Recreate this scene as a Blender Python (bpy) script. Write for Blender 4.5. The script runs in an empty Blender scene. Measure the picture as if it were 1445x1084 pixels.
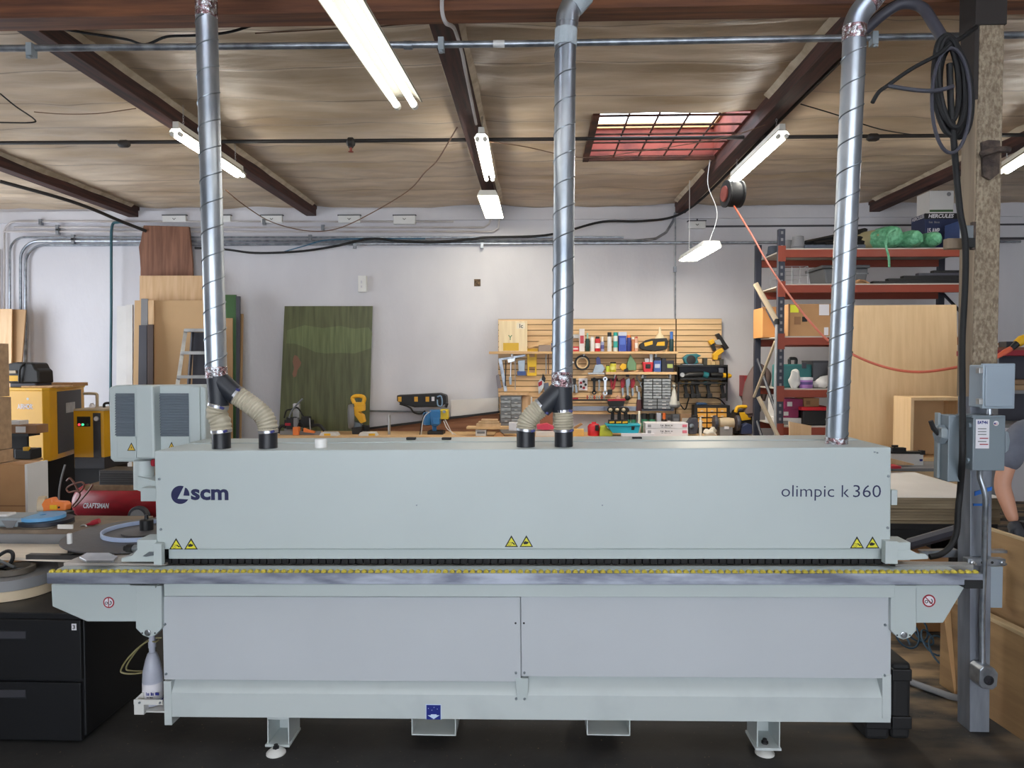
import bpy, bmesh, math, random
from mathutils import Vector, Matrix, noise
random.seed(7)
PI = math.pi
C = bpy.context.scene.collection
# ---------------------------------------------------------------- camera (frame 1445 x 1084)
FPX, CX, CY = 1000.0, 722.5, 542.0
VPX, VPY = 757.0, 512.0            # where the room's depth direction vanishes
CAM = Vector((0, 0, 1.89))
def _cambasis():
    # camera right / up / forward such that world +Y projects on (VPX, VPY) with no roll
    a, b = (VPX - CX) / FPX, (CY - VPY) / FPX
    pitch = math.atan(b / math.sqrt(1 + a * a)) * -1     # looking slightly down
    n = math.sqrt(1 + a * a + b * b)
    # +Y in camera coords is (a, b, 1)/n ; up is world Z
    sp, cp = b / n, math.sqrt(1 - (b / n) ** 2)
    yaw = math.atan2(a, 1.0 / 1.0)
    # forward = Ry in world
    # rotate: forward has z = -sin(p)
    p = math.atan(b)
    cy_ = math.atan(a * math.cos(p) )
    f = Vector((-math.sin(cy_) * math.cos(p), math.cos(cy_) * math.cos(p), -math.sin(p)))
    r = f.cross(Vector((0, 0, 1))).normalized()
    u = r.cross(f)
    return r, u, f
CR, CU, CF = _cambasis()
def ray(px, py):
    return CF + CR * ((px - CX) / FPX) + CU * ((CY - py) / FPX)
def P(px, py, Y):
    d = ray(px, py); return CAM + d * (Y / d.y)
def PZ(px, py, z):
    d = ray(px, py); return CAM + d * ((z - CAM.z) / d.z)
def proj(v):
    d = Vector(v) - CAM; w = d.dot(CF)
    return CX + FPX * d.dot(CR) / w, CY - FPX * d.dot(CU) / w
def XX(px, py, Y): return P(px, py, Y).x
def ZZ(px, py, Y): return P(px, py, Y).z
# ---------------------------------------------------------------- materials
def lin(c):
    o = []
    for v in c[:3]:
        v = v / 255.0
        o.append(v / 12.92 if v <= 0.04045 else ((v + 0.055) / 1.055) ** 2.4)
    return (o[0], o[1], o[2], 1)
MC = {}
def mat(name, col, rough=0.5, metal=0.0, var=0.08, scale=6.0, stretch=(1, 1, 1), bump=0.0, bscale=None, col2=None, emit=0, coat=0.0, alpha=1.0, trans=0.0, spec=0.5, detail=4.0, lo=0.35, hi=0.65):
    if name in MC: return MC[name]
    m = bpy.data.materials.new(name); m.use_nodes = True
    nt = m.node_tree; N = nt.nodes; L = nt.links
    b = N['Principled BSDF']
    b.inputs['Roughness'].default_value = rough; b.inputs['Metallic'].default_value = metal
    b.inputs['Specular IOR Level'].default_value = spec
    if coat: b.inputs['Coat Weight'].default_value = coat
    if trans: b.inputs['Transmission Weight'].default_value = trans
    if alpha < 1: b.inputs['Alpha'].default_value = alpha
    c1 = lin(col)
    c2 = lin(col2) if col2 else tuple(max(0, v * (1 - 3 * var)) for v in c1[:3]) + (1,)
    tc = N.new('ShaderNodeTexCoord'); mp = N.new('ShaderNodeMapping'); L.new(tc.outputs['Object'], mp.inputs['Vector'])
    mp.inputs['Scale'].default_value = stretch
    nz = N.new('ShaderNodeTexNoise'); nz.inputs['Scale'].default_value = scale; nz.inputs['Detail'].default_value = detail
    L.new(mp.outputs['Vector'], nz.inputs['Vector'])
    rp = N.new('ShaderNodeValToRGB'); rp.color_ramp.elements[0].position = lo; rp.color_ramp.elements[1].position = hi
    rp.color_ramp.elements[0].color = c2; rp.color_ramp.elements[1].color = c1
    L.new(nz.outputs['Fac'], rp.inputs['Fac']); L.new(rp.outputs['Color'], b.inputs['Base Color'])
    if emit:
        b.inputs['Emission Color'].default_value = c1; b.inputs['Emission Strength'].default_value = emit
    if bump:
        n2 = N.new('ShaderNodeTexNoise'); n2.inputs['Scale'].default_value = bscale or scale * 4; n2.inputs['Detail'].default_value = 5
        L.new(mp.outputs['Vector'], n2.inputs['Vector'])
        bp = N.new('ShaderNodeBump'); bp.inputs['Strength'].default_value = bump; bp.inputs['Distance'].default_value = 0.02
        L.new(n2.outputs['Fac'], bp.inputs['Height']); L.new(bp.outputs['Normal'], b.inputs['Normal'])
    MC[name] = m
    return m
def paint(name, col, rough=0.45, **k): return mat(name, col, rough, var=k.pop('var', 0.03), scale=k.pop('scale', 3), **k)
def wood(name, col, col2=None, axis='z', rough=0.6, s=5.0, **k):
    st = {'x': (0.6, 9, 9), 'y': (9, 0.6, 9), 'z': (9, 9, 0.6)}[axis]
    return mat(name, col, rough, var=0.1, scale=s * 0.5, stretch=st, col2=col2, bump=0.05, bscale=s * 2, **k)
# ---------------------------------------------------------------- mesh builder
class M:
    def __init__(s): s.b = bmesh.new(); s.k = 0
    def mi(s, k): s.k = k; return s
    def _f(s, vs):
        try:
            f = s.b.faces.new(vs); f.material_index = s.k; return f
        except ValueError: return None
    def hexa(s, v):
        v = [s.b.verts.new(p) for p in v]
        for q in ((0, 3, 2, 1), (4, 5, 6, 7), (0, 1, 5, 4), (1, 2, 6, 5), (2, 3, 7, 6), (3, 0, 4, 7)): s._f([v[i] for i in q])
        return s
    def box(s, x0, x1, y0, y1, z0, z1):
        return s.hexa([(x0, y0, z0), (x1, y0, z0), (x1, y1, z0), (x0, y1, z0), (x0, y0, z1), (x1, y0, z1), (x1, y1, z1), (x0, y1, z1)])
    def obox(s, c, size, rot=(0, 0, 0)):
        from mathutils import Euler
        R = Euler(rot).to_matrix(); c = Vector(c); h = [v / 2 for v in size]
        return s.hexa([c + R @ Vector((sx * h[0], sy * h[1], sz * h[2])) for sx, sy, sz in ((-1, -1, -1), (1, -1, -1), (1, 1, -1), (-1, 1, -1), (-1, -1, 1), (1, -1, 1), (1, 1, 1), (-1, 1, 1))])
    def bxp(s, x0, y0, x1, y1, Y, d, z0=None, z1=None):
        xm, ym = (x0 + x1) / 2, (y0 + y1) / 2
        a, b = XX(x0, ym, Y), XX(x1, ym, Y)
        t, q = ZZ(xm, y0, Y), ZZ(xm, y1, Y)
        return s.box(a, b, Y, Y + d, q if z0 is None else z0, t if z1 is None else z1)
    def prism(s, pts, vec):
        """planar polygon (list of 3D points) extruded along vec"""
        vec = Vector(vec); a = [s.b.verts.new(Vector(p)) for p in pts]; c = [s.b.verts.new(Vector(p) + vec) for p in pts]
        s._f(a[::-1]); s._f(c)
        n = len(a)
        for i in range(n): s._f([a[i], a[(i + 1) % n], c[(i + 1) % n], c[i]])
        return s
    def pxprism(s, pix, Y, d):
        return s.prism([P(x, y, Y) for x, y in pix], (0, d, 0))
    def ring(s, c, t, r, n, up=None, sx=1.0):
        t = Vector(t).normalized()
        a = t.orthogonal() if up is None else Vector(up) - t * Vector(up).dot(t)
        if a.length < 1e-6: a = t.orthogonal()
        a.normalize(); b = t.cross(a)
        return [s.b.verts.new(Vector(c) + a * (math.cos(2 * PI * i / n) * r) + b * (math.sin(2 * PI * i / n) * r * sx)) for i in range(n)]
    def skin(s, rings, closed=False, caps=True):
        n = len(rings[0])
        for j in range(len(rings) - (0 if closed else 1)):
            A, B = rings[j], rings[(j + 1) % len(rings)]
            for i in range(n): s._f([A[i], A[(i + 1) % n], B[(i + 1) % n], B[i]])
        if caps and not closed:
            s._f(rings[0][::-1]); s._f(rings[-1])
        return s
    def tube(s, pts, r, n=8, closed=False, caps=True, up=(0.013, 0.31, 0.95)):
        pts = [Vector(p) for p in pts]; R = []; m = len(pts)
        a = None
        for i, p in enumerate(pts):
            if closed: t = pts[(i + 1) % m] - pts[i - 1]
            else: t = pts[min(i + 1, m - 1)] - pts[max(i - 1, 0)]
            if t.length < 1e-9: t = Vector((0, 0, 1))
            t.normalize()
            if a is None: a = Vector(up)
            a = a - t * a.dot(t)
            if a.length < 1e-4: a = t.orthogonal()
            a.normalize()
            R.append(s.ring(p, t, r[i] if isinstance(r, (list, tuple)) else r, n, a))
        return s.skin(R, closed, caps)
    def cyl(s, p, q, r, r2=None, n=16):
        p, q = Vector(p), Vector(q); t = q - p; a = t.orthogonal()
        return s.skin([s.ring(p, t, r, n, a), s.ring(q, t, r if r2 is None else r2, n, a)])
    def lathe(s, c, prof, n=20, axis=(0, 0, 1), caps=True):
        c = Vector(c); ax = Vector(axis).normalized(); a = ax.orthogonal()
        return s.skin([s.ring(c + ax * h, ax, max(r, 1e-4), n, a) for r, h in prof], caps=caps)
    def ball(s, c, r, n=12, sc=(1, 1, 1)):
        m = bmesh.ops.create_uvsphere(s.b, u_segments=n, v_segments=max(6, n * 2 // 3), radius=r)
        for v in m['verts']: v.co = Vector((v.co.x * sc[0], v.co.y * sc[1], v.co.z * sc[2])) + Vector(c)
        for f in {f for v in m['verts'] for f in v.link_faces}: f.material_index = s.k
        return s
    def crumple(s, amt, f):
        for v in s.b.verts:
            q = v.co * f; v.co += Vector((noise.noise(q), noise.noise(q + Vector((7, 3, 1))), noise.noise(q + Vector((2, 9, 5))))) * amt
        return s
    def xf(s, mtx):
        bmesh.ops.transform(s.b, matrix=mtx, verts=s.b.verts[:]); return s
    def out(s, name, mats, parent=None, label=None, cat=None, group=None, kind=None, bevel=0, smooth=False, seg=2):
        bmesh.ops.recalc_face_normals(s.b, faces=s.b.faces[:])
        me = bpy.data.meshes.new(name); s.b.to_mesh(me); s.b.free()
        for m in (mats if isinstance(mats, (list, tuple)) else [mats]): me.materials.append(m)
        if smooth:
            for p in me.polygons: p.use_smooth = True
            me.set_sharp_from_angle(angle=math.radians(40))
        o = bpy.data.objects.new(name, me); C.objects.link(o)
        return fin(o, parent, label, cat, group, kind, bevel, seg)
def wloc(o):
    v = Vector((0, 0, 0))
    m = Matrix.Identity(4)
    ch = []
    while o: ch.append(o); o = o.parent
    for q in reversed(ch):
        m = m @ q.matrix_parent_inverse @ q.matrix_basis if q.parent else q.matrix_basis.copy()
    return m
def fin(o, parent=None, label=None, cat=None, group=None, kind=None, bevel=0, seg=2):
    if parent:
        o.parent = parent; o.matrix_parent_inverse = wloc(parent).inverted()
    if label: o['label'] = label
    if cat and not parent: o['category'] = cat
    if group: o['group'] = group
    if kind: o['kind'] = kind
    if bevel:
        b = o.modifiers.new('bevel', 'BEVEL'); b.width = bevel; b.segments = seg; b.limit_method = 'ANGLE'; b.angle_limit = math.radians(40)
        b.harden_normals = False
    return o
def thing(name, label, cat, loc=(0, 0, 0), group=None):
    o = bpy.data.objects.new(name, None); C.objects.link(o); o.location = loc; o.empty_display_size = 0.1
    return fin(o, None, label, cat, group)
def text(body, x0, y0, x1, y1, Y, m, parent, name='lettering', bold=0.0, depth=0.001, bbox=None, shear=0.0, mtx=None, **k):
    """letters filling the pixel box on the plane at depth Y, facing the camera side (-Y)"""
    cu = bpy.data.curves.new(name, 'FONT'); cu.body = body; cu.size = 1; cu.offset = bold; cu.extrude = 0.0; cu.shear = shear; cu.resolution_u = 3
    o = bpy.data.objects.new(name, cu); C.objects.link(o)
    bpy.context.view_layer.update()
    me = bpy.data.meshes.new_from_object(o.evaluated_get(bpy.context.evaluated_depsgraph_get()))
    C.objects.unlink(o); bpy.data.objects.remove(o)
    xs = [v.co.x for v in me.vertices]; ys = [v.co.y for v in me.vertices]
    if not xs: return None
    a, b, c, d = min(xs), max(xs), min(ys), max(ys)
    xm, ym = (x0 + x1) / 2, (y0 + y1) / 2
    X0, X1, Z1, Z0 = XX(x0, ym, Y), XX(x1, ym, Y), ZZ(xm, y0, Y), ZZ(xm, y1, Y)
    for v in me.vertices:
        u, w = (v.co.x - a) / (b - a), (v.co.y - c) / (d - c)
        v.co = Vector((X0 + u * (X1 - X0), Y - depth, Z0 + w * (Z1 - Z0)))
    if mtx: me.transform(mtx)
    me.materials.append(m)
    o = bpy.data.objects.new(name, me); C.objects.link(o)
    return fin(o, parent, **k)
def marks(x0, y0, x1, y1, Y, m, parent, n=9, name='print'):
    """a line of print too small to read: strokes of uneven width"""
    b = M(); w = (x1 - x0) / n
    for i in range(n):
        if i % 5 == 3: continue
        q = x0 + w * i; k = .45 + .4 * ((i * 37) % 10) / 10
        b.bxp(q, y0 + (y1 - y0) * (.0 if (i * 3) % 4 == 0 else .25), q + w * k, y1, Y - .0012, .001)
    return b.out(name, m, parent)
def copy_tree(o, delta=(0, 0, 0), label=None, parent=None):
    c = o.copy(); C.objects.link(c)
    if parent is None: c.location = o.location + Vector(delta)
    else: c.parent = parent
    if label: c['label'] = label
    for ch in list(o.children): copy_tree(ch, parent=c)
    return c
def arc(c, r, a0, a1, n, u=(1, 0, 0), v=(0, 0, 1)):
    c, u, v = Vector(c), Vector(u), Vector(v)
    return [c + u * (r * math.cos(a0 + (a1 - a0) * i / n)) + v * (r * math.sin(a0 + (a1 - a0) * i / n)) for i in range(n + 1)]
def smoothpath(pts, k=6):
    """Catmull-Rom through the points"""
    p = [Vector(q) for q in pts]; p = [p[0] * 2 - p[1]] + p + [p[-1] * 2 - p[-2]]; o = []
    for i in range(1, len(p) - 2):
        for j in range(k):
            t = j / k; a, b, c, d = p[i - 1], p[i], p[i + 1], p[i + 2]
            o.append(0.5 * ((2 * b) + (c - a) * t + (2 * a - 5 * b + 4 * c - d) * t * t + (3 * b - a - 3 * c + d) * t ** 3))
    o.append(p[-2]); return o
def pp(*a):
    """pixel path: tuples (px, py, Y)"""
    return [P(*q) for q in a]
# ================================================================= SETTING
WALLY, CEIL = 9.85, 4.08
XL, XR, YF = -8.3, 8.8, -5.5
m_wall = mat('wall_white_paint', (214, 213, 218), 0.75, scale=1.3, stretch=(1, 1, 0.5), col2=(203, 202, 208), bump=0.12, bscale=25)
m_ceil = mat('ceiling_foil_faced_batts', (216, 196, 170), 0.40, scale=1.6, stretch=(0.5, 2.0, 1), col2=(176, 154, 126), bump=0.9, bscale=3.2)
def _seams(m):
    nt = m.node_tree; N = nt.nodes; L = nt.links; b = N['Principled BSDF']; src = b.inputs['Base Color'].links[0].from_socket
    tc = N.new('ShaderNodeTexCoord'); sx = N.new('ShaderNodeSeparateXYZ'); L.new(tc.outputs['Object'], sx.inputs[0])
    nz = N.new('ShaderNodeTexNoise'); nz.inputs['Scale'].default_value = 1.2; L.new(tc.outputs['Object'], nz.inputs['Vector'])
    def mth(op, a, v):
        q = N.new('ShaderNodeMath'); q.operation = op
        for k, w_ in enumerate((a, v)):
            if isinstance(w_, (int, float)): q.inputs[k].default_value = w_
            else: L.new(w_, q.inputs[k])
        return q.outputs[0]
    y = mth('ADD', sx.outputs['Y'], mth('MULTIPLY', nz.outputs['Fac'], .05))
    f = mth('LESS_THAN', mth('FRACT', mth('DIVIDE', mth('SUBTRACT', y, 4.02), .61), 0), .022)
    mx = N.new('ShaderNodeMixRGB'); L.new(mth('MULTIPLY', f, .6), mx.inputs['Fac']); L.new(src, mx.inputs['Color1']); mx.inputs['Color2'].default_value = lin((96, 80, 64)); L.new(mx.outputs['Color'], b.inputs['Base Color'])
_seams(m_ceil)
m_beam = mat('beam_red_brown_timber', (84, 50, 43), 0.7, scale=4, stretch=(8, .5, 8), col2=(48, 30, 28), bump=0.1)
m_glulam = mat('beam_brown_timber', (132, 84, 56), 0.7, scale=3, stretch=(.5, 8, 8), col2=(84, 52, 40), bump=0.1)
m_redwood = mat('curb_red_paint', (150, 70, 56), 0.7, scale=4, col2=(110, 48, 40))
def floor_mat():
    m = bpy.data.materials.new('floor_dusty_dark_concrete'); m.use_nodes = True
    nt = m.node_tree; N = nt.nodes; L = nt.links; b = N['Principled BSDF']; b.inputs['Roughness'].default_value = 0.75
    tc = N.new('ShaderNodeTexCoord')
    def nz(s, d, st=(1, 1, 1)):
        mp = N.new('ShaderNodeMapping'); mp.inputs['Scale'].default_value = st; L.new(tc.outputs['Object'], mp.inputs['Vector'])
        n = N.new('ShaderNodeTexNoise'); n.inputs['Scale'].default_value = s; n.inputs['Detail'].default_value = d; L.new(mp.outputs['Vector'], n.inputs['Vector']); return n
    def ramp(src, p0, c0, p1, c1):
        r = N.new('ShaderNodeValToRGB'); r.color_ramp.elements[0].position = p0; r.color_ramp.elements[0].color = c0
        r.color_ramp.elements[1].position = p1; r.color_ramp.elements[1].color = c1; L.new(src, r.inputs['Fac']); return r
    base = ramp(nz(1.6, 8).outputs['Fac'], 0.3, lin((24, 24, 24)), 0.75, lin((56, 54, 52)))
    # saw dust lies on the right behind the machine
    sx = N.new('ShaderNodeSeparateXYZ'); L.new(tc.outputs['Object'], sx.inputs['Vector'])
    mr = N.new('ShaderNodeMapRange'); mr.inputs[1].default_value = 1.1; mr.inputs[2].default_value = 2.1; L.new(sx.outputs['X'], mr.inputs[0])
    my = N.new('ShaderNodeMapRange'); my.inputs[1].default_value = 3.25; my.inputs[2].default_value = 4.3; L.new(sx.outputs['Y'], my.inputs[0])
    mu = N.new('ShaderNodeMath'); mu.operation = 'MULTIPLY'; L.new(mr.outputs[0], mu.inputs[0]); L.new(my.outputs[0], mu.inputs[1])
    dn = ramp(nz(3.2, 10, (.6, 1.6, 1)).outputs['Fac'], 0.42, (0, 0, 0, 1), 0.62, (1, 1, 1, 1))
    m2 = N.new('ShaderNodeMath'); m2.operation = 'MULTIPLY'; L.new(mu.outputs[0], m2.inputs[0]); L.new(dn.outputs['Color'], m2.inputs[1]); mk = N.new('ShaderNodeMath'); mk.operation = 'MULTIPLY'; mk.inputs[1].default_value = .6; L.new(m2.outputs[0], mk.inputs[0]); m2 = mk
    sp = ramp(nz(60, 2).outputs['Fac'], 0.70, (0, 0, 0, 1), 0.78, (.35, .35, .35, 1))
    mx0 = N.new('ShaderNodeMath'); mx0.operation = 'MAXIMUM'; L.new(m2.outputs[0], mx0.inputs[0]); L.new(sp.outputs['Color'], mx0.inputs[1])
    mix = N.new('ShaderNodeMixRGB'); L.new(mx0.outputs[0], mix.inputs['Fac']); L.new(base.outputs['Color'], mix.inputs['Color1']); mix.inputs['Color2'].default_value = lin((196, 164, 122))
    L.new(mix.outputs['Color'], b.inputs['Base Color'])
    bp = N.new('ShaderNodeBump'); bp.inputs['Strength'].default_value = 0.25; bp.inputs['Distance'].default_value = 0.01
    L.new(nz(14, 6).outputs['Fac'], bp.inputs['Height']); L.new(bp.outputs['Normal'], b.inputs['Normal'])
    return m
m_floor = floor_mat()
M().box(XL, XR, YF, WALLY, -0.2, 0).out('floor', m_floor, kind='structure')
M().box(XL - .2, XR + .2, WALLY, WALLY + .2, -.2, 5).out('wall_back', m_wall, kind='structure')
M().box(XL - .2, XL, YF, 4.6, -.2, 5).box(XL - .2, XL, 9.0, WALLY, -.2, 5).box(XL - .2, XL, 4.6, 9.0, 3.1, 5).out('wall_left', m_wall, kind='structure')      # roll-up doorway in the left wall
M().box(XR, XR + .2, YF, WALLY, -.2, 5).out('wall_right', m_wall, kind='structure')
# street wall behind the camera with the wide roll-up opening the daylight comes through
M().box(XL - .2, XL + 4.2, YF - .2, YF, -.2, 5).box(XR - 4.2, XR + .2, YF - .2, YF, -.2, 5).box(XL + 4.2, XR - 4.2, YF - .2, YF, 3.5, 5).out('wall_front', m_wall, kind='structure')
# -- skylight hole in the ceiling
SX0, SX1, SY0, SY1 = .55, 1.86, 6.28, 7.6
HOLES = [(SX0, SX1, SY0, SY1), (-2.2, -.9, 1.6, 2.9), (.9, 2.2, 1.6, 2.9), (-.6, .7, -1.5, -.2)]      # the last three, unseen above and behind the camera, are added for overhead light
def lines(a, b, st, extra):
    n = max(1, round((b - a) / st)); v = [a + (b - a) * i / n for i in range(n + 1)]
    for e in extra:
        v = [q for q in v if abs(q - e) > st * .35 or q in (a, b)] + [e]
    return sorted(set(v))
def ceiling():
    xs = lines(XL, XR, .075, [q for h in HOLES for q in h[:2]]); ys = lines(YF, 3.6, .6, [q for h in HOLES[1:] for q in h[2:]]) + lines(3.6, WALLY, .05, [SY0, SY1])[1:]
    b = bmesh.new(); g = {}
    BX = [-5.6, -3.1, -.57, 1.95, 4.6]
    for j, y in enumerate(ys):
        for i, x in enumerate(xs):
            z = CEIL
            if y > 3.6:
                d = min(abs(x - q) for q in BX)
                sag = min(1, d / .35)
                z -= .028 * sag + .030 * sag * noise.noise((x * .9, y * 2.6, 3)) + .022 * sag * noise.noise((x * 1.7, y * 6 + 1.5 * noise.noise((x * 1.1, y, 4)), 9)) + .010 * sag * noise.noise((x * 4.1 + y * 2, y * 9, 19))
                z += .020 * max(0, 1 - abs(((y - 4.05) % 0.61) - .03) / .05)        # stapled seams across
            if SX0 - .02 <= x <= SX1 + .02 and SY0 - .02 <= y <= SY1 + .02: z = CEIL
            g[i, j] = b.verts.new((x, y, z))
    for j in range(len(ys) - 1):
        for i in range(len(xs) - 1):
            xc, yc = (xs[i] + xs[i + 1]) / 2, (ys[j] + ys[j + 1]) / 2
            if any(h[0] < xc < h[1] and h[2] < yc < h[3] for h in HOLES): continue
            b.faces.new([g[i, j], g[i, j + 1], g[i + 1, j + 1], g[i + 1, j]])
    me = bpy.data.meshes.new('ceiling'); b.to_mesh(me); b.free(); me.materials.append(m_ceil)
    for p in me.polygons: p.use_smooth = True
    o = bpy.data.objects.new('ceiling', me); C.objects.link(o); o['kind'] = 'structure'
ceiling()
# roof deck above the batts, with the same hole
r = M(); RZ = 4.14
gx = sorted({XL - .2, XR + .2} | {q + e for h in HOLES for q, e in ((h[0], -.04), (h[1], .04))}); gy = sorted({YF - .2, WALLY + .2} | {q + e for h in HOLES for q, e in ((h[2], -.04), (h[3], .04))})
for x0, x1 in zip(gx, gx[1:]):
    for y0, y1 in zip(gy, gy[1:]):
        if not any(h[0] - .05 < (x0 + x1) / 2 < h[1] + .05 and h[2] - .05 < (y0 + y1) / 2 < h[3] + .05 for h in HOLES): r.box(x0, x1, y0, y1, RZ, RZ + .1)
r.out('roof', m_beam, kind='structure')
# -- joists running front to back and the big cross timber
for i, (a, b_) in enumerate(((-5.72, -5.58), (-3.2, -3.06), (-.65, -.50), (1.89, 2.03), (4.5, 4.64), (7.1, 7.24), (-8.2, -8.06))):
    M().box(a, b_, 3.6, WALLY, 3.93, 4.12).out('trim_%d' % (i + 1), m_beam, kind='structure', bevel=.004)
m_flap = mat('batt_flange_pale', (206, 192, 170), .6, scale=8, col2=(176, 160, 136), bump=.3, bscale=20)
for i, (a, b_) in enumerate(((-5.72, -5.58), (-3.2, -3.06), (-.65, -.50), (1.89, 2.03), (4.5, 4.64))):
    m = M()
    for sx, x in ((-1, a), (1, b_)):
        ys_ = [3.7 + .22 * k for k in range(29)]; rows = []
        for y in ys_:
            if y > WALLY - .02 or (sx < 0 and x == 1.89 and 6.0 < y < 7.9): continue
            w1 = .035 + .02 * noise.noise((y * 1.3, x, 2)); z1 = CEIL - .04 + .018 * noise.noise((y * 2, x, 7))
            rows.append([m.b.verts.new((x + sx * .001, y, z1)), m.b.verts.new((x + sx * .004, y, z1 - .004)), m.b.verts.new((x + sx * w1 * 1.25, y, CEIL - .012)), m.b.verts.new((x + sx * w1, y, CEIL + .002))])
        cut = [k for k in range(1, len(rows)) if rows[k][0].co.y - rows[k - 1][0].co.y > .3]
        if cut: m.skin(rows[:cut[0]]); m.skin(rows[cut[0]:])
        else: m.skin(rows)
    m.out('trim_%d' % (i + 12), m_flap, kind='structure', smooth=True)
M().box(XL, XR, 4.0, 4.16, 3.855, 4.14).out('trim_8', m_glulam, kind='structure', bevel=.005)
# pale ledger where ceiling meets the wall
M().box(XL, XR, WALLY - .035, WALLY, 3.86, 4.02).out('trim_9', m_wall, kind='structure')
# -- skylight
m_pane = bpy.data.materials.new('skylight_milky_panel'); m_pane.use_nodes = True
_n = m_pane.node_tree; _t = _n.nodes.new('ShaderNodeBsdfTranslucent'); _t.inputs['Color'].default_value = (.95, .97, 1, 1)
_nn = _n.nodes.new('ShaderNodeTexNoise'); _nn.inputs['Scale'].default_value = 3
_r = _n.nodes.new('ShaderNodeValToRGB'); _r.color_ramp.elements[0].color = (.9, .93, .96, 1); _r.color_ramp.elements[1].color = (1, 1, 1, 1)
_n.links.new(_nn.outputs['Fac'], _r.inputs['Fac']); _n.links.new(_r.outputs['Color'], _t.inputs['Color'])
_n.links.new(_t.outputs[0], _n.nodes['Material Output'].inputs['Surface'])
m_pine = wood('pine', (214, 178, 124), (190, 150, 98), 'x')
m_rust = mat('rusty_bar', (96, 56, 42), .8, metal=.3, col2=(58, 36, 30))
def skylight(wi, SX0, SX1, SY0, SY1):
    sk = thing('window_%d' % wi, None, None, (SX0, SY0, CEIL)); sk['kind'] = 'structure'
    t = .03; h1 = CEIL + .33
    M().box(SX0 - t, SX0, SY0 - t, SY1 + t, CEIL - .01, h1).box(SX1, SX1 + t, SY0 - t, SY1 + t, CEIL - .01, h1).box(SX0, SX1, SY0 - t, SY0, CEIL - .01, h1).box(SX0, SX1, SY1, SY1 + t, CEIL - .01, h1).out('window_curb', m_redwood, sk)
    M().box(SX0, SX1, SY1 - .03, SY1, h1 - .05, h1).box(SX1 - .03, SX1, SY0, SY1, h1 - .05, h1).out('window_frame', m_pine, sk)
    M().box(SX0 - .1, SX1 + .1, SY0 - .1, SY1 + .1, h1 + .0, h1 + .012).out('window_pane', m_pane, sk)
    g = M()
    for k in range(1, 5):
        x = SX0 + (SX1 - SX0) * k / 5; g.tube([(x, SY0, CEIL - .012), (x, SY1, CEIL - .012)], .009, 6)
    for k in range(0, 6):
        y = SY0 + .03 + (SY1 - SY0 - .06) * k / 5; g.tube([(SX0, y, CEIL - .025), (SX1, y, CEIL - .025)], .011, 6)
    g.box(SX0 - .06, SX0, SY0 - .05, SY1 + .05, CEIL - .05, CEIL + .02).box(SX0 - .06, SX1 + .02, SY1, SY1 + .03, CEIL - .05, CEIL)
    g.out('window_grille', m_rust, sk)
for wi, h in enumerate(HOLES): skylight(wi + 1, *h)  # first is the visible skylight, the others are unseen and added for light
# wall joints: cast lines on the wall to the right of the conduits
m_joint_shadow = paint('joint_and_shadow_dark', (74, 74, 80), .8)
M().box(XX(996, 318, 9.84), XR, 9.838, 9.85, ZZ(1200, 319.5, 9.84), ZZ(1200, 317, 9.84)).box(XX(983, 300, 9.84), XX(985, 300, 9.84), 9.838, 9.85, ZZ(984, 312, 9.84), ZZ(984, 296, 9.84)).out('trim_10', m_joint_shadow, kind='structure')
M().box(XX(1300, 343, 9.84), XR, 9.838, 9.85, ZZ(1400, 338.5, 9.84), ZZ(1400, 335, 9.84)).out('trim_11', m_joint_shadow, kind='structure')

# ================================================================= CONDUITS, PIPES AND BOXES OF THE BUILDING
m_galv = mat('galvanised_conduit', (168, 174, 182), .35, metal=.75, scale=14, col2=(128, 134, 142))
m_emtw = paint('conduit_painted_white', (200, 196, 196), .5, col2=(172, 164, 160))
m_blackpipe = paint('pipe_black_iron', (38, 34, 33), .6)
m_black = paint('black_plastic', (24, 24, 26), .5)
m_rubber = paint('rubber_black', (20, 20, 22), .7)
m_white = paint('white_enamel', (232, 232, 230), .4)
m_grey = paint('grey_enamel', (150, 160, 166), .45)
m_steel = mat('bright_steel', (200, 202, 205), .28, metal=.9, col2=(165, 168, 172))
WP = 9.80
cn = 'grey conduits along the back wall'
def conduit(pts, r, m, label, group=cn, clips=()):
    o = thing('conduit', label, 'pipe', pts[0], group)
    M().tube(pts, r, 8).out('conduit_run', m, o, smooth=True)
    for x, y in clips: M().bxp(x - 2, y - 4, x + 2, y + 4, WP - .03, .05).out('clip', m_galv, o)
def bendL(px, py, drop, rad, xend, yend=None):
    """along the wall then a bend down at the left"""
    pts = [P(xend, yend or py, WP)]
    for i in range(7):
        a = PI / 2 * i / 6; pts.append(P(px + rad - rad * math.sin(a), py + rad - rad * math.cos(a), WP))
    pts.append(P(px, drop, WP)); return pts
conduit(bendL(6, 313, 620, 16, 640), .013, m_emtw, 'pale conduit, topmost on the white wall, bending down at far left', clips=((56, 313), (372, 313)))
conduit([P(20, 321, WP)] + pp((683, 321, WP), (690, 316, WP), (694, 306, WP), (695, 297, WP)), .013, m_emtw, 'pale conduit second from the top, turning up to the middle ceiling lamp', clips=((80, 321), (455, 321)))
conduit([P(5, 327, WP), P(696, 327, WP), P(703, 322, WP), P(705, 305, WP)], .014, m_emtw, 'pale conduit third from the top, rusty in the middle', clips=((80, 327),))
conduit(bendL(14, 335, 620, 20, 880), .015, m_galv, 'grey conduit fourth from the top with its bend left of the plywood', clips=((102, 335), (437, 335)))
conduit(bendL(29, 340, 640, 26, 893) [::-1] + pp((925, 337, WP), (940, 328, WP), (950, 312, WP), (953, 300, WP)), .018, m_galv, 'grey conduit fifth from the top, curving up under the joist at right', clips=((102, 340),))
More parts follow.
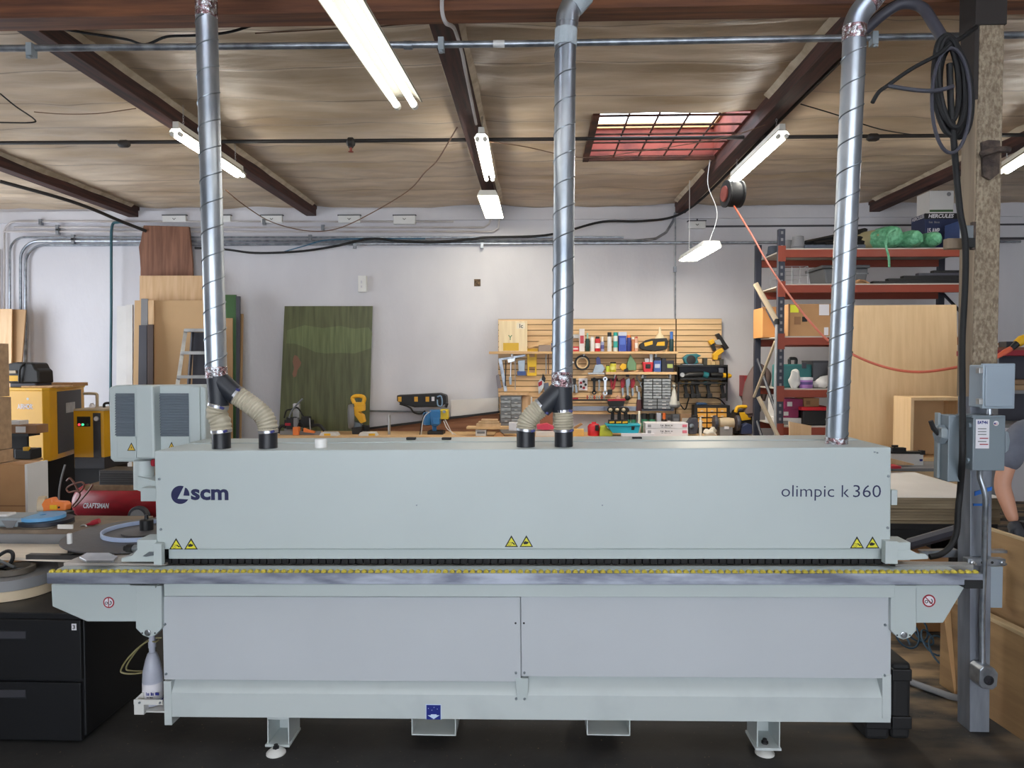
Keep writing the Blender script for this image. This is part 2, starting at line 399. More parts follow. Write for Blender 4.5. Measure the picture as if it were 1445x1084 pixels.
conduit(bendL(36, 346, 640, 26, 1440, 341), .018, m_galv, 'lowest grey conduit, running right along the wall behind the rack', clips=((500, 346), (680, 346), (975, 345)))
conduit(pp((953, 300, WP), (953, 560, WP)), .010, m_galv, 'thin vertical conduit down the wall over the slatted tool board', clips=((953, 380),))
conduit(pp((0, 352, 9.82), (2, 620, 9.82)), .012, m_emtw, 'leftmost vertical conduit at the very edge of the white wall')
def wbox(x0, y0, x1, y1, label):
    o = thing('junction_box', label, 'box', P((x0 + x1) / 2, y1, 9.80), 'flat white boxes under the ceiling')
    M().bxp(x0, y0, x1, y1, 9.78, .07).out('box_body', m_white, o, bevel=.006)
    M().bxp(x0 - 1, y0 - 1.2, x1 + 1, y0 - .1, 9.77, .08).out('lid', m_joint_shadow, o)  # lid coloured dark to paint an outline and shadow line above the box
    xm = (x0 + x1) / 2; M().tube(pp((xm - 2, y0 + 4, 9.775), (xm, y0 + 6, 9.775), (xm + 2, y0 + 4, 9.775)), .004, 5).out('hook', m_blackpipe, o)
wbox(229, 304, 262, 313, 'flat white box on the wall left of the left duct')
wbox(297, 304, 325, 313, 'flat white box on the wall half hidden by the left duct')
wbox(368, 304, 398, 314, 'flat white box on the wall left of the joist end')
wbox(477, 304, 508, 314, 'flat white box on the wall just right of the joist end')
wbox(555, 304, 586, 316, 'flat white box on the wall nearest the middle lamp')
wbox(972, 312, 996, 322, 'flat white box on the wall above the hanging lamp')
o = thing('wall_plate', 'white blank switch box on the wall above the green board', 'box', P(511, 413, 9.8)); M().bxp(505, 389, 517, 412, 9.79, .06).out('plate_box', m_white, o, bevel=.006); M().bxp(509, 396, 511, 400, 9.785, .01).bxp(509, 403, 511, 406, 9.785, .01).out('screw', m_wall, o)
m_hole = mat('hole_brown', (120, 98, 74), .9, scale=60, col2=(60, 48, 40))
M().bxp(669, 394, 678, 404, 9.842, .02).out('wall_patch', m_hole, None, 'small brown square hole patch high on the white wall', 'patch', bevel=.002)
# black cable draped along the wall
M().tube(smoothpath(pp((275, 350, 9.74), (318, 352, 9.74), (360, 357, 9.74), (420, 355, 9.74), (470, 348, 9.74), (522, 337, 9.74), (560, 340, 9.74), (610, 342, 9.74), (660, 338, 9.74), (690, 335, 9.74), (760, 333, 9.74), (800, 326, 9.74), (850, 313, 9.74), (905, 312, 9.72), (950, 306, 9.72), (985, 285, 9.2), (1040, 232, 7.6), (1100, 170, 6.3), (1200, 72, 4.9)))
         , .016, 8).out('cable', m_rubber, None, 'thick black cable draped along the back wall and up the right joist', 'cable', smooth=True)
m_blue = paint('cable_blue', (62, 110, 140), .5)
M().tube(smoothpath(pp((398, 356, 9.76), (430, 347, 9.76), (460, 339, 9.76), (520, 337, 9.76), (600, 337, 9.76))), .008, 6).out('cable', m_blue, None, 'thin blue cable above the green board on the back wall', 'cable', smooth=True)
m_teal = paint('hose_teal', (44, 92, 104), .5)
M().tube(smoothpath(pp((206, 326, 9.7), (180, 316, 9.7), (166, 314, 9.7), (158, 320, 9.7), (157, 360, 9.7), (157, 440, 9.72), (156, 540, 9.72), (156, 640, 9.7))), .018, 8).out('hose', m_teal, None, 'teal hose dropping straight down the white wall at left', 'hose', smooth=True)
M().tube(smoothpath(pp((0, 256, 8.0), (80, 278, 8.4), (125, 293, 8.8), (170, 312, 9.3), (206, 326, 9.6))), .022, 8).out('pipe', m_blackpipe, None, 'black sagging line from upper left to the wall corner', 'pipe', smooth=True)
# sprinkler main across the ceiling
sp = thing('sprinkler_pipe', 'black sprinkler pipe crossing under the ceiling joists', 'pipe', P(490, 200, 6.6))
M().tube(pp((-40, 202, 6.6), (470, 199, 6.6), (1500, 190, 6.6)), .017, 10).out('pipe_run', m_blackpipe, sp, smooth=True)
b = M(); c = P(495, 201, 6.58); b.lathe(c, [(.03, -.035), (.045, -.02), (.045, .02), (.03, .035)], 12, (1, 0, 0)).cyl(c, c - Vector((0, 0, .05)), .03, .022); b.out('fitting', m_blackpipe, sp, smooth=True)
M().cyl(c - Vector((0, 0, .04)), c - Vector((0, 0, .085)), .012).lathe(c - Vector((0, 0, .088)), [(.025, 0), (.025, .004)], 10).out('sprinkler_head', m_redwood, sp)
for q in ((1232, 194), (175, 203)):
    c = P(q[0], q[1], 6.58); M().lathe(c, [(.026, -.05), (.036, -.03), (.036, .03), (.026, .05)], 10, (1, 0, 0)).out('coupling', m_blackpipe, sp, smooth=True)
# bright conduit close to the camera
cp = thing('conduit', 'long bright conduit crossing in front of all three ducts', 'pipe', P(722, 62, 3.92))
M().tube(pp((-60, 69, 3.92), (722, 62, 3.92), (1520, 48, 3.92)), .0185, 12).out('conduit_run', m_galv, cp, smooth=True)
for q in (40, 622, 1236):
    y = 69 - q * .0135; M().bxp(q - 4, y - 9, q + 4, y + 9, 3.88, .05).cyl(P(q, y + 9, 3.9), P(q, y + 14, 3.9), .012).out('strut_clamp', m_grey, cp)
M().cyl(P(570, 64, 3.92), P(582, 64, 3.92), .023).out('coupling', m_galv, cp, smooth=True)
M().cyl(P(696, 62, 3.92), P(712, 62, 3.92), .0192).out('sticker', m_white, cp, smooth=True)
for q, w in ((40, -1), (622, 0), (1236, 1)):
    pass
bp_ = thing('pipe', 'dark thin pipe running just under the big cross timber', 'pipe', P(400, 32, 4.18))
M().tube(pp((-60, 36, 4.2), (280, 32, 4.2), (560, 22, 4.2), (900, 2, 4.2), (1100, -12, 4.2)), .016, 8).out('pipe_run', m_blackpipe, bp_, smooth=True)
c = P(962, 5, 4.15); M().lathe(c, [(.03, -.05), (.045, -.02), (.045, .02), (.03, .05)], 12, (1, 0, 0)).cyl(c, c - Vector((0, 0, .05)), .04, .03).out('fitting', m_blackpipe, bp_, smooth=True)
def wire(pts, r, m, label, cat='wire'):
    M().tube(smoothpath(pp(*pts)), r, 6).out('wire', m, None, label, cat, smooth=True)
m_brwire = paint('wire_brown', (112, 82, 62), .6)
wire(((0, 42, 4.3), (60, 38, 4.3), (130, 48, 4.3), (180, 56, 4.3), (205, 63, 4.3), (235, 52, 4.3), (275, 50, 4.3), (320, 46, 4.3), (362, 34, 4.3)), .008, m_rubber, 'black cable drooping between the left duct and the cross timber')
wire(((318, 268, 7.0), (345, 290, 7.4), (385, 314, 8.0), (435, 326, 8.4), (475, 323, 8.4), (520, 303, 8.2), (575, 270, 7.8), (600, 243, 7.2), (618, 225, 6.9), (645, 180, 6.0)), .006, m_brwire, 'brown wire drooping from the left joist to the middle joist')
wire(((0, 132, 5.2), (22, 150, 5.3), (48, 168, 5.6), (44, 173, 5.6), (0, 173, 5.6)), .006, m_rubber, 'black looped wire under the ceiling at the left edge')
wire(((48, 158, 5.6), (90, 161, 5.7), (140, 160, 5.8), (192, 153, 5.9)), .004, m_brwire, 'thin brown wire strung to the left joist')
wire(((690, 200, 6.2), (740, 207, 6.3), (800, 220, 6.5), (835, 222, 6.6), (900, 214, 6.6), (985, 201, 6.5), (1045, 188, 6.3), (1080, 176, 6.2)), .004, m_brwire, 'thin brown wire passing under the skylight grille')
wire(((360, 47, 4.4), (520, 38, 4.4), (640, 30, 4.4), (800, 27, 4.4), (960, 15, 4.4), (1080, 6, 4.4)), .004, m_brwire, 'thin copper wire strung above the bright conduit')
wire(((624, -12, 3.9), (624, 16, 3.9), (629, 32, 3.95), (638, 37, 4.1), (643, 45, 4.3), (652, 75, 4.6), (656, 96, 4.8), (663, 130, 5.2), (672, 175, 5.8)), .012, m_emtw, 'white flexible conduit feeding the middle joist lamp')
wire(((1130, 147, 5.8), (1180, 162, 6.0), (1240, 182, 6.2), (1300, 192, 6.4)), .005, m_rubber, 'thin black wire behind the right duct near the ceiling')
# ================================================================= LAMPS
m_tube = mat('fluorescent_tube_lit', (255, 252, 244), .3, emit=58, var=.0)
m_tube2 = mat('long_tube_lit', (255, 252, 244), .3, emit=7, var=.0)
m_refl = paint('reflector_cream', (146, 142, 130), .5)
m_lampw = paint('lamp_housing_white', (235, 232, 222), .4)
def lamp(A, B, label, w=.12, half=.028, housing=.05, chain=None, mt=None):
    A, B = Vector(A), Vector(B); d = (B - A).normalized(); s = d.cross(Vector((0, 0, 1))).normalized(); u = s.cross(d)
    o = thing('fluorescent_lamp', label, 'lamp', (A + B) / 2, 'fluorescent lamps under the roof')
    def pr(poly, a, b): return [a + s * x + u * z for x, z in poly]
    prof = [(-w / 2, .02), (-w * .3, .05), (w * .3, .05), (w / 2, .02), (w / 2 - .004, .016), (w * .28, .044), (-w * .28, .044), (-w / 2 + .004, .016)]
    M().prism(pr(prof, A, B), B - A).out('reflector', m_refl, o)
    M().prism(pr([(-w * .22, .05), (w * .22, .05), (w * .2, .05 + housing), (-w * .2, .05 + housing)], A, B), B - A).out('housing', m_lampw, o)
    for k in (-1, 1):
        M().tube([A + s * (k * w * .26) + d * .02, B + s * (k * w * .26) - d * .02], .0165, 10)  .out('tube', mt or m_tube, o, smooth=True)
        for e, q in ((A, 1), (B, -1)):
            M().cyl(e + s * (k * w * .26) - d * .004 * q, e + s * (k * w * .26) + d * .03 * q, .019, n=10).out('socket', m_lampw, o)
    if chain:
        for e in chain:
            m_ = M(); p = A.lerp(B, e) + u * (.05 + housing); top = Vector((p.x, p.y, CEIL - .05)); n = int((top.z - p.z) / .022)
            for i in range(n):
                cc = p + Vector((0, 0, .011 + .022 * i)); ax = s if i % 2 else d
                m_.tube([cc + ax * (.006 * math.cos(t_)) + Vector((0, 0, .014 * math.sin(t_))) for t_ in [PI * 2 * j / 8 for j in range(8)]], .0016, 4, closed=True)
            m_.out('chain', m_steel, o)
    return o
a = P(573, 150, 3.5); b = PZ(474, -4, a.z); d = (b - a).normalized()
lamp(a, a + d * 2.44, 'big twin tube lamp hanging on chains nearest the camera', .165, housing=.06, chain=(.28, .9), mt=m_tube2)
lamp(PZ(248, 189, 3.74), PZ(340, 249, 3.74), 'twin tube lamp under the left joist, partly behind the left duct', .12, chain=(.1, .9))
lamp(PZ(679, 196, 3.78), PZ(691, 254, 3.78), 'twin tube lamp under the middle joist', .12, chain=(.1, .9))
lamp(PZ(1104, 192, 3.74), PZ(1034, 257, 3.74), 'twin tube lamp along the right joist beside the cable reel', .12, chain=(.1, .9))
lamp(PZ(1475, 206, 3.74), PZ(1415, 244, 3.74), 'twin tube lamp at the right edge beyond the post', .12, chain=(.1, .9))
m_led = mat('lamp_diffuser_lit', (255, 247, 226), .3, emit=24, var=0)
m_led2 = mat('shop_lamp_diffuser_lit', (255, 244, 222), .3, emit=75, var=0)
def ledlamp(A, B, label, w, chain=None, md=None):
    A, B = Vector(A), Vector(B); d = (B - A).normalized(); s = d.cross(Vector((0, 0, 1))).normalized(); u = s.cross(d)
    o = thing('shop_lamp', label, 'lamp', (A + B) / 2)
    M().prism([A + s * x + u * z for x, z in ((-w / 2, .01), (w / 2, .01), (w * .38, .07), (-w * .38, .07))], B - A).out('housing', m_lampw, o)
    M().prism([A + d * .03 + s * x + u * z for x, z in ((-w * .46, .0), (w * .46, .0), (w * .46, .012), (-w * .46, .012))], (B - A) - d * .06).out('diffuser', md or m_led, o)
    if chain:
        for e, off in ((.08, .02), (.92, .0)):
            p = A.lerp(B, e) + u * .07; M().tube(smoothpath([p, p + Vector((off * 4, 0, .3)), p + Vector((-off, 0, .6)), Vector((p.x, p.y, CEIL - .04))]), .004, 5).out('cord', m_white, o)
ledlamp(PZ(688, 277, 3.78), PZ(698, 309, 3.78), 'wide lit lamp at the wall end of the middle joist', .24)
ledlamp(PZ(1004, 349, 3.1), PZ(970, 369, 3.1), 'low shop lamp hanging on cords in front of the back wall', .22, chain=True, md=m_led2)
# ================================================================= EDGE BANDING MACHINE
m_mach = mat('machine_pale_grey_paint', (184, 194, 194), .42, var=.012, scale=2.2, bump=.02, bscale=160)
m_panel = mat('machine_panel_grey_paint', (188, 193, 198), .45, var=.012, scale=2.2)
m_dirty = mat('machine_paint_scuffed', (190, 198, 198), .5, scale=5, col2=(180, 188, 189), lo=.2, hi=.5)
m_rail = mat('table_rail_worn_steel', (176, 182, 196), .38, metal=.55, scale=5, stretch=(.7, 4, 3), col2=(118, 122, 138), lo=.38, hi=.6)
m_bed = mat('bed_plate', (176, 176, 174), .4, metal=.2, col2=(156, 156, 154))
m_yel = paint('sign_yellow', (226, 220, 52), .5)
m_rol = mat('roller_yellow', (204, 188, 66), .5, scale=40, col2=(176, 160, 52))
m_navy = paint('logo_navy', (22, 26, 74), .5)
m_sblue = paint('sticker_blue', (22, 38, 128), .4)
m_pale = paint('sticker_pale', (196, 214, 236), .5)
m_red = paint('sign_red', (158, 26, 44), .5)
m_sw = paint('sign_white', (226, 224, 230), .5)
m_dk = paint('dark_gap', (22, 22, 24), .6)
m_bolt = mat('zinc_bolt', (150, 158, 164), .35, metal=.8)
YM = 3.36
TM = Matrix.Translation(P(740, 812, YM)) @ Matrix.Rotation(-.0094, 4, 'Y') @ Matrix.Translation(-P(740, 812, YM))
mac = thing('edge_banding_machine', 'long pale grey edge banding machine filling the foreground, dark blue lettering on its hood', 'machine', (XX(740, 1016, YM), YM + .3, 0))
def mp(m, name, mt, tm=True, bevel=0, parent=None, **k):
    if tm: m.xf(TM)
    return m.out(name, mt, parent or mac, bevel=bevel, **k)
YH = 3.40
ZT = ZZ(740, 633.8, YH)
hood_ob = mp(M().bxp(220, 633.8, 1258.5, 775.5, YH, .515), 'hood', m_mach, bevel=.007)
x0h, x1h = XX(220, 704, YH), XX(1258.5, 704, YH)
mp(M().box(x0h + .02, x1h - .02, YH + .30, YH + .51, ZT - .01, ZT + .006), 'hood_lid', m_mach, bevel=.003)
mp(M().bxp(238, 775, 1248, 789, YH + .03, .4), 'hood_skirt', m_mach, bevel=.003)
mp(M().bxp(222, 770, 1262, 790, YH + .06, .42), 'hood_inner_frame', m_dk)
# pressure belt: a pad every 36 mm under the skirt
zb0, zb1 = ZZ(740, 797.5, YH + .04), ZZ(740, 789, YH + .04)
xa, xb = XX(232, 793, YH + .04), XX(1256, 793, YH + .04)
mp(M().box(xa, xb, YH + .06, YH + .16, zb0 + .004, zb1 + .02), 'pressure_belt', m_dk)
pad0 = None; n = 96; st = (xb - xa) / n
for i in range(n):
    if pad0 is None:
        pad0 = mp(M().box(xa + .002, xa + st - .003, YH + .04, YH + .06, zb0 + .004, zb1), 'belt_pad', m_rubber, bevel=.002)
    else:
        c = pad0.copy(); C.objects.link(c); c.matrix_basis = Matrix.Translation((st * i, 0, st * i * .0094))
# work table, rollers
mp(M().bxp(66, 809.3, 1387, 824.8, 3.30, .05), 'table_rail', m_rail, bevel=.002)
zr = ZZ(740, 809.3, 3.30)
xr0, xr1 = XX(66, 812, 3.3), XX(1387, 812, 3.3)
mp(M().box(xr0 + .02, xr1 - .1, 3.345, 3.40, zr - .03, zr + .006), 'table_strip', m_mach)
mp(M().box(XX(228, 800, 3.4), XX(1262, 800, 3.4), 3.40, 3.50, zr - .05, zr - .001), 'table_bed', m_bed, bevel=.002)
rol0 = None; nr = 136; sr = (XX(1378, 810, 3.31) - XX(72, 810, 3.31)) / (nr - 1); xr = XX(72, 810, 3.31)
mm = M()
for i in range(nr):
    if 18 <= i < 118:
        if rol0 is None:
            ro = M().lathe((xr + sr * i, 3.318, zr - .0005), [(.006, -.012), (.0126, -.006), (.0126, .008), (.009, .012)], 14, (0, 1, 0))
            rol0 = mp(ro, 'table_roller', m_rol, smooth=True); i0 = i
        else:
            c = rol0.copy(); C.objects.link(c); c.matrix_basis = Matrix.Translation((sr * (i - i0), 0, sr * (i - i0) * .0094))
    else: mm.lathe((xr + sr * i, 3.318, zr - .0005), [(.006, -.012), (.0126, -.006), (.0126, .008), (.009, .012)], 14, (0, 1, 0))
mp(mm, 'table_rollers', m_rol, smooth=True, kind='stuff')
mp(M().box(xr0 + .01, xr1 - .03, 3.304, 3.335, zr - .012, zr - .004), 'roller_track', m_bed)
M().bxp(1362, 819, 1387.5, 831, 3.294, .07).out('end_tape', m_black, mac, label='black tape', bevel=.002)
# base
mp(M().bxp(231, 824.8, 1263, 842.8, 3.322, .09), 'header_strip', m_mach, bevel=.003)
mp(M().bxp(229, 840, 733.6, 958.5, YM, .02), 'panel', m_panel, bevel=.002)
mp(M().bxp(734.8, 840, 1256.5, 958.5, YM, .02), 'panel', m_panel, bevel=.002)
z1, z2, z3 = ZZ(740, 958.5, YM), ZZ(740, 981.5, YM), ZZ(740, 1016, YM)
xa, xb = XX(229.5, 960, YM), XX(1256, 960, YM)
mp(M().prism([(xa, YM + .02, z1 + .3), (xa, YM + .15, z1 + .3), (xa, YM + .15, z3 + .005), (xa, YM, z3), (xa, YM, z2), (xa, YM + .06, z1 + .0)], (xb - xa, 0, 0)), 'plinth', m_dirty, bevel=.002)
for u, v in ((229.5, 240), (1243.5, 1256)):
    mp(M().bxp(u, 957, v, 1019, YM - .004, .10), 'plinth_post', m_dirty, bevel=.002)
mp(M().pxprism([(726, 957.5), (744, 957.5), (743.5, 976), (742, 988), (729, 988), (727, 976)], YM - .004, .06), 'joint_clip', m_mach, bevel=.001)
def bolt(px, py, Y, r=.0075, m=m_bolt, dark=True):
    c = P(px, py, Y)
    o = M().lathe(c, [(r, 0), (r, -.003), (r * .8, -.006), (r * .1, -.0065)], 10, (0, 1, 0))
    o.out('bolt', m, mac, smooth=True)
    if dark: pass
for q in ((728, 949.5, YM), (740, 949.5, YM), (728.4, 986.3, YM - .004), (740.3, 986.4, YM - .004), (233, 881, YM), (234.5, 951, YM), (1249, 882, YM), (1248, 953, YM), (225, 676, YH), (227, 747, YH), (1253.5, 672, YH), (1252.5, 745, YH), (588, 713, YH), (850, 713, YH), (1234, 638, YH), (1238, 639, YH)):
    bolt(*q, r=.0065 if q[2] < YH or q[0] < 300 or q[0] > 1250 else .004)
def plug(px, py, Y, r=.005):
    c = P(px, py, Y); M().cyl(c, c - Vector((0, .0015, 0)), r, n=10).out('hole', m_dk, mac)
for q in ((727.5, 879.5, YM), (739.3, 879.5, YM)): plug(*q)
# table ends
mp(M().pxprism([(72, 824.8), (228, 824.8), (228, 877.5), (123, 877.5), (73.5, 856)], 3.36, .30), 'table_bracket', m_mach, tm=False, bevel=.004)
mp(M().pxprism([(1293, 826), (1363, 826), (1331, 879.5), (1293, 879.5)], 3.36, .30), 'table_bracket', m_mach, tm=False, bevel=.004)
for s, x0, x1, yb, yo in ((0, 191.5, 228, 887, 0), (1, 1257, 1293, 890, 0)):
    xm = (x0 + x1) / 2
    M().pxprism([(x0, 827), (x1, 827), (x1, yb), (xm + 9, yb + 10), (xm, yb + 13), (xm - 8, yb + 10), (x0, yb)], 3.338, .05).out('hanger_plate', m_mach, mac, bevel=.003)
    M().bxp(x0 - 9 + s * 10, 826.5, x1 - 9 + s * 10, 830, 3.326, .04).out('hanger_flange', m_mach, mac, bevel=.001)
    c = P(xm - 1 + s, yb + 6, 3.338); M().lathe(c, [(.016, 0), (.016, -.004), (.011, -.005), (.011, -.010), (.002, -.011)], 16, (0, 1, 0)).out('pivot_bolt', m_steel, mac, smooth=True)
    for d in (-9, 9):
        c = P(xm + d, yb + 6.5, 3.338); M().cyl(c, c - Vector((0, .0015, 0)), .004, n=8).out('hole', m_dk, mac)
# signs
def tri(pts, Y, m0, m1, glyph, kind):
    """triangular warning sign; pts = (x0, y0, x1, y1)"""
    x0, y0, x1, y1 = pts; xm = (x0 + x1) / 2; h = y1 - y0; w_ = x1 - x0
    m = M(); m.mi(0).pxprism([(xm, y0), (x1, y1), (x0, y1)], Y - .0010, .0015)
    q = .10
    m.mi(1).pxprism([(xm, y0 + h * .2), (x1 - w_ * .12, y1 - h * .08), (x0 + w_ * .12, y1 - h * .08)], Y - .0016, .001)
    def g(poly): m.mi(0).pxprism([(x0 + u * w_, y0 + v * h) for u, v in poly], Y - .0022, .001)
    if kind == 'wheel':
        c = (.37, .74); r = .15
        for i in range(10):
            a0, a1 = 2 * PI * i / 10, 2 * PI * (i + 1) / 10
            rr = w_ / h
            m.mi(2).pxprism([(x0 + w_ * (c[0] + k * math.cos(a)), y0 + h * (c[1] + k * rr * math.sin(a))) for k, a in ((r, a0), (r, a1), (r * .72, a1), (r * .72, a0))], Y - .0022, .001)
        g([(.35, .71), (.40, .71), (.40, .78), (.35, .78)])
        g([(.50, .60), (.60, .58), (.70, .70), (.78, .74), (.78, .80), (.66, .80), (.58, .68), (.50, .64)])
    elif kind == 'hand':
        g([(.28, .70), (.32, .56), (.42, .52), (.44, .46), (.48, .53), (.60, .56), (.68, .60), (.64, .68), (.55, .76), (.34, .78)])
    else:
        g([(.56, .36), (.42, .62), (.50, .62), (.44, .84), (.60, .58), (.51, .58)])
    return m
m_olive = paint('sign_olive', (150, 140, 40), .5)
for b, k in (((238.8, 759.5, 258, 775.5), 'wheel'), ((260, 759.5, 279, 775.5), 'hand'), ((712.3, 755.5, 731, 772), 'wheel'), ((733.3, 755.5, 752.2, 772), 'hand'), ((1199.5, 757, 1219.3, 774), 'wheel'), ((1221.5, 757, 1241.2, 774), 'hand')):
    tri(b, YH, None, None, None, k).out('warning_sign', [m_dk, m_yel, m_olive], mac, label='yellow triangle warning sign with black %s' % ('roller and arm' if k == 'wheel' else 'hand'))
def prohib(px, py, r, Y, ang):
    c = P(px, py, Y); s = r * Y / FPX
    m = M(); m.mi(0).cyl(c, c - Vector((0, .0012, 0)), s, n=28); m.mi(1).cyl(c - Vector((0, .0012, 0)), c - Vector((0, .0018, 0)), s * .78, n=28)
    q = lambda u, v, dy: c + Vector((u * s, -dy, v * s))
    ca, sa = math.cos(ang), math.sin(ang)
    m.mi(2)
    for cx, cz, rr in ((-.42, -.12, .22),):
        m.tube([q(cx + rr * math.cos(t), cz + rr * math.sin(t), .0022) for t in [2 * PI * i / 10 for i in range(10)]], s * .055, 5, closed=True)
    m.tube([q(.18 + .32 * math.cos(t), -.04 + .36 * math.sin(t), .0022) for t in [-1.7 + 2.9 * i / 8 for i in range(9)]], s * .07, 5)
    m.tube([q(-.24, -.02, .0022), q(-.02, .08, .0022), q(.08, -.3, .0022)], s * .06, 5)
    m.mi(0).prism([q(ca * .8 - sa * .07, sa * .8 + ca * .07, .003), q(ca * .8 + sa * .07, sa * .8 - ca * .07, .003), q(-ca * .8 + sa * .07, -sa * .8 - ca * .07, .003), q(-ca * .8 - sa * .07, -sa * .8 + ca * .07, .003)], (0, .001, 0))
    m.out('prohibition_sign', [m_red, m_sw, m_dk], mac, label='round white sign with red ring and bar')
prohib(153.5, 850.3, 8.2, 3.36, PI / 2)
prohib(1310.8, 848, 8.9, 3.36, -PI / 4)
m = M(); m.mi(0).bxp(600.7, 994.2, 622.6, 1015.6, YM - .001, .002); m.mi(1).bxp(601.7, 995.2, 621.8, 1015.6, YM - .0016, .001); m.mi(0).pxprism([(608, 1008.3), (616, 1008.3), (616, 1009.6), (620.3, 1009.6), (612, 1015), (603.4, 1009.6), (608, 1009.6)], YM - .0022, .001)
for a, b in ((604, 999.5), (612, 998), (616.6, 1000.4), (609, 1002)): m.mi(0).bxp(a, b, a + .9, b + .9, YM - .002, .001)
m.out('arrow_sticker', [m_pale, m_sblue], mac, label='blue sticker with pale arrow pointing down')
# lettering on the hood
def emblem():
    c = (254.3, 698.5); r = 12.9
    def circ(a): return (c[0] + r * math.cos(a), c[1] - r * math.sin(a))
    D = lambda deg: deg * PI / 180
    big = [circ(D(a)) for a in range(68, 332 - 2, 8)] + [circ(D(330))]
    big += [(250.3, 704)] ; big = big
    small = [(258.8, 699.5), (261, 688.3)] + [circ(D(a)) for a in (48, 36, 24, 12, 0, -6)]
    return M().pxprism(big, YH - .0012, .002), M().pxprism(small, YH - .0012, .002)
a_, b_ = emblem()
a_.out('emblem', m_navy, mac, label='dark blue round emblem cut by a pale angle'); b_.out('emblem', m_navy, mac, label='dark blue wedge of the round emblem')
text('scm', 269.5, 690.2, 322.5, 706, YH, m_navy, mac, bold=.035, label='bold dark blue letters')
text('olimpic', 1102.6, 684.8, 1177, 706.5, YH, m_navy, mac, bold=-.006, label='thin dark blue letters')
text('k', 1187.6, 684.8, 1198.3, 701.5, YH, m_navy, mac, bold=-.006, label='thin dark blue letter')
text('360', 1203.8, 684.6, 1243, 701.8, YH, m_navy, mac, bold=-.006, label='thin dark blue digits')
# things on the hood top and ends
c = Vector((XX(453, 636, 3.5), 3.5, ZT)); M().lathe(c, [(.030, -.01), (.030, .028), (.027, .034), (.001, .034)], 24).out('cap', m_white, mac, label='white round cap', smooth=True)
for px in (580, 630, 899):
    x = XX(px, 621, 3.78); M().box(x - .025, x + .025, 3.77, 3.80, ZT + .002 + (px > 700) * .006, ZT + .014 + (px > 700) * .006).out('recessed_latch', m_dk, mac, bevel=.002)
M().bxp(1258, 691.5, 1266.5, 713, YH + .03, .03).out('side_latch', m_mach, mac, bevel=.002)
m_stub = paint('port_black', (30, 32, 38), .4)
for px in (312.5, 378.5, 742, 795.5):
    yb = 631.5 if px < 400 else 628.5
    p = Vector((XX(px, yb, 3.5), 3.5, ZT - .02 + (312 < px) * 0)); w_ = 13 * 3.5 / FPX
    M().lathe(p, [(w_, 0), (w_, .115), (w_ * .9, .115), (w_ * .9, .1)], 24).out('dust_port', m_stub, mac, smooth=True)
# infeed end (left): bracket, clamp, guide, slotted plate
M().pxprism([(193, 762), (220, 762), (220, 793), (171, 793), (171, 788), (186, 784), (193, 776)], 3.385, .12).out('infeed_bracket', m_mach, mac, bevel=.003)
M().bxp(216.5, 767.5, 228, 797.5, 3.362, .03).out('infeed_post', m_mach, mac, bevel=.002)
M().pxprism([(201, 785), (210, 779), (216, 779), (216, 784), (206, 786)], 3.380, .006).out('infeed_slot', m_bolt, mac)
c = P(188, 774, 3.40); M().lathe(c, [(.004, .0), (.02, -.002), (.022, -.016), (.02, -.03), (.012, -.032), (.012, -.045)], 14, (1, 0, 0)).out('clamp_knob', m_black, mac, smooth=True)
M().cyl(c, c + Vector((.03, 0, 0)), .016, n=12).out('clamp_collar', m_bolt, mac, smooth=True)
zt = zr - .022
M().box(XX(84, 805, 3.38), XX(228, 805, 3.38), 3.41, 3.60, zt - .02, zt + .018).out('infeed_plate', mat('infeed_plate_beige', (196, 188, 180), .45), mac, bevel=.002)
p0, p1 = P(36, 786.5, 3.62), P(190, 786.5, 3.62)
M().box(p0.x, p1.x, 3.62, 3.66, p0.z - .012, p0.z + .012).out('infeed_bar', mat('bar_dark_steel', (92, 88, 86), .4, metal=.6), mac, bevel=.002)
pts = [(112, 786), (122, 780), (154, 780), (166, 785), (160, 791), (122, 791)]
M().prism([PZ(x, 2 * 786 - y if 0 else y, zr + .03) for x, y in pts], (0, 0, -.012)).out('guide_plate', m_steel, mac, bevel=.002)
# reel plate carrying the banding roll
m_reel = mat('reel_plate_dark', (92, 90, 92), .5, scale=30, stretch=(1, 6, 1), col2=(82, 80, 82))
rc = Vector((XX(207, 752, 3.97), 3.97, .925))
M().lathe(rc, [(.02, -.02), (.425, -.02), (.425, -.012), (.02, -.012)], 64).out('reel_plate', m_reel, mac, smooth=True)
M().lathe(rc, [(.13, -.012), (.13, .0), (.05, .006), (.03, .006)], 32).out('reel_core', m_reel, mac, smooth=True)
M().lathe(rc, [(.036, .006), (.036, .062), (.030, .066), (.012, .068), (.010, .092), (.001, .094)], 20).out('reel_knob', m_black, mac, smooth=True)
M().bxp(95, 770, 160, 781, 3.72, .05).out('reel_arm', m_black, mac, bevel=.002)
c = P(98.5, 771, 3.72); M().lathe(c, [(.013, -.01), (.013, .068), (.010, .07)], 14).out('guide_roller', m_white, mac, smooth=True)
M().box(rc.x - .03, rc.x + .6, 3.93, 4.0, .885, .904).out('reel_arm', m_black, mac)
# outfeed end (right)
M().bxp(1249.5, 764, 1267.3, 796, 3.362, .04).out('outfeed_post', m_mach, mac, bevel=.002)
M().bxp(1262, 765.5, 1285, 791, 3.40, .12).out('outfeed_block', m_mach, mac, bevel=.003)
M().pxprism([(1266, 776), (1284, 776), (1296, 782), (1306, 782), (1310, 786), (1310, 789), (1266, 791)], 3.395, .02).out('outfeed_arm', m_mach, mac, bevel=.002)
M().box(XX(1262, 805, 3.42), XX(1372, 805, 3.42), 3.41, 3.47, zt - .02, zt + .05).out('outfeed_strip', m_bed, mac, bevel=.002)
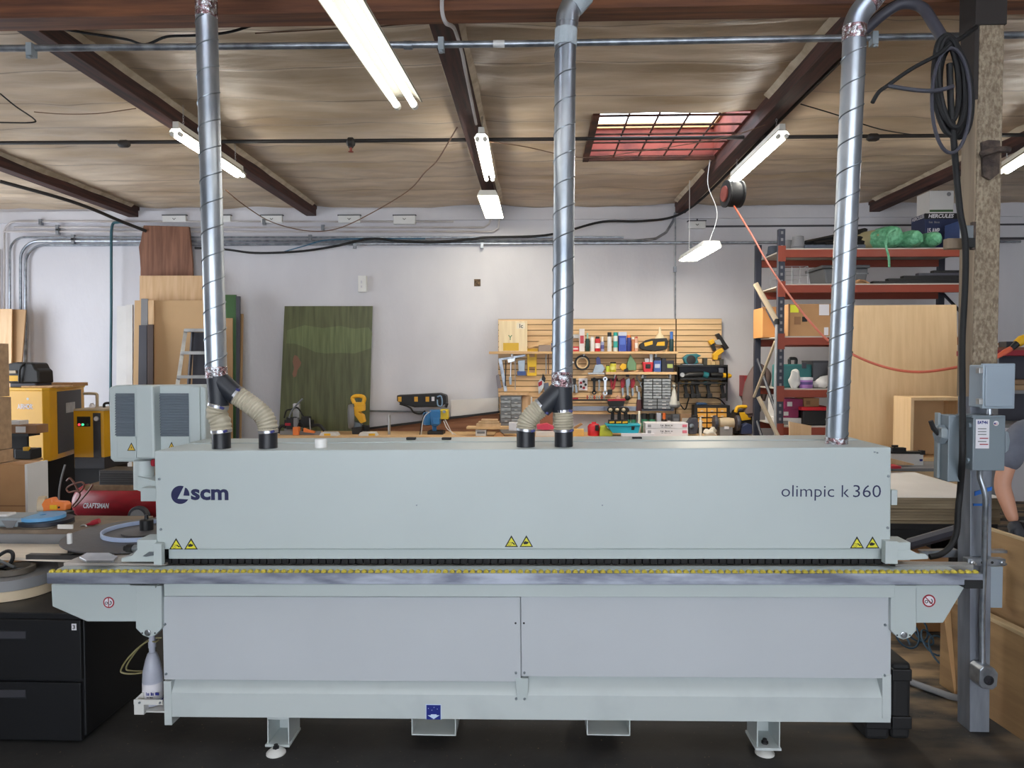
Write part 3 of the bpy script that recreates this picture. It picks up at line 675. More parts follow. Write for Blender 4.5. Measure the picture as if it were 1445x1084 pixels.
# bottle cradle on the left of the base
m_cr = paint('cradle_white', (214, 214, 210), .45)
cy = 3.36
for a in ((188.5, 988, 229, 995),): M().bxp(*a, cy, .006).out('cradle_bar', m_cr, mac, bevel=.001)
M().bxp(189, 994, 203, 1009, cy + .002, .05).out('cradle_bracket', m_cr, mac, bevel=.002)
M().pxprism([(189, 988), (200, 978), (202, 978), (203, 989)], cy + .04, .008).out('cradle_side', m_cr, mac)
M().box(XX(189, 1009, cy), XX(229, 1009, cy), cy + .02, cy + .17, ZZ(209, 1008.5, cy), ZZ(209, 1006.5, cy)).out('cradle_tray', m_cr, mac)
for q in ((197, 991.5), (226, 991.8)): bolt(q[0], q[1], cy, .006)
# feet
for x0, x1, xs, y0, y1 in ((377, 408, 395, 1014, 1053), (1068, 1101, 1083, 1017, 1058)):
    ym = (y0 + y1) / 2; a, b = XX(x0, ym, 3.38), XX(x1, ym, 3.38); zt_, zb_ = ZZ(x0, y0, 3.38), ZZ(x0, y1, 3.38); t_ = .006; dep = .16
    f = M().box(a, a + t_, 3.38, 3.38 + dep, zb_, zt_).box(b - t_, b, 3.38, 3.38 + dep, zb_, zt_).box(a, b, 3.38 + dep - t_, 3.38 + dep, zb_, zt_).box(a - .008, b + .004, 3.37, 3.38 + dep, zb_, zb_ + .012).box(a, b, 3.38, 3.38 + dep, zt_ - .006, zt_ + .01)
    ft = f.out('foot', m_dirty, mac, bevel=.0015)
    c = Vector(((a + b) / 2 + .006 * (1 if x0 < 700 else -1), PZ(x0, 1063, 0).y, 0)); M().lathe(c, [(.046, 0), (.046, .006), (.030, .02), (.014, .026)], 24).out('foot_pad', m_cr, ft, smooth=True)
    M().cyl(c + Vector((0, 0, .02)), c + Vector((0, 0, zb_ + .035)), .010, n=10).lathe(c + Vector((0, 0, zb_ + .012)), [(.016, 0), (.016, .012), (.010, .013)], 6).out('foot_screw', m_dk, ft)
for x0, x1 in ((580.5, 643.5), (828, 889.5)):
    a, b = XX(x0, 1027, 3.37), XX(x1, 1027, 3.37); zt_, zb_ = ZZ(x0, 1013, 3.37), ZZ(x0, 1038, 3.37); t_ = .006; dep = .45
    M().box(a, a + t_, 3.37, 3.37 + dep, zb_, zt_).box(b - t_, b, 3.37, 3.37 + dep, zb_, zt_).box(a, b, 3.37, 3.37 + dep, zb_, zb_ + t_).box(a, b, 3.37 + dep, 3.376 + dep, zb_, zt_).out('fork_pocket', m_dirty, mac, bevel=.002)
# swivelling control console seen from behind
YC = 4.02
con = M().pxprism([(153, 547), (162, 544), (280, 543), (290, 548), (290, 652), (160, 652), (155, 648)], YC, .14).out('control_console', m_mach, mac, bevel=.010)
M().bxp(161, 545.5, 192, 555, YC - .004, .01).out('console_frame', m_mach, con); M().bxp(165, 616, 192, 647, YC - .006, .01).out('console_cover', m_mach, con, bevel=.002); M().bxp(216, 616, 267, 647, YC - .006, .01).out('console_cover', m_mach, con, bevel=.002)
M().bxp(268, 546, 282, 652, YC - .014, .02).out('console_edge', m_mach, con, bevel=.004)
m_vent = paint('vent_grey', (110, 120, 130), .4)
for x0, x1 in ((163.5, 190), (216, 266.5)):
    v = M().bxp(x0, 555, x1, 616, YC - .002, .004)
    for k in range(16):
        y = 557 + k * 3.7; A, B = P(x0, y, YC), P(x1, y, YC)
        v.prism([A + Vector((0, -.002, .003)), A + Vector((0, -.011, -.006)), A + Vector((0, -.010, -.0075)), A + Vector((0, -.001, .001))], B - A)
    v.out('vent_grille', m_vent, con)
m_amb = paint('sign_amber', (222, 182, 66), .5)
for b in ((179.4, 624.5, 191.3, 636.3), (236.8, 623.5, 247.2, 635)): tri(b, YC - .006, 0, 0, 0, 'bolt').out('warning_sign', [m_dk, m_amb, m_dk], con, label='amber triangle with black lightning bolt')
M().pxprism([(190, 543.5), (215.5, 543.5), (218.5, 648), (192, 648)], YC - .075, .09).out('console_post', m_mach, con, bevel=.012)
M().lathe(Vector((XX(203, 650, YC - .02), YC - .02, ZZ(203, 690, YC - .03))), [(.055, 0), (.055, .08), (.053, .081), (.055, .082), (.055, .165), (.045, .167)], 24).out('console_pillar', m_mach, mac, smooth=True)
c = P(214, 653, YC - .05); M().lathe(c, [(.012, 0), (.022, .006), (.022, .02), (.012, .027)], 14, (1, 0, 0)).out('stop_button', m_red, mac, smooth=True, label='red round button')
M().pxprism([(193, 672), (222, 680), (222, 702), (193, 692)], YC - .09, .12).out('console_arm', m_mach, mac, bevel=.003)
M().box(XX(216, 690, YC - .03), x0h + .12, 3.86, YC + .02, ZZ(222, 700, YC), ZZ(222, 682, YC)).out('console_support', m_mach, mac, bevel=.003)
for q in (206, 210): M().bxp(q, 692.5, q + 2, 694, YC - .092, .004).out('console_arm_slot', m_dk, mac)
# internal body so that nothing is hollow behind the hood and the panels
mp(M().box(XX(236, 900, YM), XX(1180, 900, YM), YM + .02, YM + .55, ZZ(740, 957, YM) , ZZ(740, 800, YM) - .03), 'base_body', m_panel)
mp(M().box(XX(240, 800, 3.5), XX(1240, 800, 3.5), 3.60, 3.90, zr - .1, ZT - .2), 'machine_core', m_dk)
# ================================================================= BOTTLE IN ITS CRADLE, HOSES
m_hdpe = mat('bottle_translucent_plastic', (196, 200, 216), .35, trans=.15)
m_ink = paint('label_ink_blue', (40, 46, 130), .5)
bo = thing('bottle', 'white plastic bottle with a blue printed label in the machine cradle', 'bottle', Vector((XX(216, 1000, 3.45), 3.45, ZZ(210, 1006.5, 3.36))))
c = bo.location.copy(); zt_ = ZZ(216, 912, 3.45)
H = ZZ(216, 912, 3.45) - c.z
M().lathe(c, [(.036, 0.002), (.047, .008), (.0475, H * .30), (.0475, H * .46), (.044, H * .60), (.034, H * .76), (.022, H * .88), (.015, H * .90), (.015, H)], 28).out('bottle_body', m_hdpe, bo, smooth=True)
M().lathe(c, [(.0482, H * .14), (.0482, H * .40)], 28, caps=False).out('label', m_sw, bo, smooth=True, label='white paper label')
M().lathe(c, [(.0486, .022), (.0486, .032)], 28, caps=False).out('label_stripe', m_ink, bo, smooth=True)
for a0 in range(1): pass
M().lathe(c, [(.018, H * .98), (.018, H * 1.06), (.012, H * 1.18), (.011, H * 1.2)], 16).out('cap', m_hdpe, bo, smooth=True)
marks(206, 977.5, 217.5, 982, 3.45 - .0486, m_ink, bo, 7); marks(207, 984, 215.5, 985.6, 3.45 - .0486, m_dk, bo, 8); M().bxp(219, 978, 224, 981.5, 3.45 - .047, .004).out('label_bar', m_ink, bo)
m_hose = paint('hose_olive', (132, 124, 84), .5)
M().tube(smoothpath(pp((224, 903, 3.46), (219, 906, 3.44), (210, 905, 3.44), (198, 912, 3.42), (180, 930, 3.40), (171, 945, 3.40), (174, 950, 3.40), (190, 951, 3.42), (206, 948, 3.46), (214, 946, 3.52))), .0042, 6).out('thin_hose', m_hose, None, 'outer olive tube looped from the bottle in the machine cradle', 'hose', group='olive tubes looping from the bottle', smooth=True)
M().tube(smoothpath(pp((228, 900, 3.48), (212, 902, 3.46), (196, 915, 3.44), (183, 932, 3.43), (178, 944, 3.43), (186, 947, 3.44), (204, 947, 3.48), (212, 944, 3.54))), .0042, 6).out('thin_hose', m_hose, None, 'inner olive tube looped from the bottle in the machine cradle', 'hose', group='olive tubes looping from the bottle', smooth=True)
# banding roll lying on the reel plate
m_band = paint('band_pale_blue', (176, 192, 222), .4)
M().lathe(rc + Vector((.0, .015, 0)), [(.232, -.011), (.240, -.011), (.240, .012), (.232, .012), (.232, -.011)], 64, caps=False).out('edge_band_roll', m_band, None, 'pale blue edge banding roll lying on the dark reel plate', 'roll', smooth=True)
# ================================================================= SPIRAL DUCTS
m_duct = mat('duct_galvanised', (190, 197, 204), .36, metal=.92, scale=8, stretch=(1, 1, .5), col2=(152, 162, 174), bump=.03, bscale=20)
m_foil = mat('foil_tape', (206, 208, 214), .22, metal=.9, scale=50, col2=(150, 120, 124), bump=.8, bscale=45, lo=.45, hi=.55)
m_mastic = mat('duct_mastic', (196, 206, 212), .7, col2=(176, 188, 196), bump=.4, bscale=30)
m_wye = paint('wye_black', (40, 44, 52), .45)
m_flex = mat('flex_hose_beige', (190, 182, 162), .55, col2=(160, 152, 132))
m_clamp = mat('clamp_steel', (190, 192, 198), .3, metal=.85)
m_knob = paint('clamp_knob_blue', (44, 48, 116), .5)
def flex(pts, r, nr, parent, clamps=True):
    path = smoothpath(pts, 14); L = [0]
    for a, b in zip(path, path[1:]): L.append(L[-1] + (b - a).length)
    def at(s):
        s = max(0, min(L[-1], s))
        for i in range(len(L) - 1):
            if L[i + 1] >= s: t = (s - L[i]) / max(1e-9, L[i + 1] - L[i]); return path[i].lerp(path[i + 1], t)
        return path[-1]
    n = nr * 6; P_ = [at(L[-1] * i / n) for i in range(n + 1)]
    rr = [r * (1 + .055 * math.cos(2 * PI * i / 6)) if 4 < i < n - 4 else r * .985 for i in range(n + 1)]
    h = M().tube(P_, rr, 22).out('flex_hose', m_flex, parent, smooth=True)
    for i, d in ((3, 1), (n - 3, -1)):
        t_ = (P_[i + 1] - P_[i - 1]).normalized(); cl = M().cyl(P_[i] - t_ * .007, P_[i] + t_ * .007, r * 1.03, n=22).out('hose_clamp', m_clamp, h, smooth=True)
        side = t_.cross(Vector((0, 1, 0))).normalized() * (1 if d > 0 else -1)
        if side.x < 0: side = -side
        k = P_[i] - Vector((0, r * .75, 0)) + side * r * .75
        M().obox(k, (.020, .012, .012), (0, .4 * d, 0)).out('clamp_screw', m_knob, h, bevel=.002)
    return h
def duct(a, b, r, ext, label, pitch=.130):
    """straight spiral pipe from a (bottom) to b (top), then extra pieces"""
    o = thing('dust_duct', label, 'duct', a, 'spiral dust ducts rising from the machine')
    a, b = Vector(a), Vector(b); d = b - a; L_ = d.length; d.normalize()
    M().cyl(a, b, r, n=36).out('duct_pipe', m_duct, o, smooth=True)
    u = d.cross(Vector((0, 1, 0))).normalized(); v = d.cross(u)
    n = int(L_ / pitch * 28)
    M().tube([a + d * (pitch * i / 28) + (u * math.cos(2 * PI * i / 28) + v * math.sin(2 * PI * i / 28)) * (r + .0003) for i in range(n)], .0034, 5).out('spiral_seam', m_bolt, o, smooth=True)
    return o, a, b, d
YD = 3.5
# left
o, a, b, d = duct(P(305, 520, YD), P(291.5, 25, YD), .0515, None, 'left shiny spiral duct with black wye and beige hoses')
M().cyl(P(306, 533, YD), P(305, 518, YD), .0528, n=32).out('foil_tape', m_foil, o, smooth=True)
M().cyl(P(291.5, 26, YD), P(291, 2, YD), .0528, n=32).out('foil_tape', m_foil, o, smooth=True)
M().tube(smoothpath(pp((291, 3, YD), (291, -14, YD), (300, -40, YD), (330, -60, YD))), .0515, 28).out('duct_elbow', m_duct, o, smooth=True)
M().cyl(P(307, 531, YD), P(309, 573, YD), .053, .048, 28).cyl(P(306, 534, YD), P(335, 560, YD), .050, .049, 28).out('wye_fitting', m_wye, o, smooth=True)
flex(pp((308.5, 570, YD), (306, 584, YD), (311, 596, YD), (312.5, 611, YD)), .050, 8, o)
flex(pp((333, 557, YD), (352, 570, YD), (370, 585, YD), (377, 598, YD), (378.5, 611, YD)), .048, 17, o)
# middle
o, a, b, d = duct(P(793.5, 530, YD), P(798, 62, YD), .0515, None, 'middle shiny spiral duct whose wye turns left to the machine')
M().cyl(P(793, 546, YD), P(793.5, 525, YD), .0528, n=32).out('foil_tape', m_foil, o, smooth=True)
M().cyl(P(798, 66, YD), P(799, 42, YD), .0545, n=32).out('mastic_collar', m_mastic, o, smooth=True)
M().tube(pp((799, 46, YD), (799.5, 38, YD), (800, 34, YD), (800, 30, YD)), .0530, 28).out('duct_elbow', m_duct, o, smooth=True)
M().tube(smoothpath(pp((800, 34, YD), (802, 20, YD), (812, 2, YD), (832, -18, YD), (860, -40, YD))), .055, 28).out('duct_elbow', m_duct, o, smooth=True)
M().tube(pp((808, 9, YD), (824, -9, YD)), .0575, 28).out('mastic_collar', m_mastic, o, smooth=True)
M().cyl(P(792.5, 545, YD), P(794, 582, YD), .053, .050, 28).cyl(P(793, 547, YD), P(764, 577, YD), .050, .049, 28).out('wye_fitting', m_wye, o, smooth=True)
flex(pp((794, 578, YD), (794.5, 587, YD), (795, 597, YD), (795.5, 609, YD)), .049, 8, o)
flex(pp((766, 573, YD), (752, 585, YD), (744, 596, YD), (742, 608, YD)), .047, 12, o)
# right
o, a, b, d = duct(P(1180, 627, 3.56), P(1206, 52, 3.38), .0515, None, 'right shiny spiral duct standing straight on the hood')
M().cyl(P(1180, 629, 3.56), P(1180.5, 616, 3.555), .0535, n=32).out('foil_tape', m_foil, o, smooth=True)
M().cyl(P(1205, 58, 3.38), P(1206, 38, 3.38), .0530, n=32).out('foil_tape', m_foil, o, smooth=True)
M().tube(smoothpath(pp((1206, 44, 3.38), (1207, 34, 3.38), (1214, 18, 3.38), (1232, -4, 3.38), (1256, -30, 3.38))), .0515, 28).out('duct_elbow', m_duct, o, smooth=True)
M().tube(pp((1222, 8, 3.38), (1232, -4, 3.38)), .053, 28).out('foil_tape', m_foil, o, smooth=True)
# ================================================================= LEFT SIDE
def pane(tl, tr, bl, br, Yt, Yb, th=.02, zb=0.0):
    """a board leaning on the wall: pixel corners tl/tr at depth Yt, foot on zb at depth Yb; bl/br are pixels further down its edges"""
    def edge(t, b):
        T = P(t[0], t[1], Yt); n = Vector((0, T.z - zb, Yb - Yt * 1.0)); n = Vector((0, (T.z - zb), (Yb - Yt)))   # plane normal in YZ
        d = ray(*b); k = (T - CAM).dot(n) / d.dot(n); B = CAM + d * k
        if abs(B.z - T.z) < 1e-4: return T, B
        s = (zb - T.z) / (B.z - T.z); return T, T + (B - T) * s
    a, d_ = edge(tl, bl); b, c = edge(tr, br)
    n = (b - a).cross(d_ - a).normalized()
    if n.y < 0: n = -n
    return a, b, c, d_, n * th
def board(tl, tr, bl, br, Yt, Yb, m, name, label, cat, th=.02, group=None, zb=0.0, **k):
    a, b, c, d, n = pane(tl, tr, bl, br, Yt, Yb, th, zb)
    return M().prism([a, b, c, d], n).out(name, m, None, label, cat, group, bevel=.002, **k)
m_maple = wood('maple_ply', (216, 182, 142), (202, 164, 122))
m_mdf = mat('mdf_tan', (204, 168, 124), .7, var=.03, scale=2)
m_mdf2 = mat('mdf_brown', (176, 140, 100), .7, var=.04, scale=2)
m_slab = wood('walnut_slab', (142, 98, 76), (110, 72, 54))
m_card = mat('cardboard', (182, 140, 98), .8, scale=3, col2=(168, 126, 86))
m_card2 = mat('cardboard_dark', (150, 110, 76), .8, scale=3, col2=(132, 96, 66))
m_lam = paint('laminate_white', (214, 212, 210), .5)
m_lamg = paint('laminate_grey', (128, 128, 130), .5)
m_lamd = paint('laminate_dark', (66, 66, 76), .5)
m_brownd = paint('laminate_brown', (70, 54, 48), .5)
m_green = wood('board_green', (98, 102, 70), (76, 80, 54), 'z', .35)
m_greenb = paint('board_green_edge', (60, 96, 52), .5)
m_alu = mat('ladder_aluminium', (188, 190, 190), .4, metal=.6, col2=(160, 160, 160))
m_yellow = paint('cabinet_yellow', (226, 168, 28), .4)
m_yellow2 = paint('tool_yellow', (232, 178, 32), .45)
m_char = paint('panel_charcoal', (54, 54, 60), .5)
m_beige = paint('beige_metal', (196, 178, 150), .5)
G = 'boards leaning on the wall behind the left duct'
board((165, 432), (178, 432), (164, 540), (178, 540), 9.62, 9.35, m_lam, 'panel', 'narrow white panel leftmost of the leaning boards', 'panel', .015, G)
board((177, 430), (187, 430), (177, 540), (187, 540), 9.60, 9.33, m_lam, 'panel', 'narrow white panel just left of the big tan board', 'panel', .03, G)
a, b, c, d, n = pane((199, 318), (270, 320), (198, 400), (272, 400), 9.72, 9.58, .04)
def mixp(u, v): return (a.lerp(b, u)).lerp(d.lerp(c, u), v)
M().prism([mixp(.05, 0), mixp(.95, 0), mixp(.97, .05), mixp(1, .12), mixp(1, 1), mixp(0, 1), mixp(0, .16), mixp(-.02, .11), mixp(-.04, .08), mixp(.0, .055), mixp(.02, .03)], n).out('wood_slab', m_slab, None, 'dark brown live edge slab sticking up tallest behind the left duct', 'board', G, bevel=.003)
board((197, 389), (287, 389), (197, 420), (287, 420), 9.60, 9.45, m_maple, 'plywood_sheet', 'pinkish maple sheet in front of the dark slab', 'board', .02, G)
board((190, 424), (296, 424), (188, 540), (296, 540), 9.50, 9.30, m_mdf, 'plywood_sheet', 'big tan sheet with the stepladder standing before it', 'board', .02, G)
board((209, 424), (217, 424), (209, 540), (217, 540), 9.42, 9.20, m_maple, 'wood_strip', 'pale wood strip beside the grey strip on the big tan sheet', 'board', .02, G)
board((199, 421.5), (208.5, 421.5), (198, 540), (208, 540), 9.43, 9.21, m_lamg, 'wood_strip', 'grey strip standing before the tan sheet', 'board', .02, G)
board((196, 459), (207, 459), (195, 540), (207, 540), 9.36, 9.12, m_lamd, 'wood_strip', 'dark slate strip before the tan sheet', 'board', .03, G)
board((207.5, 458), (216, 458), (208, 540), (216, 540), 9.35, 9.11, m_brownd, 'wood_strip', 'dark brown strip before the tan sheet', 'board', .03, G)
board((317, 416), (333, 416), (318, 560), (333, 560), 9.55, 9.35, m_greenb, 'panel', 'green edged board right behind the left duct', 'panel', .03, G)
board((333, 418), (338.5, 418), (333, 560), (337, 560), 9.52, 9.34, m_lamd, 'panel', 'thin black board between green and brown boards', 'panel', .03, G)
board((318, 449), (328, 449), (318, 560), (328, 560), 9.44, 9.24, m_mdf2, 'panel', 'tan plank in front of the green edged board', 'panel', .02, G)
board((337, 443), (343, 443), (336, 560), (341, 560), 9.60, 9.40, m_mdf2, 'panel', 'thin brown board rightmost of the leaning boards', 'panel', .02, G)
# green sheet with a bare patch
gs = board((401.5, 432), (525.5, 432), (395, 580), (521.5, 580), 9.80, 9.70, m_green, 'green_sheet', 'large worn dark green sheet leaning on the white wall', 'panel', .018)
a, b, c, d, n = pane((401.5, 432), (525.5, 432), (395, 580), (521.5, 580), 9.80, 9.70, .018)
def onp(px, py, off=.002):
    nn = n.normalized(); dd = ray(px, py); k = (a - nn * off - CAM).dot(nn) / dd.dot(nn); return CAM + dd * k
m_bare = paint('bare_brown', (134, 96, 76), .6)
m_lgreen = wood('board_green_light', (112, 122, 82), (88, 96, 62), 'z', .35)
top = [(404, 485), (416, 485), (430, 490), (445, 497), (460, 499), (480, 498), (500, 499), (516, 494), (524, 491), (525, 470), (520, 462), (500, 464), (480, 460), (455, 463), (430, 459), (405, 466)]
M().prism([onp(x, y, .001) for x, y in top], n.normalized() * .0006).out('worn_band', m_lgreen, gs, label='lighter green worn band')
M().prism([onp(x, y) for x, y in [(416, 501), (420, 503), (425, 512), (424, 516), (420, 522), (418, 531), (414, 533), (412.5, 528), (415, 520), (413, 511), (414, 504)]], n.normalized() * .001).out('bare_patch', m_bare, gs, label='bare brown patch')
# stepladder
ld = thing('stepladder', 'aluminium stepladder folded against the tan sheet behind the left duct', 'ladder', P(275, 640, 8.9))
for (xt, xb, nm) in ((262, 242, 0), (298, 316, 1)):
    t_, q = P(xt, 466, 9.1), P(xb, 600, 8.7); q2 = t_ + (q - t_) * (t_.z / (t_.z - q.z))
    M().tube([t_, q2], .032, 4).out('rail', m_alu, ld)
for y in (466, 498, 532, 566, 600):
    k = (y - 466) / 134.; x0, x1 = 262 - 20 * k, 298 + 18 * k; Y = 9.08 - .4 * k
    M().bxp(x0 - 2, y - 2.2, x1 + 2, y + 2.2, Y - .04, .10).out('step', m_alu, ld)
for xt, xb in ((272, 262), (292, 300)):
    t_, q = P(xt, 468, 9.14), P(xb, 600, 9.12); q2 = t_ + (q - t_) * (t_.z / (t_.z - q.z)); M().tube([t_, q2], .022, 4).out('back_rail', m_lamd, ld)
M().prism([P(273, 469, 9.18), P(292, 469, 9.18), P(296, 600, 9.16), P(270, 600, 9.16)], (0, .012, 0)).out('back_panel', m_lamd, ld)
# boards at the far left
board((-20, 436), (17, 436), (-20, 520), (16, 520), 9.55, 9.30, m_maple, 'plywood_sheet', 'leftmost maple board leaning over the pipe bends', 'board', .02, 'maple boards at the far left')
board((17.5, 436.5), (36.5, 437), (17, 520), (30, 520), 9.60, 9.36, m_mdf2, 'plywood_sheet', 'brown maple board beside the leftmost one, right edge slanting', 'board', .02, 'maple boards at the far left')
# tall plywood cabinet at the frame edge
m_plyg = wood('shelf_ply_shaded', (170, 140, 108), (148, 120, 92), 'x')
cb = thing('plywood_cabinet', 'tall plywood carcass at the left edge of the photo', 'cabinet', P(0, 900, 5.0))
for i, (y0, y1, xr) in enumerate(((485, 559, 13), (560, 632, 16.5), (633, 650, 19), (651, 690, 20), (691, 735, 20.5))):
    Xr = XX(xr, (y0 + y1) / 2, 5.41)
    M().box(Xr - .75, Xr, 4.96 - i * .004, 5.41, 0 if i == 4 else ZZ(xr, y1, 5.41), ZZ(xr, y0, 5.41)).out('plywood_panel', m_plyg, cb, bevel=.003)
# screw compressor
zt, zb = 1.575, .77
ac = thing('air_compressor', 'big yellow and black screw compressor cabinet beside the left wall boards', 'compressor', P(70, 690, 8.2))
def plan(pts, z0, z1, Y0=None): return [Vector((P(px, 560, Y).x, Y, z0)) for px, Y in pts]
pl = [(0, 7.86), (60, 7.80), (70, 7.86), (79, 8.0), (119, 8.85)]
A = plan(pl, zb, zt); A.append(Vector((A[0].x, 8.85, zb)))
M().prism(A, (0, 0, zt - zb)).out('cabinet_body', m_yellow, ac, bevel=.008)
A2 = [p + Vector((0, 0, zt - zb)) for p in A]
M().prism([p + (p - A2[2]) * .03 for p in A2], (0, 0, .03)).out('cabinet_lid', m_yellow2, ac, bevel=.006)
p, q = A[3], A[4]; nn = (q - p).cross(Vector((0, 0, 1))).normalized()
M().prism([p.lerp(q, .03) + nn * .006 + Vector((0, 0, .06)), p.lerp(q, .86) + nn * .006 + Vector((0, 0, .06)), p.lerp(q, .86) + nn * .006 + Vector((0, 0, .785)), p.lerp(q, .03) + nn * .006 + Vector((0, 0, .785))], -nn * .02).out('side_panel', m_char, ac)
u = lambda s, z: p.lerp(q, s) + nn * .008 + Vector((0, 0, z))
M().prism([u(.3, .52), u(.62, .52), u(.62, .64), u(.3, .64)], -nn * .01).out('instruction_plate', m_alu, ac, label='small silver plate')
for c_ in ((40, 563),): cc = P(c_[0], c_[1], 7.83); M().cyl(cc, cc - Vector((0, .012, 0)), .014, n=12).out('lock', m_alu, ac)
text('AIRHORSE', 24.5, 570, 51, 577.5, 7.815, m_sw, ac, bold=.03, label='white brand lettering')
M().box(A[0].x + .02, A[4].x - .05, 7.95, 8.8, .0, zb).out('stand', m_dk, ac, bevel=.01)
o = thing('tool_bag', 'black tool bag with yellow pocket on the grey case', 'bag', P(35, 543, 8.35)); zc = ZZ(35, 541, 8.3)
M().pxprism([(10, 513), (24, 511), (46, 512), (50, 520), (54, 523), (55, 541), (10, 541)], 7.98, .26).out('bag_body', m_black, o, bevel=.02)
M().bxp(11, 530, 26, 538, 7.965, .02).out('bag_pocket', m_yellow2, o, bevel=.004); M().bxp(12, 523, 22, 527, 7.965, .02).out('bag_tag', m_beige, o, bevel=.002)
M().tube(smoothpath(pp((27, 540, 7.96), (28, 522, 7.95), (34, 514, 7.98), (42, 513, 8.03))), .012, 6).out('bag_strap', m_rubber, o, smooth=True)
M().bxp(14, 541, 50, 554.0, 7.97, .28, z0=zt + .03).out('grey_case', m_lamd, None, 'slate grey case under the black tool bag', 'case', bevel=.008)
o = thing('cardboard_box', 'flat open cardboard box on the yellow compressor', 'box', P(75, 552, 8.2)); M().bxp(50, 540.5, 102, 551, 8.35, .3, z0=zt + .031).out('carton', m_card, o, bevel=.002)
M().bxp(50, 540.2, 64, 551, 8.335, .014, z0=zt + .031).out('carton_flap', m_card2, o)
M().bxp(30, 551.5, 74, 553.5, 7.9, .36, z0=zt + .031, z1=zt + .05).out('plywood_offcut', m_maple, None, 'thin plywood offcut lying on the yellow compressor', 'board')
# dryer
dr = thing('air_dryer', 'small yellow and black air dryer with gauge and round buttons', 'dryer', P(128, 662, 8.35))
M().bxp(104, 579, 147, 661, 8.2, .5).out('dryer_body', m_yellow, dr, bevel=.008)
M().bxp(104, 577, 148, 580, 8.19, .52).out('dryer_lid', m_beige, dr, bevel=.004)
M().bxp(131.5, 583, 142, 645.5, 8.194, .02).out('dark_stripe', m_char, dr); M().bxp(105, 645.5, 147.5, 661.5, 8.192, .5).out('dark_base', m_char, dr, bevel=.004)
M().bxp(108.5, 588, 127, 602, 8.192, .02).out('control_panel', m_black, dr, bevel=.002)
m_glr = mat('indicator_red', (230, 60, 70), .4, emit=2.0, var=0); m_glg = mat('indicator_green', (70, 220, 150), .4, emit=1.6, var=0)
for x, mm_ in ((112, m_glr), (117, m_glg), (123.5, m_greenb)):
    cc = P(x, 599.3, 8.19); M().lathe(cc, [(.014, 0), (.014, -.008), (.008, -.012)], 12, (0, 1, 0)).out('button', mm_, dr, smooth=True)
cc = P(136.5, 591, 8.19); M().lathe(cc, [(.03, 0), (.03, -.012), (.027, -.014)], 20, (0, 1, 0)).out('gauge', m_alu, dr, smooth=True); M().cyl(cc - Vector((0, .0142, 0)), cc - Vector((0, .016, 0)), .024, n=20).out('gauge_face', m_sw, dr)
M().box(XX(104, 661, 8.2), XX(147, 661, 8.2), 8.22, 8.68, 0, ZZ(125, 661, 8.2)).out('stand', m_dk, dr)
M().tube(smoothpath(pp((118, 555.5, 8.6), (130, 555.5, 8.6), (136, 556.5, 8.6), (137, 561, 8.6), (137, 577, 8.6))), .018, 8).out('pipe', m_beige, None, 'beige pipe joining the compressor and the dryer', 'pipe', smooth=True)
o = thing('pipe', 'short black elbow pipe on the dryer', 'pipe', P(150, 577, 8.5)); M().tube(smoothpath(pp((147, 577, 8.45), (147, 571, 8.45), (150, 569, 8.45), (158, 569, 8.45))), .015, 8).out('pipe_run', m_black, o, smooth=True)
cc = P(130, 577, 8.4); M().lathe(cc, [(.03, 0), (.03, .05), (.015, .06), (.015, .07)], 12).out('valve', m_sw, None, 'white valve cap on the dryer top', 'valve', smooth=True)
# red portable compressor on the floor
rc_ = thing('air_compressor', 'dirty red tank compressor with a black ribbed motor cover', 'compressor', P(165, 740, 7.7))
YR = 7.7
zc_ = ZZ(165, 708, YR); x0, x1 = XX(110, 708, YR), XX(226, 708, YR); R_ = .195
m_tank = mat('tank_red', (150, 24, 38), .35, scale=5, stretch=(1, 1, 3), col2=(128, 20, 32))
M().lathe((x0, YR, zc_), [(.02, 0), (.10, .008), (.16, .035), (R_, .10), (R_, x1 - x0 - .1), (.16, x1 - x0 - .035), (.10, x1 - x0 - .008), (.02, x1 - x0)], 32, (1, 0, 0)).out('tank', m_tank, rc_, smooth=True)
m_dust = mat('dust_brown', (132, 108, 82), .9, scale=12, col2=(110, 86, 66))
M().box(x0 + .16, x1 - .2, YR - .13, YR + .13, zc_ + R_ * .72, zc_ + R_ + .01).out('deck', m_dust, rc_, bevel=.01)
xa, xb = XX(140, 680, YR - .1), XX(193, 680, YR - .1); zd, ze = ZZ(165, 703, YR - .1), ZZ(165, 664, YR - .1)
b = M().box(xa, xb, YR - .1, YR + .2, zd, ze)
for k in range(9):
    z = zd + .07 + k * (ze - zd - .08) / 9; b.box(xa + .01, xb - .01, YR - .108, YR - .09, z, z + .012)
b.out('motor_cover', paint('cover_charcoal', (62, 60, 60), .5), rc_, bevel=.004)
M().bxp(140, 696.5, 191, 701, YR - .108, .01).out('cover_stripe', m_tank, rc_)
marks(168, 695, 190, 699.5, YR - .112, m_sw, rc_, 9)
text('CRAFTSMAN', 117.5, 710, 154, 717.5, YR - .197, m_sw, rc_, bold=.03, shear=.25)
cc = P(196, 729, YR - .21); M().lathe(cc, [(.03, -.03), (.105, -.03), (.115, -.015), (.115, .025), (.03, .03)], 28, (0, 1, 0)).out('wheel', m_char, rc_, smooth=True); M().lathe(cc, [(.001, -.034), (.08, -.034), (.08, -.028)], 20, (0, 1, 0)).out('wheel_hub', m_lamg, rc_, smooth=True)
M().box(x0 + .12, x0 + .2, YR - .12, YR + .12, 0, zc_ - R_ * .8).out('foot', m_tank, rc_)
m_copper = paint('hose_brown', (122, 76, 64), .5)
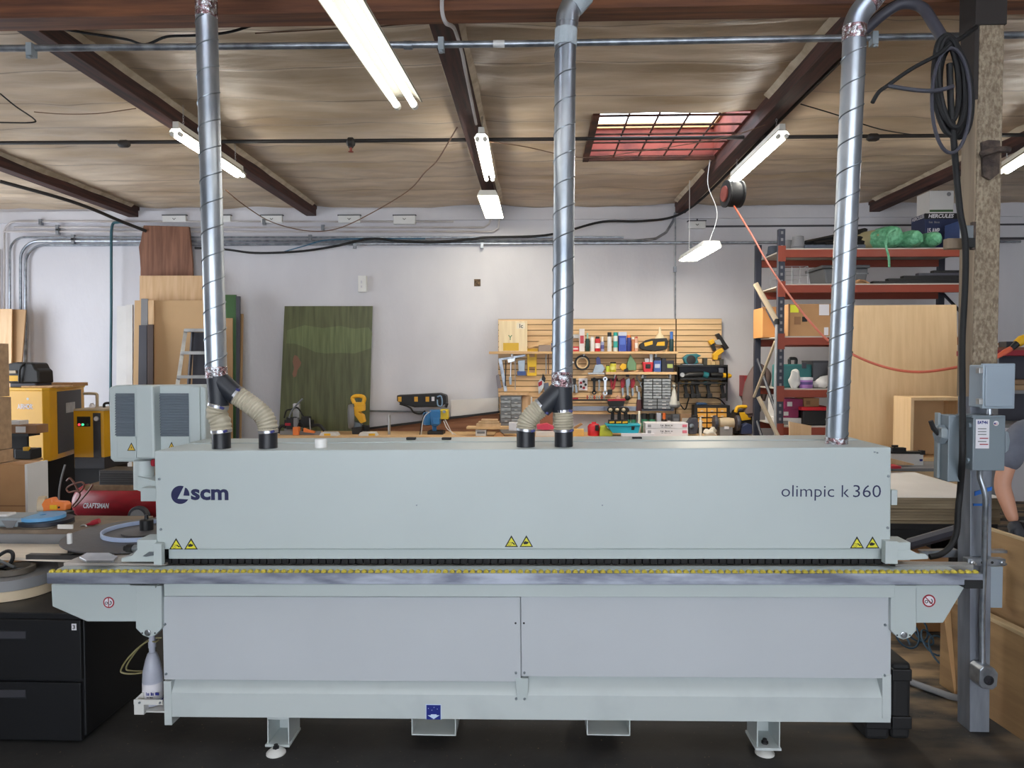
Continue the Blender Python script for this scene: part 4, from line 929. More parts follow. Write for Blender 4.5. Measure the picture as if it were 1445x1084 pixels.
M().tube(smoothpath(pp((94, 679, 7.35), (99, 675, 7.35), (106, 684, 7.35), (112, 694, 7.35), (118, 688, 7.35), (118, 682, 7.35), (112, 681, 7.35), (100, 685, 7.35), (94, 690, 7.35), (98, 695, 7.35), (108, 693, 7.35), (113, 698, 7.35), (109, 706, 7.35), (103, 713, 7.35), (105, 715, 7.35), (114, 706, 7.35), (124, 694, 7.35), (131, 684, 7.35))), .010, 6).out('air_hose', m_copper, None, 'brown air hose tied in loops in front of the red tank', 'hose', smooth=True)
M().tube(smoothpath(pp((92, 656, 7.5), (88, 670, 7.5), (84, 690, 7.5), (83, 712, 7.5))), .010, 6).out('cable', m_lamg, None, 'grey cable hanging below the yellow compressor', 'cable', smooth=True)
# low black shelf with boxes
sh = thing('shelf_unit', 'black low shelf holding a carton left of the yellow compressor', 'shelf', P(30, 780, 6.6))
M().bxp(-40, 612, 40, 616, 6.6, .16).out('shelf_board', m_black, sh); M().bxp(-40, 649, 44, 652, 6.55, .16).out('shelf_board', m_mdf2, sh); M().bxp(-40, 616, 38, 649, 6.72, .03).out('back_panel', m_dk, sh)
M().box(XX(-40, 612, 6.6), XX(40, 650, 6.55), 6.58, 6.7, 0, ZZ(10, 652, 6.6)).out('base', m_dk, sh)
o = thing('cardboard_box', 'cardboard box with a white label on the black shelf', 'box', P(36, 612, 6.6)); M().bxp(10, 600, 52, 611.9, 6.59, .16).out('carton', m_card2, o, bevel=.003); M().bxp(22, 602, 36, 610.5, 6.586, .01).out('shipping_label', m_lam, o)
M().bxp(8, 594, 28, 599.8, 6.62, .12).out('paper_stack', m_lam, None, 'white stack of papers on the labelled cardboard box', 'paper', bevel=.004)
o = thing('tool_case', 'black tool case with yellow latch on the lower shelf', 'case', P(35, 648, 6.6)); M().bxp(20, 634, 44, 648.6, 6.56, .15).out('case_body', m_black, o, bevel=.01); M().bxp(32, 631, 40, 636.5, 6.55, .03).out('latch', m_yellow2, o, bevel=.004)
# white cabinet carcass
o = thing('cabinet', 'small white sided cabinet with brown front by the plywood carcass', 'cabinet', P(30, 880, 5.3))
fx0, fx1 = XX(20.5, 690, 5.41) + .006, XX(39.5, 690, 5.25); zt2 = ZZ(30, 656, 5.25)
M().box(fx0, fx1 - .02, 5.25, 5.47, 0, zt2).out('carcass', m_card, o); M().box(fx1 - .02, fx1, 5.245, 5.475, 0, zt2 + .004).out('side_panel', m_lam, o, bevel=.002); M().box(fx0, fx1 - .02, 5.244, 5.25, zt2 - .32, zt2 - .31).out('front_seam', m_card2, o)
# table with rolls
m_tabl = mat('table_top_worn', (150, 132, 112), .7, scale=4, col2=(112, 98, 84))
tb = thing('work_table', 'worn table at the left carrying the blue tape roll', 'table', (-3.3, 4.4, 0))
zt3 = .90; tx0, tx1 = -4.3, XX(165, 756, 4.07)
M().box(tx0, tx1, 4.07, 4.47, zt3 - .025, zt3).out('table_top', m_tabl, tb, bevel=.003); M().box(tx0, tx1, 4.075, 4.10, zt3 - .11, zt3 - .026).out('apron', m_lamg, tb)
for x, y in ((tx0 + .05, 4.12), (tx1 - .1, 4.12), (tx0 + .05, 4.40), (tx1 - .1, 4.40)): M().box(x, x + .05, y, y + .05, 0, zt3 - .026).out('leg', m_lamg, tb)
def roll(px, py, r, h, z, Y, m, label, name='edge_band_roll', inner=.6, cat='roll', group=None, mi=None):
    c = Vector((XX(px, py, Y), Y, z))
    return M().lathe(c, [(r * inner, .001), (r, .001), (r, h), (r * inner, h), (r * inner, .001)], 48, caps=False).out(name, m, None, label, cat, group, smooth=True)
m_bluet = paint('tape_blue', (104, 170, 220), .4)
m_stub2 = paint('roll_black', (34, 38, 50), .5); m_dust2 = paint('roll_brown', (92, 84, 74), .6)
YB = 4.22
roll(66, 740, .148, .010, zt3, YB, m_dust2, 'dusty brown roll lowest in the stack under the blue roll', inner=.4, group='rolls stacked on the worn table')
roll(66, 740, .146, .022, zt3 + .011, YB, m_stub2, 'black roll in the middle of the stack under the blue roll', inner=.3, group='rolls stacked on the worn table')
roll(61, 740, .122, .022, zt3 + .034, YB + .01, m_bluet, 'light blue roll on top of the stack on the worn table', inner=.15, group='rolls stacked on the worn table')
M().bxp(81, 737, 102, 744, YB - .152, .01, z0=zt3 + .008, z1=zt3 + .032).out('sticky_label', m_lam, None, 'white card stuck before the black roll', 'card')
o = thing('tool_case', 'pale grey moulded plastic case at the left end of the worn table', 'case', P(10, 757, 4.2))
M().bxp(-70, 731, 31, 757, 4.12, .18, z0=zt3 + .001).out('case_body', m_grey, o, bevel=.014)
M().prism(pp((2, 735, 4.115), (24, 735, 4.115), (14, 752, 4.115)), (0, .01, 0)).out('case_rib', m_lamg, o); M().bxp(-20, 726, 10, 731, 4.16, .08).out('case_lid', m_lam, o, bevel=.006)
og = thing('angle_grinder', 'orange grinder with round disc guard behind the blue roll', 'power tool', P(70, 728, 4.4))
m_or = paint('tool_orange', (236, 128, 58), .45)
c = P(60, 717, 4.42); M().lathe(c, [(.02, -.02), (.075, -.02), (.078, .0), (.075, .02), (.02, .02)], 28, (.9, .45, 0)).out('disc', m_beige, og, smooth=True)
M().pxprism([(58, 712), (62, 705), (72, 703), (74, 708), (90, 709), (93, 713), (92, 721), (74, 722), (68, 726), (58, 726)], 4.36, .06).out('tool_body', m_or, og, bevel=.008)
M().bxp(70, 713, 80, 719, 4.355, .01).out('rating_label', m_yellow2, og); cc = P(83.5, 716, 4.36); M().cyl(cc, cc - Vector((0, .006, 0)), .006, n=10).out('button', m_dk, og)
M().bxp(66, 724, 92, 730, 4.36, .09, z0=zt3 + .001).out('tool_base', m_black, og, bevel=.004)
pl_ = thing('pliers', 'red handled pliers lying on the table by the reel plate', 'pliers', P(120, 745, 4.2))
M().tube(smoothpath(pp((96, 751, 4.2), (112, 746, 4.2), (128, 739, 4.2), (140, 735, 4.2))), [.006] * 7 + [.010] * 6 + [.016] * 6, 8).out('handle', m_red, pl_, smooth=True)
cc = P(118, 744.5, 4.17); M().tube([cc + Vector((.02 * math.cos(t), 0, .016 * math.sin(t))) for t in [2 * PI * i / 12 for i in range(12)]], .005, 6, closed=True).out('ring', m_alu, pl_, smooth=True)
# plywood outfeed board left of the machine
m_ply1 = wood('board_pale', (240, 228, 212), (226, 212, 194), 'x')
zp = .82
A = [Vector((-3.6, 3.82, zp)), Vector((-2.42, 3.74, zp)), Vector((-1.95, 3.70, zp)), Vector((-1.95, 4.06, zp)), Vector((-3.6, 4.06, zp))]
ot = thing('side_table', 'pale plywood side table top under the reel plate', 'table', (-2.8, 3.75, 0))
M().prism([p - Vector((0, 0, .018)) for p in A], (0, 0, .018)).out('table_top', m_ply1, ot, bevel=.002)
for x, y in ((-3.5, 4.0), (-1.995, 4.0), (-1.995, 3.75)): M().box(x, x + .04, y, y + .04, .0 , zp - .019).out('leg', m_lamg, ot)
# filing cabinet
fc = thing('filing_cabinet', 'black two drawer filing cabinet in the left foreground', 'cabinet', (-2.7, 3.8, 0))
m_fblk = paint('cabinet_black', (20, 21, 24), .42)
YFC = PZ(60, 1049, 0).y; fr = XX(117, 960, YFC); zt4 = ZZ(60, 867, YFC)
M().box(-3.35, fr, YFC + .02, 4.03, .03, zt4).out('cabinet_body', m_fblk, fc, bevel=.006)
M().box(-3.32, fr - .03, YFC + .03, 4.0, 0, .03).out('plinth', m_fblk, fc)
for y0, y1, hy in ((874, 957, 896), (962, 1043, 979)):
    dw = M().bxp(-200, y0, 114, y1, YFC - .002, .022).out('drawer', m_fblk, fc, bevel=.003)
    M().bxp(-45, hy - 6, 37, hy + 6.5, YFC - .005, .006).out('handle_frame', mat('handle_black', (40, 42, 46), .35), dw, bevel=.001)
    M().prism([P(-45, hy - 5, YFC - .007), P(36, hy - 5, YFC - .007), P(36, hy + 5, YFC - .007), P(-45, hy + 5, YFC - .007)], (0, .003, 0)).out('handle_recess', m_char, dw)
M().bxp(101, 880.5, 107.5, 889.5, YFC - .0045, .003).out('number_tag', m_sw, fc); text('3', 102.6, 882, 106, 888, YFC - .005, m_dk, fc, bold=.02)
# things on the cabinet
zc4 = zt4 + .002
roll(20, 830, .21, .052, zc4, 3.73, m_beige, 'wide beige roll lying lowest on the filing cabinet', inner=.5, group='rolls on the filing cabinet')
roll(20, 830, .205, .056, zc4 + .054, 3.72, m_lamg, 'wide grey roll lying on the beige one on the cabinet', inner=.2, group='rolls on the filing cabinet')
roll(20, 815, .10, .030, zc4 + .112, 3.70, m_dust2, 'small brown ring roll on top of the grey roll', inner=.78, group='rolls on the filing cabinet')
roll(84, 850, .12, .02, zc4, 3.88, m_stub2, 'thin black disc lying at the back of the filing cabinet', inner=.05, name='disc', cat='disc')
M().bxp(49, 848, 72, 852, 3.8, .02, z0=zc4 + .021, z1=zc4 + .026).out('white_stick', m_lam, None, 'white stick lying on the black disc', 'stick')
ds = thing('tape_dispenser', 'black tape dispenser loop at the left edge over the rolls', 'dispenser', P(6, 805, 3.72))
M().tube(smoothpath(pp((-4, 803, 3.7), (12, 797, 3.7), (18, 788, 3.7), (17, 780, 3.7), (10, 778, 3.7), (0, 783, 3.7), (-8, 790, 3.7))), .010, 8).out('loop', m_black, ds, smooth=True)
M().tube(pp((-6, 789, 3.70), (21, 801, 3.66)), .008, 8).out('blade', m_bolt, ds); M().lathe(P(0, 803, 3.7) , [(.03, -.04), (.03, 0)], 16).out('base', m_black, ds)
# ================================================================= MIDDLE: TOOL WALL AND BENCH
YS = 9.72
m_slat = wood('slat_board', (228, 194, 150), (214, 178, 132), 'x')
m_groove = paint('slat_groove', (112, 84, 56), .8)
zs0, zs1 = ZZ(860, 585, YS), ZZ(860, 450, YS)
def slats(x0, x1, label):
    o = thing('slat_wall_panel', label, 'panel', P((x0 + x1) / 2, 585, YS))
    a, b = XX(x0, 510, YS), XX(x1, 510, YS); n = 17; h = (zs1 - zs0) / n
    M().box(a, b, YS + .012, WALLY - .005, zs0, zs1).out('backing', m_groove, o)
    m = M()
    for i in range(n): m.box(a, b, YS, YS + .014, zs0 + h * i + .005, zs0 + h * (i + 1) - .005)
    m.out('slats', m_slat, o)
slats(703, 953, 'wide tan slatted tool board left of the thin conduit')
slats(954.5, 1018, 'narrow tan slatted tool board right of the thin conduit')
m_shelf = wood('shelf_pine', (226, 190, 142), (208, 168, 120), 'x')
def shelf(x0, x1, y0, y1, label, d=.19):
    o = thing('shelf', label, 'shelf', P((x0 + x1) / 2, y1, YS - d))
    M().bxp(x0, y0, x1, y1, YS - d, d - .002).out('shelf_board', m_shelf, o, bevel=.002)
    for k in (.12, .5, .88):
        x = x0 + (x1 - x0) * k; M().pxprism([(x - 1, y1), (x + 2, y1), (x + 2, y1 + 6), (x - 1, y1 + 6)], YS - .05, .048).bxp(x, y1, x + 1, y1 + 3, YS - .16, .11).out('bracket', m_alu, o)
    return o
shelf(690, 957, 496, 499.5, 'long pine shelf of cans and bottles on the slatted board')
shelf(855, 957.5, 525, 528.6, 'short pine shelf with the red bin on the slatted board', .17)
ZS1 = ZZ(823, 496, YS - .19); ZS2 = ZZ(905, 525, YS - .17)
YI = YS - .13
_c = {}
def K(c, r=.45): return paint('item_%d_%d_%d' % c, c, r) if ('item_%d_%d_%d' % c) not in MC else MC['item_%d_%d_%d' % c]
GB = 'cans and bottles on the tool shelf'
def can(x0, x1, y0, z, Y, body, cap, label, name='spray_can', cat='can', capf=.22, neck=.55, band=None, group=GB):
    xm = (x0 + x1) / 2; r = (x1 - x0) / 2 * Y / FPX; X = XX(xm, 490, Y); h = ZZ(xm, y0, Y) - z
    o = thing(name, label, cat, (X, Y, z), group)
    hb = h * (1 - capf)
    M().lathe((X, Y, z + .001), [(r * .93, 0), (r, .004), (r, hb * .93), (r * .9, hb * .98), (r * neck, hb)], 18).out('body', K(body), o, smooth=True)
    M().lathe((X, Y, z + hb), [(r * neck * 1.02, -.002), (r * neck * 1.02, h * capf - .004), (r * neck * .8, h * capf)], 14).out('cap', K(cap), o, smooth=True)
    if band: M().lathe((X, Y, z + hb * .25), [(r * 1.02, 0), (r * 1.02, hb * .4)], 18, caps=False).out('label', K(band), o, smooth=True)
    return o
def pbox(x0, y0, x1, y1, Y, d, col, label, name, cat, z=None, strip=None, group=None, lid=None, bev=.003):
    o = thing(name, label, cat, P((x0 + x1) / 2, y1, Y + d / 2), group)
    M().bxp(x0, y0, x1, y1, Y, d, z0=z).out('body', K(col), o, bevel=bev)
    if strip: M().bxp(x0 + (x1 - x0) * .15, y0 + (y1 - y0) * .3, x1 - (x1 - x0) * .15, y0 + (y1 - y0) * .65, Y - .003, .004).out('label', K(strip), o)
    if lid: M().bxp(x0 - .4, y0 - .5, x1 + .4, y0 + (y1 - y0) * .18, Y - .004, d + .008).out('lid', K(lid), o, bevel=.002)
    return o
# upper shelf, left to right
o = thing('board_box', 'square pale wood board with yellow sticker at the left end of the shelf', 'board', P(724, 496, YI))
M().bxp(704, 453, 744, 496, YS - .16, .05, z0=ZS1 + .001).out('board_face', wood('board_birch', (240, 222, 184), (226, 204, 164)), o, bevel=.003)
M().bxp(710, 484, 732, 495, YS - .163, .004).out('sticker', K((214, 172, 40)), o); M().bxp(729, 455.5, 741, 464, YS - .163, .004).out('paper_label', K((236, 224, 200)), o)
text('Ic', 733, 457, 738, 463, YS - .1635, K((60, 60, 60)), o, bold=.02); text('Y', 717, 473, 723, 480, YS - .161, K((60, 120, 80)), o, bold=.01)
M().pxprism([(745, 492), (745, 488), (778, 475), (778, 483)], YS - .10, .02).out('wood_wedge', m_shelf, None, 'tan wedge shaped strip leaning behind the middle duct', 'board')
M().bxp(760, 487, 777, 495.5, YI, .08, z0=ZS1 + .001).out('glue_box', K((150, 132, 120)), None, 'small grey brown box left of the middle duct', 'box', bevel=.003)
pbox(778, 484, 783, 496, YI, .06, (50, 84, 140), 'blue box peeping out left of the middle duct', 'box', 'box', ZS1 + .001, (220, 220, 230))
pbox(807, 489, 817, 496, YI, .06, (196, 40, 50), 'small red box right of the middle duct', 'box', 'box', ZS1 + .001, (230, 200, 200))
M().bxp(806, 472, 818, 477.5, YS - .06, .055).out('light_bar', K((206, 206, 204)), None, 'short white bar held on the slats above the small red box', 'bar', bevel=.003)
pbox(817.5, 464, 825, 496, YI - .01, .06, (222, 216, 214), 'tall white box with red print on the tool shelf', 'box', 'box', ZS1 + .001, (190, 60, 70))
can(826, 832, 470, ZS1, YI, (24, 60, 52), (140, 190, 180), 'dark green bottle with pale nozzle', 'glue_bottle', 'bottle', .3, .4)
can(833, 839, 475, ZS1, YI, (232, 230, 226), (200, 200, 200), 'plain white can next to the dark green bottle', capf=.08, neck=.8)
can(839.5, 847, 475, ZS1, YI, (200, 36, 46), (30, 34, 36), 'red can with black top', capf=.15, neck=.8, band=(230, 220, 220))
can(847.5, 852.5, 475, ZS1, YI, (150, 160, 196), (236, 232, 226), 'small lilac bottle with white cap', 'glue_bottle', 'bottle', .35, .6, band=(90, 90, 150))
can(857, 863, 469, ZS1, YI, (226, 228, 230), (26, 28, 30), 'white spray can with tall black cap', capf=.22, neck=.95)
can(865.5, 871.5, 469, ZS1, YI, (216, 224, 220), (30, 160, 150), 'white spray can with teal cap', capf=.18, neck=.95, band=(60, 170, 160))
pbox(873, 469, 884, 496, YI, .07, (46, 72, 168), 'blue metal tin beside the teal capped can', 'tin', 'tin', ZS1 + .001, (80, 110, 200), lid=(190, 196, 214))
can(884.5, 890.5, 473, ZS1, YI, (40, 52, 130), (226, 124, 60), 'dark blue can with orange cap', capf=.15, neck=.9)
can(891, 895.5, 476, ZS1, YI, (200, 130, 90), (240, 236, 230), 'small orange bottle with white cap', 'glue_bottle', 'bottle', .15, .7)
can(895.5, 900.5, 475, ZS1, YI, (226, 176, 150), (190, 80, 70), 'peach bottle with red cap', 'glue_bottle', 'bottle', .12, .7, band=(240, 230, 220))
o = thing('power_saw', 'black and yellow cordless saw lying on the tool shelf', 'power tool', P(922, 496, YI))
M().pxprism([(903, 486), (912, 480), (920, 478), (941, 477), (943, 483), (941, 493), (925, 496), (908, 494), (903, 491)], YI - .03, .09).out('tool_body', m_black, o, bevel=.008)
M().pxprism([(909, 484), (921, 481), (921, 486), (910, 489)], YI - .036, .02).out('grip', m_yellow2, o); M().pxprism([(928, 483), (938, 482), (938, 488), (926, 488)], YI - .036, .02).out('casing', m_yellow2, o)
c = Vector((XX(931, 480, YI + .09), YI + .09, ZZ(931, 480, YI)))
M().lathe(Vector((c.x, YI + .085, ZS1 + .001)), [(.07, 0), (.072, .14), (.066, .19), (.02, .25), (.016, .30), (.012, .33)], 20).out('jug', K((232, 216, 180)), None, 'cream squeeze jug behind the black cordless saw', 'jug', smooth=True)
can(944.5, 950.5, 468, ZS1, YI, (26, 62, 66), (70, 120, 200), 'dark teal can with long blue cap at the right end', capf=.38, neck=.7)
# lower short shelf
o = thing('tape_roll', 'black roll of tape with tan core hanging below the shelf', 'tape', P(821.5, 523, YS - .06))
c = P(821.5, 512, YS - .06); M().lathe(c, [(.078, -.03), (.104, -.03), (.104, .03), (.078, .03), (.078, -.03)], 32, (0, 1, 0), caps=False).out('tape', m_black, o, smooth=True)
M().lathe(c, [(.062, -.032), (.079, -.032), (.079, .03), (.062, .03), (.062, -.032)], 32, (0, 1, 0), caps=False).out('core', K((222, 190, 140)), o, smooth=True)
M().cyl(c + Vector((0, .058, .065)), c + Vector((0, -.05, .065)), .006).out('hook', m_alu, o)
o = thing('hand_plane', 'grey hand plane with blue knob left of the yellow tins', 'tool', P(844, 527, YI))
M().bxp(830, 526, 853, 528.2, YI - .03, .06).out('sole', m_alu, o); M().pxprism([(836, 526), (840, 515), (850, 514), (854, 520), (850, 526)], YI - .02, .05).out('plane_body', m_bolt, o, bevel=.004); M().pxprism([(842, 515), (841, 506), (844, 503), (847, 506), (848, 515)], YI - .01, .03).out('knob', K((58, 66, 120)), o, bevel=.004)
M().bxp(831, 528.6, 853, 530.5, YS - .15, .148).out('holder', m_shelf, None, 'little pine ledge under the hand plane', 'shelf')
can(855, 860.5, 515, ZS2, YI, (196, 206, 60), (40, 36, 34), 'lime tin with black lid', 'tin', 'tin', .14, .95, group='tins on the short pine shelf')
can(861, 869.5, 511, ZS2, YI, (206, 196, 60), (44, 40, 36), 'yellow green jar with black lid', 'tin', 'jar', .14, .95, group='tins on the short pine shelf', band=(226, 220, 120))
o = thing('stapler', 'yellow and black stapler on the short pine shelf', 'tool', P(878, 525, YI)); M().pxprism([(874, 518), (878, 513), (884, 514), (884, 521), (878, 523)], YI - .02, .05).out('tool_body', m_yellow2, o, bevel=.006); M().pxprism([(880, 521), (886, 519), (888, 532), (884, 532)], YI - .02, .03).out('grip', m_black, o, bevel=.004)
M().pxprism([(884, 523), (885, 512), (890, 500), (893, 505), (898, 513), (898, 523)], YI, .06).out('glue_bag', K((112, 150, 112)), None, 'pale green pointed bag on the short pine shelf', 'bag', bevel=.01)
o = thing('bin', 'red bin with black mark holding grey bits', 'bin', P(914.5, 525, YI))
A = [P(907, 511, YI - .03), P(922, 511, YI - .03), P(920.5, 525, YI - .03), P(909, 525, YI - .03)]; M().prism(A, (0, .08, 0)).out('bin_body', K((206, 40, 52)), o, bevel=.004); M().bxp(911, 514, 918, 520, YI - .034, .005).out('mark', m_black, o)
M().bxp(910, 506, 916, 511, YI, .03).bxp(917, 500, 921, 511, YI, .02).out('contents', m_alu, o)
pbox(922.5, 509, 933, 525, YI, .06, (66, 96, 168), 'blue and white packet beside the red bin', 'box', 'packet', ZS2 + .001, (196, 206, 226))
pbox(924, 504, 932, 509, YI + .02, .04, (40, 42, 52), 'dark lid standing over the blue packet', 'lid', 'lid')
pbox(934, 506, 940, 525, YI, .06, (38, 40, 52), 'black tin at the middle of the short shelf', 'tin', 'tin', ZS2 + .001)
pbox(940, 509, 951, 525, YI, .07, (44, 38, 52), 'stack of small black packets at the right of the short shelf', 'box', 'packet', ZS2 + .001, (176, 190, 110))
# ---------------------------------------------------------------- hung tools
GH = 'hand tools hung on the slatted board'
YH2 = YS - .02
def hung(name, label, cat, px, py): return thing(name, label, cat, P(px, py, YH2), GH)
def pt(o, name, m, pix, Y=None, d=.02, bevel=.002): return M().pxprism(pix, (Y or YH2) - d, d).out(name, m, o, bevel=bevel)
def rod(o, name, m, pts, r=.006, Y=None): return M().tube([P(x, y, (Y or YH2) - .012) for x, y in pts], r, 7).out(name, m, o, smooth=True)
o = hung('framing_square', 'big grey framing square hung at the left of the board', 'tool', 705, 553); pt(o, 'square_blade', m_galv, [(703, 506), (741, 500), (742, 503), (708.5, 508.5), (716, 552), (711.5, 553)], d=.008)
o = hung('caliper', 'steel caliper hung beside the framing square', 'tool', 721, 545); rod(o, 'beam', m_steel, [(721, 508), (720.5, 534)], .008); pt(o, 'jaw', m_steel, [(716, 507), (727, 505), (726, 510), (717, 512)]); pt(o, 'jaw', m_bolt, [(718, 532), (722, 532), (722, 543), (719, 543)])
o = hung('bar_clamp', 'black bar clamp hung behind the caliper', 'tool', 714, 545); rod(o, 'bar', m_black, [(714, 509), (713, 545)], .008); rod(o, 'bar', m_alu, [(727, 508), (727, 550)], .006)
o = hung('vise', 'small clamp with a blue base hung left of the yellow jig', 'tool', 736, 530); pt(o, 'clamp_frame', m_bolt, [(731, 509), (741, 508), (740, 526), (732, 526)], d=.03); pt(o, 'base', K((66, 90, 150)), [(729.5, 524), (742, 524), (742, 530), (730, 530)], d=.05)
o = hung('drill_jig', 'bright yellow plastic jig hung left of the middle duct', 'tool', 750, 531); m_jy = K((240, 196, 36))
for a in (((742.5, 492), (759, 492), (758.5, 497), (743, 497)), ((744, 497), (747, 497), (747, 504), (744, 504)), ((754.5, 497), (757.5, 497), (757.5, 504), (754.5, 504)), ((744, 504), (757.5, 504), (757, 518), (744.5, 518)), ((744.5, 518), (746.5, 518), (746.5, 526), (744.5, 526)), ((755, 518), (757, 518), (757, 526), (755, 526)), ((744, 526), (757.5, 526), (757, 530.5), (744, 530.5))): pt(o, 'jig_bar', m_jy, a, d=.03)
for x, lb in ((770.5, 'thin steel ruler hung just left of the middle duct'), (774, 'thin brown stick hung against the middle duct')):
    o = hung('ruler', lb, 'tool', x, 525); rod(o, 'blade', m_bolt if x < 772 else K((120, 84, 66)), [(x, 500), (x, 528)], .006)
o = hung('tin_snips', 'red handled snips hung below the steel ruler', 'tool', 764, 557); pt(o, 'handle', m_alu, [(760, 557), (759, 540), (764, 533), (768, 540), (767, 548)]); pt(o, 'grip', m_red, [(760, 546), (759.5, 540), (765, 537), (765, 543)], d=.024); pt(o, 'blade', m_black, [(764, 536), (766, 527), (770, 534), (769, 540)])
pt(hung('pouch', 'grey pouch hung beside the red handled snips', 'tool', 770, 550), 'pouch_body', K((98, 106, 124)), [(767, 541), (774, 540), (775, 550), (768, 552)])
pt(hung('wood_block', 'small block hung at the left edge of the slatted board', 'tool', 701, 545), 'block_body', K((120, 116, 126)), [(700, 530), (704, 528), (708, 548), (702, 548)])
o = hung('pliers', 'black pliers hung right of the middle duct', 'tool', 810, 555); pt(o, 'head', m_black, [(808, 534), (813, 534), (813, 543), (808, 543)]); pt(o, 'handle', m_bolt, [(807, 542), (810, 542), (809, 554), (806, 554)]); pt(o, 'handle', m_bolt, [(811, 542), (814, 542), (815.5, 554), (812, 555)])
o = hung('blister_pack', 'white card of small round parts hung under the tape roll', 'pack', 822.5, 551); pt(o, 'card', m_sw, [(816.5, 534), (829, 534), (829, 551), (816.5, 551)], d=.006)
for i in range(5):
    a = 2 * PI * i / 5; c = P(822.7 + 3.6 * math.cos(a), 543 + 4.6 * math.sin(a), YH2 - .012); M().cyl(c, c - Vector((0, .012, 0)), .018, n=10).out('disc_part', m_red if i % 2 else m_black, o)
mr_ = hung('tool_rail', 'black magnetic rail from which the wrenches hang', 'rail', 850, 536); pt(mr_, 'rail_bar', m_black, [(834, 534), (872, 534), (872, 537), (834, 537)], d=.02)
def wrench(x, y0, y1, m, label, w=3.2):
    o = hung('wrench', label, 'tool', x, y1)
    pt(o, 'shank', m, [(x - w * .4, y0 + 3), (x + w * .4, y0 + 3), (x + w * .4, y1 - 3), (x - w * .4, y1 - 3)], YH2 - .02, d=.012)
    for y in (y0 + 2, y1 - 2): c = P(x, y, YH2 - .032); M().lathe(c, [(w * .003, 0), (w * .0068, 0), (w * .0068, .012), (w * .003, .012), (w * .003, 0)], 14, (0, 1, 0), caps=False).out('jaw', m, o)
wrench(838.5, 534, 556, m_black, 'black wrench first on the magnetic rail', 4.5)
wrench(845.5, 536, 552, m_bolt, 'small grey wrench between the black and the bright wrench', 2.5)
wrench(854, 533, 557, m_steel, 'bright chrome wrench on the magnetic rail', 4.5)
o = hung('pliers', 'red handled pliers hung right of the chrome wrench', 'tool', 866, 551); pt(o, 'handle', m_red, [(861, 535), (863, 535), (865, 543), (862, 549)], YH2 - .02); pt(o, 'handle', m_red, [(869, 529), (871, 531), (867, 549), (863, 551)], YH2 - .02)
pt(hung('tape_measure', 'small black square box hung below the red handled pliers', 'tool', 861, 557), 'case_body', m_black, [(857.5, 550), (864, 550), (864, 557), (857.5, 557)], d=.05)
for i, (x, lb) in enumerate(((879, 'first red spring clamp hung right of the wrenches'), (886, 'grey jawed clamp between the two red clamps'), (893, 'second red spring clamp, next to the locking clamp'))):
    o = hung('spring_clamp', lb, 'tool', x, 552); pt(o, 'clamp_body', m_red if i != 1 else m_bolt, [(x - 3, 536), (x + 2, 533), (x + 3.5, 540), (x + 1, 547), (x - 2.5, 548)], YH2 - .01, d=.03); pt(o, 'jaw', m_bolt, [(x - 2, 547), (x + 1, 547), (x + 1.5, 557), (x - 1, 560)], YH2 - .01)
o = hung('locking_clamp', 'steel locking clamp with a looped jaw hung beside the parts drawers', 'tool', 907, 556)
rod(o, 'jaw_loop', m_steel, [(904, 541), (898, 533), (900, 529), (907, 527.5), (911, 531), (908, 538), (903, 542), (909, 552), (913, 556)], .010, YH2 - .03)
o = hung('file', 'long dark file with red grip hung left of the parts drawers', 'tool', 901, 580); pt(o, 'blade', m_bolt, [(900, 553), (903, 553), (904, 565), (900, 565)]); pt(o, 'grip', K((92, 44, 44)), [(899, 564), (905, 564), (906, 580), (898, 580)], d=.025); pt(o, 'tip', m_alu, [(897, 545), (900, 545), (901, 553), (898, 552)])
o = hung('tool_rail', 'magnetic strip with a row of bits below the blister pack', 'rail', 830, 564); pt(o, 'rail_bar', m_black, [(808, 563.5), (858, 563.5), (858, 565.8), (808, 565.8)], YH2 - .03, d=.03)
for i in range(8): pt(o, 'bit', m_bolt if i % 3 else m_red, [(828 + i * 3.4, 558), (829.5 + i * 3.4, 558), (829.5 + i * 3.4, 563.5), (828 + i * 3.4, 563.5)], YH2 - .03, d=.012)
pt(o, 'knife', m_red, [(808, 562), (816, 561), (816, 563.3), (808, 563.5)], YH2 - .03, d=.02)
o = hung('tray', 'black tool tray with red rim under the clamps', 'tray', 871, 573); pt(o, 'tray_body', m_black, [(858, 566), (882, 566), (880, 573.5), (860, 573.5)], YH2, d=.12); pt(o, 'tray_rim', m_red, [(858, 564), (883, 563), (883, 566), (858, 566)], YH2, d=.124); M().pxprism([(868, 563), (872, 558), (877, 563)], YH2 - .08, .05).out('contents', K((190, 150, 130)), o)
c = P(885.5, 561.5, YH2 - .02); M().lathe(c, [(.034, .0), (.036, -.02), (.02, -.03)], 16, (0, 1, 0)).out('knob', m_black, None, 'round black knob on the slats beside the red rimmed tray', 'knob', smooth=True)
M().bxp(806, 573.5, 951, 580, YS - .02, .018).out('wall_rail', K((140, 150, 172)), None, 'long blue grey rail under the slatted board', 'rail', bevel=.002)
